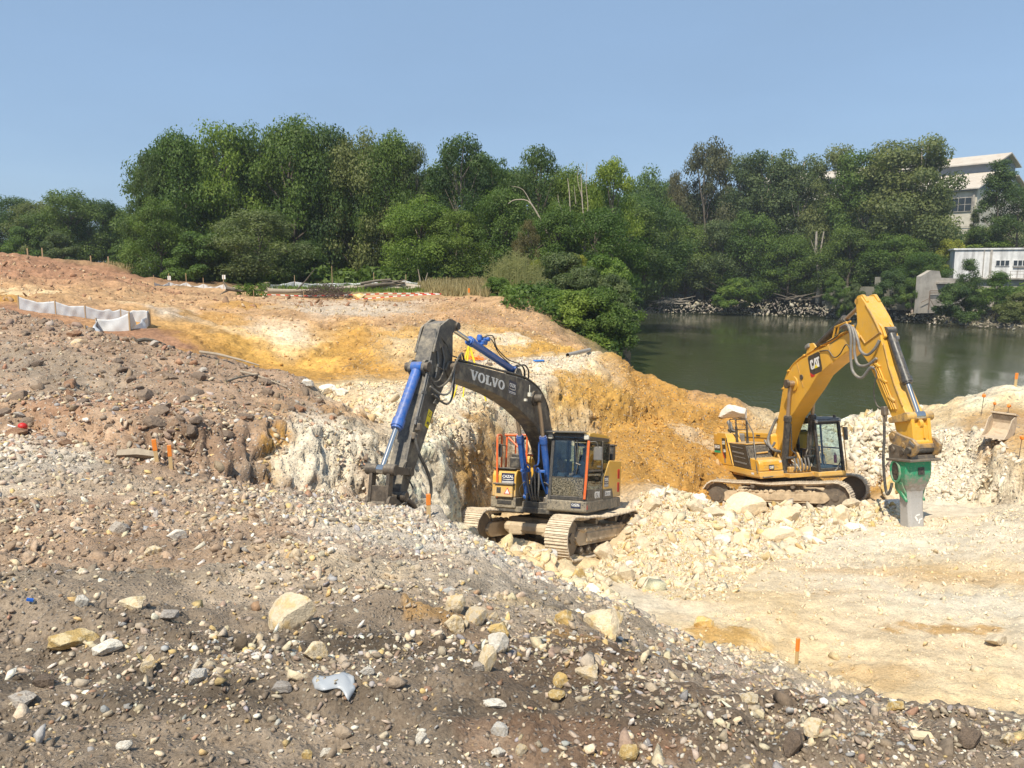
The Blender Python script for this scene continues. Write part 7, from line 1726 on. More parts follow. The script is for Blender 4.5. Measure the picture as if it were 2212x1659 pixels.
T = [
 # the wood on the left bank, front row
 (340, 318, 612, 78, 120, 'open', 'dark', 'slim open tree at the left end of the wood', 0), (405, 268, 612, 80, 190, 'oak', 'oak', 'rounded dark tree second from the left end of the wood', 0), (490, 258, 612, 82, 200, 'oak', 'fresh', 'light green tree with a broad flat top in the left part of the wood', 1),
 (575, 258, 612, 84, 170, 'oak', 'oak', 'tree between the light green one and the tallest crown of the wood', 2), (640, 236, 612, 82, 210, 'oak', 'oak', 'tallest crown of the wood, left of its middle', 0), (715, 262, 612, 83, 180, 'oak', 'dark', 'dark tree right of the tallest crown of the wood', 1), (780, 268, 610, 82, 180, 'oak', 'willow', 'greyish tree with fine foliage right of the tallest crown', 2), (850, 272, 612, 82, 170, 'oak', 'oak', 'dense tree above the right end of the white sheeting fence', 0), (905, 300, 612, 82, 110, 'open', 'willow', 'thin grey green tree with bare twigs in the middle of the wood', 1),
 (1000, 276, 615, 80, 185, 'open', 'dark', 'oak with sky showing through its crown, middle of the wood', 2), (1075, 330, 615, 82, 130, 'open', 'oak', 'narrow tree right of the open crowned oak', 0), (1158, 308, 615, 80, 180, 'open', 'dark', 'dark oak above the reed clump', 1), (1230, 352, 620, 78, 130, 'oak', 'oak', 'low tree among the bare white stems', 1), (1318, 328, 640, 76, 160, 'open', 'fresh', 'bright oak right of the bare white stems', 2), (1385, 352, 656, 152, 150, 'oak', 'oak', 'rounded tree at the right end of the wood by the water', 2), (1425, 415, 658, 152, 110, 'oak', 'oak', 'last low tree of the wood beside the river', 0),
 # lower trees and bushes in front of it
 (350, 420, 615, 74, 130, 'oak', 'oak', 'low leafy tree in front of the left end of the wood', 2), (560, 450, 614, 73, 230, 'oak', 'willow', 'low wide tree standing out before the wood behind the far fence', 1), (440, 500, 614, 72, 170, 'bush', 'oak', 'bush left of the low wide tree', 0), (660, 520, 612, 74, 130, 'bush', 'dark', 'dark bush right of the low wide tree', 1), (905, 415, 612, 75, 190, 'oak', 'fresh', 'leafy oak in front of the wood above the log pile', 2), (985, 450, 614, 74, 150, 'oak', 'oak', 'oak right of the leafy one above the log pile', 1), (1085, 400, 618, 73, 170, 'oak', 'oak', 'tree behind the reed clump', 0), (1200, 430, 622, 70, 150, 'oak', 'oak', 'dense tree right of the reed clump', 2), (1290, 440, 640, 70, 190, 'oak', 'oak', 'broad dark tree under the bright oak', 0), (1365, 480, 660, 154, 160, 'oak', 'dark', 'dark tree overhanging the water', 1),
 (1140, 470, 625, 68, 70, 'open', 'brown', 'yellowish olive sapling beside the reeds', 1), (1245, 545, 640, 63, 80, 'open', 'yellow', 'yellow green sapling on the bushy slope', 2), (1155, 560, 630, 64, 50, 'bush', 'yellow', 'small yellow green bush beside the reeds', 0),
 # far left
 (25, 420, 566, 118, 150, 'oak', 'dark', 'tree at the left edge beyond the brown hill', 1), (90, 428, 568, 116, 130, 'oak', 'willow', 'second tree from the left edge beyond the brown hill', 0), (160, 402, 572, 108, 170, 'oak', 'dark', 'large dark round tree beyond the brown hill', 2), (225, 425, 574, 110, 120, 'oak', 'dark', 'dark tree right of the large round one beyond the hill', 0), (270, 448, 576, 112, 110, 'oak', 'fresh', 'lighter tree in the gap left of the wood', 1), (60, 490, 570, 104, 110, 'bush', 'oak', 'rounded bush under the far left trees', 0), (130, 500, 572, 102, 90, 'bush', 'willow', 'grey green bush under the large round tree', 1), (260, 530, 580, 98, 70, 'bush', 'oak', 'low bush at the edge of the meadow', 2),
 # far bank
 (1455, 360, 652, 150, 90, 'open', 'brown', 'olive tree at the left end of the far bank row', 0), (1520, 288, 655, 148, 180, 'open', 'brown', 'tall thin topped brownish tree on the far bank', 2), (1590, 330, 655, 146, 110, 'tall', 'willow', 'slender tree right of the brownish one on the far bank', 1), (1655, 315, 655, 144, 150, 'tall', 'willow', 'tall poplar left of the middle of the far bank row', 0), (1720, 330, 655, 142, 140, 'tall', 'willow', 'poplar above the pale double trunk on the far bank', 2), (1790, 308, 655, 142, 110, 'tall', 'willow', 'thin topped poplar between two broad ones on the far bank', 1), (1855, 318, 655, 138, 150, 'tall', 'oak', 'dense poplar left of the tallest one on the far bank', 0), (1925, 300, 650, 134, 190, 'tall', 'willow', 'broad poplar near the factory', 2), (1968, 286, 648, 132, 165, 'tall', 'willow', 'tallest poplar, next to the factory', 1),
 (1480, 480, 655, 145, 150, 'oak', 'oak', 'low tree on the far bank near the driftwood', 0), (1560, 470, 655, 141, 160, 'oak', 'willow', 'grey green low tree on the far bank', 1), (1620, 450, 660, 138, 150, 'oak', 'oak', 'leafy tree hanging over the stony far bank', 2), (1700, 500, 655, 136, 140, 'oak', 'oak', 'low tree left of the pale double trunk', 0), (1830, 490, 650, 132, 170, 'oak', 'dark', 'dark tree above the quay wall', 1), (1930, 500, 645, 128, 170, 'oak', 'oak', 'tree right of the quay pillar', 2), (1990, 540, 640, 124, 110, 'oak', 'oak', 'tree left of the concrete wall', 0),
 (1590, 600, 668, 142, 110, 'bush', 'fresh', 'green bush by the driftwood on the far bank', 1), (1830, 618, 682, 128, 46, 'bush', 'fresh', 'small bush at the waterline behind the yellow boom', 2), (2050, 515, 605, 130, 90, 'bush', 'yellow', 'yellow green shrub below the factory', 0), (2120, 500, 560, 140, 150, 'bush', 'fresh', 'green hedge behind the white building', 1),
 (2150, 345, 540, 138, 130, 'cone', 'dark', 'dark tapering tree in front of the factory gable', 0), (2195, 400, 545, 136, 110, 'oak', 'dark', 'dark bushy tree at the right edge by the factory', 1), (2100, 455, 545, 140, 40, 'cone', 'willow', 'thin pale tree before the factory wall', 2),
 (2085, 560, 690, 112, 90, 'cone', 'dark', 'dark green shrub in front of the white building', 1), (2060, 610, 692, 111, 110, 'bush', 'dark', 'spreading dark bush at the waterline left of the white building', 0), (2150, 585, 694, 110, 100, 'cone', 'oak', 'green shrub under the white building windows', 2), (2200, 630, 700, 107, 110, 'bush', 'willow', 'grey green bush at the right edge by the water', 1),
 # bushes of the river slope
 (1075, 598, 655, 58, 90, 'bush', 'fresh', 'bright bush left of the reed clump', 0), (1130, 622, 672, 56, 110, 'bush', 'fresh', 'bright green bush on top of the cut bank', 1), (1190, 622, 705, 55, 180, 'bush', 'fresh', 'bush on the slope below the reeds', 2), (1255, 625, 748, 52, 200, 'bush', 'fresh', 'broad bush low on the river slope', 0), (1300, 620, 758, 52, 170, 'bush', 'oak', 'bush at the foot of the river slope beside the pipe', 1), (1320, 590, 700, 58, 130, 'bush', 'willow', 'grey green bush overhanging the river', 2), (1245, 590, 680, 60, 150, 'bush', 'willow', 'soft grey green bush in the middle of the slope', 0), (1335, 605, 672, 66, 110, 'bush', 'dark', 'dark bush at the waterline below the wood', 1), (1390, 600, 668, 153, 80, 'bush', 'dark', 'rounded dark bush right of the slope by the water', 2),
 (1215, 545, 665, 62, 190, 'bush', 'willow', 'tall loose grey green bush between reeds and wood', 1), (1305, 550, 690, 61, 170, 'bush', 'fresh', 'tall light green bush at the river end of the slope', 2), (1265, 575, 700, 58, 130, 'bush', 'willow', 'loose pale green bush in the heart of the slope thicket', 2),
 (1800, 592, 662, 130, 66, 'bush', 'oak', 'bush in front of the left end of the quay wall', 2), (1845, 612, 668, 127, 50, 'bush', 'willow', 'grey green bush left of the quay pillar', 1), (1925, 585, 664, 122, 95, 'bush', 'dark', 'dark bush hanging over the quay right of its pillar', 0), (1965, 600, 668, 119, 56, 'bush', 'oak', 'bush against the left end of the concrete wall', 1)]
KINDN = dict(oak='broadleaf_tree', open='oak_tree', tall='poplar_tree', bush='bush', cone='conical_tree')
for t in T:
    u, vt, vb, Y, w_, kd, lm, lab, i = t
    if 1430 < u < 2030 and vb > 640 and Y > 120 and kd != 'bush':
        yw = wl_pt(u)[1]; Y2 = yw + (17 if kd in ('tall', 'open') else 9.5); vb -= 10; Y = Y2
    tree(u, vt, vb, Y, w_, kd, lm, lab, None, KINDN[kd], 'bush' if kd == 'bush' else 'tree', i, 'pale' if kd == 'tall' else 'bark')
for k in range(18):       # deeper rows of the wood
    u = 370 + 60 * k; tree(u, 292 + (k * 37) % 50 + (60 if u > 1200 else 0) + (30 if u > 900 else 0), 606, 96 + (k % 3) * 4, 200, 'oak', 'dark', 'dark tree in the back rows of the left wood', 'back rows of the left wood', 'broadleaf_tree', 'tree', k % 3)
for k in range(9):
    u = 1430 + 70 * k; tree(u, 380 + (k * 29) % 40, 640, 172, 160, 'oak', 'dark', 'dark tree in the back row of the far bank', 'back row of the far bank', 'broadleaf_tree', 'tree', k % 3)
for k in range(6):
    u = -60 + 66 * k; tree(u, 440 + (k * 13) % 22, 570, 140, 120, 'oak', 'dark', 'distant tree behind the far left ones', 'distant trees on the far left', 'broadleaf_tree', 'tree', k % 3)
# bare white stems and pale trunks
def stems(u, v, Y, segs, label, name='dead_tree', mat=None, cat='dead tree'):
    r = empty(name, tuple(B(u, v, Y)), label, cat)
    for pts, w0 in segs:
        q = [B(a, b_, Y) - B(u, v, Y) for a, b_ in pts]
        MB().tube(spline(q, 3), list(np.linspace(w0 * .55, w0 * .2, len(spline(q, 3)))), 6).build('stem', mat or M_dead, r, smooth=True)
    return r
stems(1262, 560, 71, [([(1262, 560), (1263, 500), (1258, 440), (1255, 375)], .16), ([(1262, 500), (1270, 450), (1266, 400), (1268, 350)], .08), ([(1258, 430), (1248, 390), (1250, 360)], .06)], 'bare white dead stems rising from the wood')
stems(1232, 470, 72, [([(1232, 470), (1230, 420), (1226, 385)], .12), ([(1244, 440), (1240, 400)], .06)], 'pale broken stem left of the bare white stems')
stems(1182, 505, 70, [([(1182, 505), (1160, 460), (1140, 434), (1112, 432), (1098, 440)], .15), ([(1150, 445), (1130, 410), (1105, 402)], .08)], 'pale branch arching out of the wood above the reeds')
stems(1245, 500, 69, [([(1245, 500), (1222, 475), (1208, 440), (1205, 420)], .09)], 'thin pale curved branch beside the white stems')
stems(1768, 655, 142, [([(1766, 655), (1770, 600), (1763, 550), (1764, 500)], .80), ([(1772, 640), (1776, 590), (1772, 550), (1780, 500)], .5), ([(1776, 600), (1790, 575)], .2), ([(1766, 560), (1752, 520)], .2)], 'pale double trunk standing on the far bank', 'pale_trunk', M_pale, 'tree trunk')
stems(1602, 660, 152, [([(1602, 660), (1604, 620), (1600, 585), (1598, 560)], .5)], 'slim pale trunk at the stony far bank', 'pale_trunk', M_pale, 'tree trunk')
stems(1290, 690, 53, [([(1262, 700), (1282, 688), (1296, 676), (1310, 660)], .07), ([(1288, 684), (1284, 668), (1276, 655)], .05), ([(1296, 676), (1298, 660), (1292, 645)], .04)], 'grey bare branch sticking out of the slope bushes')
# reeds
rb = B(1110, 640, 61); rv, rk = [], []
rr = np.random.default_rng(5)
for i in range(420):
    bx, by = rr.normal(0, .95), rr.normal(0, .5); h = rr.uniform(1.6, 3.6) * (1 - .12 * abs(bx)); lx, ly = rr.normal(0, .18), rr.normal(0, .12); s = .022
    a = np.array([bx, by, -.2]); t = np.array([bx + lx * h * .4, by + ly * h * .4, h]); k = rr.uniform(.2, 1)
    rv += [a + [-s, 0, 0], a + [s, 0, 0], t + [s * .3, 0, 0], t + [-s * .3, 0, 0]]; rk += [k] * 4
    for j in range(5):
        f = rr.uniform(.35, .98); p = a + (t - a) * f; dx = rr.choice([-1, 1]) * rr.uniform(.15, .42); up = rr.uniform(.05, .35); dy = rr.uniform(-.2, .2)
        e = p + [dx, dy, up]; m_ = p + [dx * .5, dy * .5, up * .9]
        rv += [p + [0, 0, -.02], m_ + [0, 0, -.03], e, m_ + [0, 0, .03]]; rk += [np.clip(k + rr.normal(0, .2), 0, 1)] * 4
rv = np.array(rv); rk = np.array(rk)
tag(link(bpy.data.objects.new('reed_clump', mesh_np('reed_clump', rv + np.array(rb), np.arange(len(rv)).reshape(-1, 4), LM['reed'], False, np.stack([rk] * 3, 1)))), 'clump of tall grey green reeds on the cut bank', 'reeds')
# grasses and undergrowth
def blades(name, poly, n, h0, h1, mat, label, w=.012, broad=False):
    x, y = zone(poly, n, 0, 0); z = ground_at(x, y); r = RNG
    hh = r.uniform(h0, h1, n); a = r.uniform(0, 6.28, n); lx = r.normal(0, .25, n) * hh; ly = r.normal(0, .25, n) * hh; ww = w * y * .06 if not broad else w * np.ones(n)
    b0 = np.stack([x, y, z - .03], 1); ca, sa = np.cos(a) * ww, np.sin(a) * ww
    v = np.stack([b0 + np.stack([ca, sa, 0 * ca], 1), b0 - np.stack([ca, sa, 0 * ca], 1), b0 + np.stack([lx - ca * .2, ly, hh], 1), b0 + np.stack([lx + ca * .2, ly, hh], 1)], 1).reshape(-1, 3)
    k = np.repeat(r.random(n), 4)
    return tag(link(bpy.data.objects.new(name, mesh_np(name, v, np.arange(len(v)).reshape(-1, 4), mat, False, np.stack([k] * 3, 1)))), label, kind='stuff')
LM['straw'] = leaf_material('dry_grass_blades', (.22, .17, .07), (.46, .37, .19), .2)
blades('dry_grass', [(930, 612, 72), (1050, 612, 70), (1055, 650, 55), (960, 645, 57), (900, 625, 66)], 6000, .3, .9, LM['straw'], 'tall dry grass behind the tape')
blades('meadow_grass', [(170, 572, 100), (310, 574, 100), (310, 602, 76), (250, 590, 76)], 2500, .2, .6, LM['straw'], 'pale meadow grass beyond the brown hill')
blades('green_grass', [(690, 606, 74), (960, 606, 74), (960, 630, 63), (780, 634, 62), (560, 628, 66)], 3500, .15, .5, LM['fresh'], 'green grass and weeds at the foot of the wood')
cl = []
for i in range(150):
    u = random.uniform(330, 1060); Y = random.uniform(72, 77); p = B(u, 612, Y); cl.append(((p.x, p.y, p.z + random.uniform(.0, 1.0)), random.uniform(.5, 1.1)))
v, f, k = leaves(cl, 1.6, .26, 77); tag(link(bpy.data.objects.new('undergrowth', mesh_np('undergrowth', v, f, LM['oak'], True, k))), 'low undergrowth along the foot of the wood', kind='stuff')
cl = []
for i in range(110):
    u = random.uniform(1100, 1340); v_ = 640 + (u - 1100) * .36 + random.uniform(-10, 40); Y = random.uniform(50, 57); p = B(u, v_, Y); p.z = gz(p.x, p.y); cl.append(((p.x, p.y, p.z + random.uniform(0, .5)), random.uniform(.4, .8)))
v, f, k = leaves(cl, 3.2, .13, 78); tag(link(bpy.data.objects.new('brambles', mesh_np('brambles', v, f, LM['oak'], True, k))), 'brambles covering the river slope', kind='stuff')
cl = []
for i in range(170):
    u = random.uniform(1400, 2300); o_ = random.uniform(12.5, 26); bb_ = np.array([np.interp(u, us, base[:, 0]), np.interp(u, us, base[:, 1])]); d_ = bb_ / np.linalg.norm(bb_); q_ = bb_ + d_ * o_; cl.append(((q_[0], q_[1], np.interp(o_, [9, 12, 18, 30], [-5, -4.4, -3.6, -2.5]) + random.uniform(.2, 1.6)), random.uniform(.7, 1.6)))
v, f, k = leaves(cl, .9, .34, 79); tag(link(bpy.data.objects.new('bank_undergrowth', mesh_np('bank_undergrowth', v, f, LM['oak'], True, k))), 'dark undergrowth beneath the far bank trees', kind='stuff')
# ================================================================== BUILDINGS ON THE FAR BANK
M_conc = paint('stained_concrete', (.40, .37, .33), .9, 0, (.17, .155, .14), .35, .5); M_wwall = paint('white_render', (.70, .70, .70), .85, 0, (.30, .30, .30), .34, 1.0, streak=(1.3, 1.3, .16))
M_fwall = paint('pale_factory_panel', (.56, .52, .44), .85, 0, (.42, .37, .30), .3, 1.0, streak=(.5, .5, .05)); M_roof = paint('fibre_cement_roof', (.50, .46, .41), .85, 0, (.36, .26, .20), .25, .15); M_clad = paint('grey_cladding', (.20, .23, .27), .7)
M_dglass = paint('dark_window_glass', (.030, .040, .050), .15); M_rust = paint('rusty_steel', (.17, .115, .08), .8)
def local(o, d):                 # frame with x along d
    d = Vector((d[0], d[1], 0)).normalized(); return frame_matrix(o, d, Vector((-d.y, d.x, 0)), (0, 0, 1))
k0 = B(2123, 590, 185)
FA = empty('factory', mat=local((k0.x - 2.8, k0.y, -1.4), (-.65, .76)), label='tall pale factory hall with a raised ridge roof above the far bank', cat='factory')
W_, LN = 36.0, 66.0              # y axis of the frame points left-back; the gable runs to -y
def fp(w, z): return (-w, z)
MB().box((LN / 2, -W_ / 2, 7.0), (LN, W_ - .4, 27.0)).build('wall', M_fwall, FA)
g = MB().prism([fp(.3, 20.4), fp(12, 24.9), fp(12, 27.7), fp(18, 29.9), fp(24, 27.7), fp(24, 24.9), fp(35.7, 20.4)], .25, LN - .2, 'x').build('gable', M_clad, FA)
for nm, prof in (('roof', [fp(-.9, 20.5), fp(-.9, 20.75), fp(12.0, 25.5), fp(12.0, 25.2)]), ('ridge_roof', [fp(10.6, 27.3), fp(10.6, 27.6), fp(18, 30.3), fp(25.4, 27.6), fp(25.4, 27.3), fp(18, 29.95)]), ('roof', [fp(36.9, 20.5), fp(36.9, 20.75), fp(24, 25.5), fp(24, 25.2)])):
    MB().prism(prof, -.7, LN, 'x').build(nm, M_roof, FA)
for i in range(10): MB().box((.6 + i * 6.6, .06, 8.0), (.5, .14, 25)).build('wall_rib', M_conc, FA)
MB().box((LN / 2, .05, 12.1), (LN, .08, .12)).box((LN / 2, .05, 4.6), (LN, .08, .12)).build('panel_joint', M_conc, FA)
for i in range(9):
    x0 = .6 + i * 6.6
    fr = MB().box((x0 + 3.3, .02, 17.2), (5.9, .12, 3.3)).build('window', M_conc, FA)
    for a in range(4):
        for b_ in range(2): MB().box((x0 + .75 + a * 1.42 + .35, .085, 16.4 + b_ * 1.55), (1.3, .03, 1.42)).build('pane', M_dglass, fr)
w0 = B(2059, 600, 125); w1 = B(2262, 600, 121)
WH = empty('river_building', mat=local((w0.x, w0.y, w0.z), (w1.x - w0.x, w1.y - w0.y)), label='flat roofed white building with small windows near the right edge', cat='building')
LW = (w1 - w0).length
MB().box((LW / 2, 3.2, 2.05), (LW, 6.4, 4.5)).build('wall', M_wwall, WH)
MB().box((LW / 2 - .1, 3.2, 4.42), (LW + .3, 6.8, .26)).build('parapet', M_wwall, WH, bevel=.03)
MB().box((5.0, -.07, 2.1), (.3, .16, 4.4)).build('pilaster', M_conc, WH)
for xs in (6.6, 8.95, 12.0):
    fr = MB().box((xs, -.05, 2.25), (1.95, .14, .95)).build('window', M_wwall, WH)
    for a in range(3): MB().box((xs - .62 + a * .62, -.125, 2.25), (.50, .03, .78)).build('pane', M_dglass, fr)
MB().box((9.0, -.12, 1.62), (1.9, .22, .08)).build('window_sill', M_conc, WH)
MB().box((LW / 2 + 1.2, 1.2, -2.6), (LW - 2, 3.0, 4.8)).build('retaining_wall', M_conc, WH)
MB().box((LW / 2 + 1.2, .6, -.12), (LW - 2, 3.2, .22)).build('ledge', M_conc, WH)
MB().box((11.2, -.33, -1.9), (2.8, .1, 2.6)).build('opening', M_dglass, WH)
MB().tube([(4.0, -.12, -.2), (4.0, -.12, 4.3)], .07, 6).tube([(14.0, -.12, -.2), (14.0, -.12, 4.3)], .07, 6).build('downpipe', M_conc, WH)
MB().tube([(0, .35, 20.3), (LN, .35, 20.3)], .16, 6).build('gutter', M_clad, FA)
rl = MB()
for i in range(9): rl.box((7.6 + i * .9, -.85, .5), (.05, .05, 1.05))
for z in (.55, 1.0): rl.box((11.2, -.85, z), (7.4, .04, .04))
rl.build('railing', M_rust, WH)
c0 = B(1984, 662, 117); c1 = B(2056, 662, 118.5)
CW_ = empty('concrete_wall', mat=local(tuple(c0), (c1.x - c0.x, c1.y - c0.y)), label='stained concrete wall with a rusty frame left of the white building', cat='wall'); LC = (c1 - c0).length
MB().prism([(0, -1), (LC + 3, -1), (LC + 3, 4.0), (LC * .62, 4.2), (LC * .55, 5.2), (LC * .30, 5.3), (0, 4.4)], 0, .8).build('wall_panel', M_conc, CW_)
MB().box((LC * .75, -.25, 3.45), (LC * .55, .6, .25)).build('ledge', M_conc, CW_)
MB().tube([(LC * .25, -.4, -.5), (LC * .25, -.4, 2.3)], .06, 6).tube([(LC * .25, -.4, 2.3), (LC * .52, -.4, 2.3)], .06, 6).tube([(LC * .25, -.4, 2.0), (LC * .5, -.4, 2.0)], .05, 6).tube([(.05, -.4, .6), (LC * .25, -.4, 1.2), (LC * .4, -.4, .0)], .04, 6).build('pipe_frame', M_rust, CW_)
q0 = B(1772, 655, 133); q1 = B(1984, 655, 121)
M_darkc = paint('dark_concrete', (.22, .21, .17), .95, 0, (.10, .10, .07), .5, .6)  # concrete in a darker tone, with random still darker patches
QW = empty('quay_wall', mat=local(tuple(q0), (q1.x - q0.x, q1.y - q0.y)), label='long low concrete quay wall half hidden by trees on the far bank', cat='wall'); LQ = (q1 - q0).length
MB().box((LQ / 2, 3.2, 1.0), (LQ, 1.0, 3.6)).build('wall_panel', M_darkc, QW)
MB().box((LQ * .54, 2.4, 1.9), (1.0, 1.0, 5.0)).build('pillar', M_darkc, QW); MB().box((2.2, -.6, .2), (1.6, 1.0, 2.0)).build('concrete_block', M_darkc, QW)
# driftwood
def drift(u, v, Y, n, L_, label, seed, name='driftwood', mat=None, thick=.12):
    r = empty(name, tuple(B(u, v, Y)), label, name.replace('_', ' ')); rn = random.Random(seed)
    for i in range(n):
        a = rn.uniform(-.5, .5) + (math.pi if rn.random() < .5 else 0); l = L_ * rn.uniform(.4, 1)
        p = Vector((rn.uniform(-L_ * .5, L_ * .5), rn.uniform(-.6, .6), rn.uniform(0, .5)))
        d = Vector((math.cos(a), math.sin(a) * .5, rn.uniform(-.05, .35)))
        t = thick * rn.uniform(.4, 1); MB().tube([p, p + d * l * .5 + Vector((0, 0, rn.uniform(-.1, .15))), p + d * l], [t, t * .8, t * .4], 6).build('branch', mat or M_dead, r, smooth=True)
    return r
drift(1445, 655, 150, 14, 4.5, 'pale driftwood stranded on the far bank left of the bushes', 3, mat=M_pale); drift(1725, 648, 134, 16, 4.5, 'dark driftwood tangle beside the pale double trunk', 4, mat=M_bark)

# ================================================================== FENCES, STAKES, FELLED WOOD
def cloth(name, c0, trans=.25):
    m, nt, b = nodes_of(name); out = nt.nodes['Material Output']
    tc = N(nt, 'ShaderNodeTexCoord'); n1 = N(nt, 'ShaderNodeTexNoise', Scale=3.0, Detail=5.0); nt.links.new(tc.outputs['Object'], n1.inputs['Vector'])
    c = mixc(nt, ramp(nt, n1.outputs[0], [(.5, (0, 0, 0)), (.75, (.35, .35, .35))]).outputs[0], (*c0, 1), (.45, .36, .26, 1)); nt.links.new(c, b.inputs['Base Color']); b.inputs['Roughness'].default_value = .6
    tr = N(nt, 'ShaderNodeBsdfTranslucent'); nt.links.new(c, tr.inputs[0]); mx = N(nt, 'ShaderNodeMixShader'); mx.inputs[0].default_value = trans
    nt.links.new(b.outputs[0], mx.inputs[1]); nt.links.new(tr.outputs[0], mx.inputs[2]); nt.links.new(mx.outputs[0], out.inputs[0]); return m
M_silt = cloth('white_sheeting', (.74, .75, .76)); M_stake = paint('raw_wood_stake', (.42, .29, .16), .8); M_ostake = paint('orange_sprayed_stake', (.86, .24, .015), .6, 0, (.5, .3, .12), .1, 6.0); M_plank = paint('grey_plank', (.33, .27, .20), .85, 0, (.2, .16, .12), .3, 6.0)
def fence_run(name, label, pts, posts=True, post_h=.1, seed=0, sag=.12):
    """sheeting fence: pts = [(ground point, sheet height)]; one sheet per bay and a stake at each point"""
    r = empty(name, tuple(pts[0][0]), label, 'fence'); o = Vector(pts[0][0]); rn = random.Random(seed)
    for i in range(len(pts) - 1):
        (a, ha), (b_, hb) = pts[i], pts[i + 1]; a = Vector(a) - o; b_ = Vector(b_) - o; nrm = (b_ - a).cross(Vector((0, 0, 1))).normalized(); L_ = (b_ - a).length
        NX, NZ = 26, 9; vs = []; ph = rn.uniform(0, 6)
        for x in range(NX + 1):
            t = x / NX; g = a.lerp(b_, t); w = o + g; zg = gz(w.x, w.y) - o.z
            top = (ha + (hb - ha) * t) - sag * (ha + hb) / 2 * math.sin(math.pi * t) * 2.0
            for z in range(NZ + 1):
                s = z / NZ; d = (.05 * math.sin(ph + t * 9 + s * 2.5) + .035 * math.sin(ph * 2 + t * 21 - s * 4) + .05 * math.sin(s * 5 + t * 7)) * min(1, 4 * t, 4 * (1 - t)) * L_ * .35
                vs.append(Vector((g.x, g.y, zg - .04 + (top + .04) * s)) + nrm * (d * .6 + .015))
        fs = [(x * (NZ + 1) + z, (x + 1) * (NZ + 1) + z, (x + 1) * (NZ + 1) + z + 1, x * (NZ + 1) + z + 1) for x in range(NX) for z in range(NZ)]
        ob = MB().add(vs, fs).build('sheet', M_silt, r, smooth=True, angle=180)
        sd = ob.modifiers.new('thickness', 'SOLIDIFY'); sd.thickness = .006
    if posts:
        for i, (a, h) in enumerate(pts):
            p = Vector(a) - o; z = gz(a[0], a[1]) - o.z; ph_ = post_h if not hasattr(post_h, '__len__') else post_h[i]
            MB().box((p.x, p.y, z + (h + ph_) / 2 - .1), (.045, .045, h + ph_ + .2)).build('stake', M_stake, r)
    return r
G = lambda u, v, Y: on_ground(u, v, Y)
fence_run('silt_fence', 'long white sheeting fence on stakes in front of the brown hill', [(G(41, 668, 36), .5), (G(121, 682, 33), .52), (G(185, 689, 30.5), .5), (G(262, 697, 28.2), .52), (G(325, 705, 26.4), .66)], post_h=.04, seed=1, sag=.10)
fence_run('silt_fence', 'short white sheeting fence in front, meeting the long one at a corner', [(G(322, 706, 26.0), .66), (G(281, 715, 24.9), .62), (G(209, 716, 24.2), .42), (G(184, 713, 24.4), .08)], post_h=.03, seed=2, sag=.10)
def farfence(label, pts, seed, sag): fence_run('silt_fence', label, [(G(u, v, Y), h) for u, v, Y, h, p in pts], post_h=[p for *_, p in pts], seed=seed, sag=sag)
farfence('low white sheeting sagging between stakes left of the fallen shrub', [(333, 618, 66, .28, .55), (366, 618, 66, .30, .7), (403, 619, 66, .28, .75), (440, 623, 65, .36, .5), (484, 626, 64, .40, .7), (507, 627, 63.5, .25, .0)], 3, .38)
farfence('white sheeting fence behind the brush pile and logs', [(567, 626, 66, .42, .1), (637, 622, 67, .52, .55), (718, 622, 67.5, .42, 1.5), (808, 621, 68, .42, .85), (877, 619, 69, .50, .55), (931, 622, 69, .34, .2)], 4, .12)
for (u, v, Y) in ((366, 601, 66), (484, 599, 64)):
    p = B(u, v, Y); o = tag(MB().box((0, 0, 0), (.26, .02, .34)).build('notice', M_white, None), 'small white notice on the %s stake of the low far sheeting' % ('second' if u < 400 else 'fifth'), 'notice'); o.location = p + Vector((0, -.05, .02))
def stake(u, vt, vb, Y, w, mat, label, lean=0.0, cat='stake', name='stake', tip=None):
    g = on_ground(u, vb, Y); h = (vb - vt) / FPX * g.y; r = empty(name, tuple(g), label, cat); r.rotation_euler = (0, lean, .4)
    MB().box((0, 0, h / 2 - .08), (w, w * .8, h + .16), bev=.003).build('shaft', mat, r)
    if tip: MB().box((0, 0, h * .78), (w * 1.12, w * .9, h * .46), bev=.003).build('painted_top', tip, r)
    return r
M_wstk = paint('pale_wood_stake', (.60, .42, .20), .75, 0, (.4, .3, .2), .2, 8.0)
stake(340, 949, 1004, 11.7, .055, M_wstk, 'left one of two orange topped stakes below the brown heap', -.08, tip=M_ostake)
stake(370, 960, 1015, 11.6, .050, M_wstk, 'right one of two orange topped stakes below the brown heap', -.03, tip=M_ostake)
stake(926, 1066, 1120, 11.9, .055, M_wstk, 'orange stake at the gravel edge beside the dark excavator arm', 0, tip=M_ostake)
stake(1720, 1373, 1440, 10.3, .042, M_wstk, 'orange stake standing alone where gravel meets the pale floor', .02, tip=M_ostake)
stake(1362, 884, 906, 33, .06, M_wstk, 'yellowish stake against the foot of the ochre face', 0)
stake(2193, 809, 838, 33, .085, M_wstk, 'orange topped stake on the bund at the right edge', .05, tip=M_ostake)
stake(1013, 624, 645, 57, .10, M_wstk, 'short orange stake in the dry grass', 0, tip=M_ostake)
M_pin = paint('rusty_pin', (.14, .09, .06), .7)
def pin(u, vt, vb, Y, label):
    g = on_ground(u, vb, Y); h = (vb - vt) / FPX * g.y; r = empty('survey_pin', tuple(g), label, 'survey pin'); r.rotation_euler = (0, .06, 0)
    MB().tube([(0, 0, -.1), (0, 0, h)], .011, 6).build('rod', M_pin, r); MB().add(*rock_shape(.07, (0, 0, h * .88), 1.3, int(u), 1, .3)).build('flag', M_ostake, r, smooth=True)
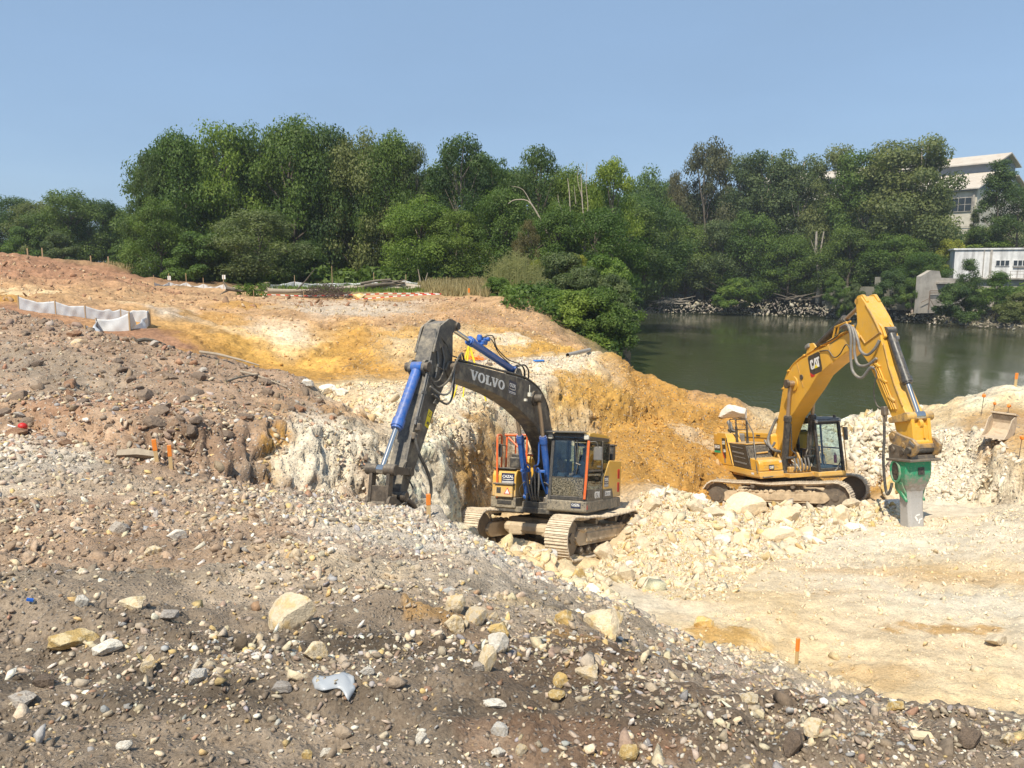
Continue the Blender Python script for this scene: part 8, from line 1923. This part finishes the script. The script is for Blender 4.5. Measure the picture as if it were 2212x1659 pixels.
pin(2119, 848, 900, 31.5, 'tall survey pin with a red flag near the river edge'); pin(2145, 870, 897, 30.5, 'middle survey pin with an orange flag on the shelf'); pin(2177, 875, 895, 30, 'short survey pin with an orange flag behind the bucket'); pin(2200, 937, 996, 24, 'survey pin with a red flag on the white cut at the right edge')
for (u, vt, vb, Y) in ((60, 545, 553, 84), (92, 545, 556, 84), (197, 562, 574, 84), (235, 566, 580, 84), (303, 568, 590, 78)):
    stake(u, vt - 8, vb, Y, .10, M_stake, 'thin wooden stake along the meadow edge on the far left'); bpy.context.scene.objects[-1]
for o in [o for o in COL.objects if o.get('label', '').startswith('thin wooden stake')]: o['group'] = 'stakes along the meadow edge'
# bucket left on the right hand shelf
bg_ = on_ground(2168, 940, 27.2); BK = empty('digger_bucket', tuple(bg_), 'rusty beige excavator bucket lying on the shelf at the right edge', 'bucket'); BK.rotation_euler = (0, 0, -2.5); BK.scale = (.72, .72, .72)
M_bk = paint('beige_rusty_bucket', (.52, .42, .30), .8, 0, (.30, .19, .12), .3, 4.0)
out_ = [(.10, .95), (.0, .55), (.10, .22), (.38, .02), (.8, -.06), (1.35, -.04)]; in_ = [(1.35, .0), (.80, .0), (.42, .08), (.16, .26), (.07, .55), (.16, .92)]
MB().prism(out_ + in_, -.5, .5).build('shell', M_bk, BK, bevel=.01)
for s in (-1, 1): MB().prism([(.10, .95), (.0, .55), (.10, .22), (.38, .02), (.8, -.05), (1.3, -.03), (.9, .25), (.55, .8)], s * .5 - .02, s * .5 + .02).build('side_plate', M_bk, BK)
for y in (-.3, 0, .3): MB().prism([(.12, .95), (-.02, .60), (.0, .30), (-.10, .35), (-.14, .8), (.0, 1.05)], y - .02, y + .02).build('rib', M_bk, BK)
MB().box((.12, 0, 1.0), (.34, 1.1, .08), (0, -.3, 0)).build('mounting_plate', M_bk, BK)
for y in (-.4, -.15, .15, .4): MB().box((1.42, y, -.02), (.22, .1, .06), taper=.5).build('tooth', M_bk, BK)
# pipe and odds and ends on the terrace
a = on_ground(1226, 772, 35.5); b_ = on_ground(1273, 763, 38.5); M_pipe = paint('galvanised_pipe', (.42, .38, .33), .55, .3, (.3, .22, .15), .25, 4.0)
pm = MB(); A, Bq = a + Vector((0, 0, .10)), b_ + Vector((0, 0, .10)); ax = (Bq - A).normalized(); s1 = ax.orthogonal().normalized(); s2 = ax.cross(s1)
ring = lambda c, r: [c + (s1 * math.cos(t) + s2 * math.sin(t)) * r for t in [2 * math.pi * i / 20 for i in range(20)]]
vs = ring(A, .10) + ring(Bq, .10) + ring(Bq, .085) + ring(A, .085)
pm.add(vs, [(q * 20 + i, q * 20 + (i + 1) % 20, ((q + 1) % 4) * 20 + (i + 1) % 20, ((q + 1) % 4) * 20 + i) for q in range(4) for i in range(20)])
tag(pm.build('steel_pipe', M_pipe, None, smooth=True), 'grey pipe lying at the edge of the gravel terrace', 'pipe')
p = on_ground(1024, 781, 33.5); vs = []; rn = random.Random(3)
net = MB()
for i in range(26):
    a_ = Vector((rn.uniform(-.28, .28), rn.uniform(-.3, .3), rn.uniform(.0, .10))); net.tube(spline([a_, a_ + Vector((rn.uniform(-.2, .2), rn.uniform(-.2, .2), rn.uniform(0, .1))), a_ + Vector((rn.uniform(-.3, .3), rn.uniform(-.2, .2), 0))], 3), .018, 4)
o = net.build('barrier_netting', paint('orange_netting', (.85, .22, .02), .6), None); o.location = p; tag(o, 'crumpled orange barrier netting on the gravel terrace', 'netting'); o['kind'] = 'thing'
boulder(1055, 787, 17, 8, 'brown', 'small brown bag shaped lump beside the orange netting', Y0=33, name='bag', cat='bag')
p = on_ground(1160, 783, 33.5); o = MB().box((0, 0, .05), (.34, .12, .09), bev=.03).box((.24, .04, .05), (.2, .12, .08), bev=.03).build('blue_canister', paint('blue_plastic', (.05, .20, .55), .4), None); o.location = p; o.rotation_euler = (0, 0, .2); tag(o, 'small blue canister lying on the gravel terrace', 'canister')
# survey tripod behind the boom
tp_ = B(1014, 795, 26.5); TR_ = empty('survey_tripod', (tp_.x, tp_.y, gz(tp_.x, tp_.y)), 'yellow survey tripod standing on the terrace behind the grey boom', 'tripod')
M_ty = paint('yellow_tripod_paint', (.82, .60, .02), .5); top = Vector((0, 0, 1.45))
for (u, v) in ((979, 867), (1000, 862), (1050, 867)):
    f_ = on_ground(u, v, 26.2) - TR_.location; MB().tube([f_, f_.lerp(top, .55)], .022, 6).tube([f_.lerp(top, .45), top], .034, 6).box(f_.lerp(top, .5), (.09, .09, .06)).build('leg', M_ty, TR_)
MB().cyl((0, 0, 1.43), (0, 0, 1.50), .09, 16).box((0, 0, 1.58), (.13, .12, .16), bev=.02).build('head', M_ty, TR_)
# far plateau: logs, stump, brush, fallen shrub
lg = empty('log_pile', tuple(on_ground(830, 628, 63)), 'heap of felled logs and branches in front of the white sheeting', 'log pile'); rn = random.Random(9)
for i in range(26):
    l = rn.uniform(1.0, 3.6); a_ = rn.uniform(-.5, .5); x = rn.uniform(-3.0, 3.0); z = .12 + rn.uniform(0, .75) * (1 - abs(x) / 3.6); t = rn.uniform(.05, .16); c = Vector((x, rn.uniform(-.6, .6), z)); d = Vector((math.cos(a_), math.sin(a_), rn.uniform(-.12, .2)))
    MB().tube([c - d * l / 2, c + Vector((0, 0, .05)), c + d * l / 2], [t, t * .9, t * .7], 8).build('log', (M_bark, M_plank, M_dead)[i % 3], lg, smooth=True)
o = MB().tube([(0, 0, -.1), (.02, 0, .35), (.0, 0, .72)], [.34, .26, .24], 12).build('tree_stump', M_plank, None, smooth=True); o.location = on_ground(577, 630, 62); tag(o, 'cut tree stump at the left end of the sheeting fence', 'stump')
lo = empty('fallen_trunk', tuple(on_ground(620, 636, 61)), 'grey fallen trunk lying left of the brush pile', 'fallen trunk'); MB().tube([(-1.4, 0, .25), (0, 0, .22), (2.4, .2, .3)], [.2, .17, .08], 9).build('trunk', M_plank, lo, smooth=True); MB().tube([(.6, 0, .2), (1.4, .1, 1.0), (2.1, .2, 1.9)], [.06, .05, .02], 6).build('branch', M_bark, lo, smooth=True)
o = on_ground(706, 643, 57.5); br = MB(); rn = random.Random(4)
for i in range(620):
    a_ = rn.uniform(0, 6.28); q = math.sqrt(rn.random()) * 1.95; x = q * math.cos(a_); y = q * math.sin(a_) * .7; z = (1 - (q / 2.0) ** 2) * 1.05 * rn.random(); l = rn.uniform(.25, .75); d = Vector((rn.gauss(0, 1), rn.gauss(0, .6), rn.gauss(.2, .5))).normalized()
    br.tube([(x, y, z), Vector((x, y, z)) + d * l], [.018, .007], 3, False)
b2 = br.build('brush_pile', paint('dark_twigs', (.075, .048, .038), .9), None); b2.location = o; tag(b2, 'dome of dark purplish brushwood on the far bank', 'brush pile'); b2['kind'] = 'stuff'
fs_ = empty('uprooted_shrub', tuple(on_ground(540, 640, 60)), 'uprooted leafy shrub lying on the far bank left of the stump', 'shrub'); cl = [((random.uniform(-1.2, 1.3), random.uniform(-.4, .4), random.uniform(.15, .75)), random.uniform(.22, .4)) for _ in range(16)]
v, f, k = leaves(cl, 14, .07, 91); link(bpy.data.objects.new('foliage', mesh_np('foliage', v, f, LM['fresh'], True, k)), fs_)
MB().tube([(-1.6, 0, .5), (-.6, 0, .35), (1.2, .1, .4)], [.16, .1, .04], 7).tube([(-1.5, 0, .5), (-1.9, .2, 1.0)], [.1, .03], 6).tube([(-1.5, 0, .4), (-2.0, -.2, .1)], [.1, .03], 6).build('stem', M_bark, fs_, smooth=True)
for j, (u, v_, l) in enumerate(((910, 612, 1.5), (922, 610, 1.2))): 
    o = MB().tube([(0, 0, -.1), (-.1, 0, l * .6), (-.25 + j * .35, 0, l * 1.15)], [.08, .06, .03], 7).build('broken_post', M_plank, None, smooth=True); o.location = on_ground(u, v_ + 14, 66); tag(o, ('left' if j == 0 else 'right') + ' of two splintered trunks at the end of the sheeting fence', 'broken trunk')
# barrier tape
m, nt, b = nodes_of('red_white_tape'); tc = N(nt, 'ShaderNodeTexCoord'); sx = N(nt, 'ShaderNodeSeparateXYZ'); nt.links.new(tc.outputs['Object'], sx.inputs[0])
f = mth(nt, 'GREATER_THAN', mth(nt, 'FRACT', mth(nt, 'ADD', mth(nt, 'MULTIPLY', sx.outputs[0], 1.6), sx.outputs[2])), .5); nt.links.new(mixc(nt, f, (.75, .74, .72, 1), (.60, .03, .02, 1)), b.inputs['Base Color']); M_tape = m
TPE = empty('barrier_tape', tuple(on_ground(549, 652, 56)), 'red and white barrier tape on thin rods along the top of the cut', 'barrier tape'); o_ = TPE.location.copy()
def tape(pts):
    q = spline([B(*t) - o_ for t in pts], 5); vs = []
    for p in q: vs += [p, p + Vector((0, 0, .065))]
    MB().add(vs, [(2 * i, 2 * i + 2, 2 * i + 3, 2 * i + 1) for i in range(len(q) - 1)]).build('tape', M_tape, TPE).modifiers.new('thickness', 'SOLIDIFY').thickness = .004
tape([(549, 637, 56), (600, 638, 56), (657, 640, 56), (747, 638, 56.5), (853, 635, 57), (930, 635, 58), (1037, 638, 59)]); tape([(549, 647, 56), (600, 649, 55.5), (657, 651, 55), (750, 649, 55), (853, 641, 54.5), (900, 638, 54), (952, 636, 53.5)])
for (u, vt, vb, Y) in ((549, 632, 658, 56), (657, 636, 664, 55), (853, 630, 648, 56), (1037, 628, 645, 59)):
    g = on_ground(u, vb, Y); MB().tube([Vector(g) - o_ - Vector((0, 0, .1)), Vector(g) - o_ + Vector((0, 0, (vb - vt) / FPX * Y))], .022, 6).build('rod', M_stake, TPE)
# small things on the near heap
def lying(name, u0, v0, u1, v1, Y, r0, r1, mat, label, cat, lift=.03, flat=False):
    a_ = on_ground(u0, v0, Y); b_ = on_ground(u1, v1, Y); o = a_.copy(); mb = MB(); e = b_ - a_; e.z = gz(b_.x, b_.y) - a_.z
    if flat: mb.tube([Vector((0, 0, lift)), e * .5 + Vector((0, 0, lift + .03)), e + Vector((0, 0, lift))], [r0, r0 * 1.15, r1], 4)
    else: mb.tube([Vector((0, 0, lift)), e * .3 + Vector((0, .02, lift + r0)), e * .7 + Vector((0, -.03, lift + r0)), e + Vector((0, 0, lift))], [r0, r0, (r0 + r1) / 2, r1], 7)
    q = mb.build(name, mat, None, smooth=not flat); q.location = o; return tag(q, label, cat)
lying('plank', 256, 987, 345, 993, 11.8, .07, .05, M_plank, 'weathered grey plank lying beside the two orange stakes', 'plank', .04, True)
lying('branch', 432, 768, 560, 800, 18.4, .035, .015, M_plank, 'long bare branch lying along the crest of the brown heap', 'branch', .08)
lying('branch', 296, 744, 350, 742, 20, .05, .02, M_bark, 'dark branch on the crest near the white sheeting', 'branch', .08)
lying('branch', 520, 812, 620, 842, 17, .028, .01, M_plank, 'thin branch hanging down the right end of the brown heap', 'branch', .06)
lying('branch', 490, 830, 560, 815, 16.8, .025, .01, M_bark, 'short dark stick on the flank of the brown heap', 'branch', .05)
lying('twig', 66, 1092, 92, 1128, 8.2, .014, .006, M_plank, 'curved twig on the brown ground at the left', 'twig', .02)
sr = empty('marker_rod', tuple(on_ground(46, 937, 12.8)), 'white marker rod with a red ball end lying at the left edge', 'marker rod'); e = on_ground(28, 929, 13.0) - sr.location
MB().tube([(0, 0, .05), e * 1.6 + Vector((0, 0, .06))], .014, 6).build('rod', M_white, sr); MB().add(*rock_shape(.085, (.03, 0, .09), .8, 5, 2, .2)).build('ball', M_lred, sr, smooth=True)
p = on_ground(720, 1472, 3.8); vs = []; NXp, NYp = 14, 8
for x in range(NXp + 1):
    for y in range(NYp + 1):
        u_, w_ = x / NXp - .5, y / NYp - .5; px, py = u_ * .20 * (1 - .35 * abs(w_)), w_ * .10 * (1 + .5 * u_); vs.append((px, py + .02 * math.sin(u_ * 9), gz(p.x + px, p.y + py) - p.z + .010 + .003 * math.sin(u_ * 11 + w_ * 6) + .012 * u_))
o = MB().add(vs, [(x * (NYp + 1) + y, (x + 1) * (NYp + 1) + y, (x + 1) * (NYp + 1) + y + 1, x * (NYp + 1) + y + 1) for x in range(NXp) for y in range(NYp)]).build('plastic_sheet', paint('grey_plastic', (.38, .40, .42), .35), None, smooth=True, angle=180); o.location = p; o.modifiers.new('thickness', 'SOLIDIFY').thickness = .002; tag(o, 'torn piece of grey plastic sheet on the dark soil', 'plastic sheet')
p = on_ground(66, 1310, 4.8); o = MB().box((0, 0, .02), (.035, .02, .012), (0, .3, .4)).build('plastic_scrap', paint('blue_scrap', (.02, .12, .5), .4), None); o.location = p; tag(o, 'tiny blue plastic scrap near the left edge', 'scrap')
p = on_ground(1990, 1603, 3.6); o = MB().box((0, 0, .015), (.085, .04, .02), (.05, .05, -.1), bev=.004).build('tile_shard', RM['cream'], None); o.location = p; tag(o, 'flat white shard like a broken tile near the right corner', 'shard')
# ================================================================== SUMMER HAZE over the river
m = bpy.data.materials.new('haze'); m.use_nodes = True; nt = m.node_tree; nt.nodes.clear()
ho = nt.nodes.new('ShaderNodeOutputMaterial'); hv = nt.nodes.new('ShaderNodeVolumePrincipled'); hv.inputs['Density'].default_value = .00035; hv.inputs['Color'].default_value = (.86, .92, 1, 1); hv.inputs['Anisotropy'].default_value = .2
nt.links.new(hv.outputs[0], ho.inputs['Volume'])
hz = MB().box((0, 0, 12), (6100, 6100, 50)).build('haze', m, None); tag(hz, 'thin summer haze over the whole site', kind='stuff')
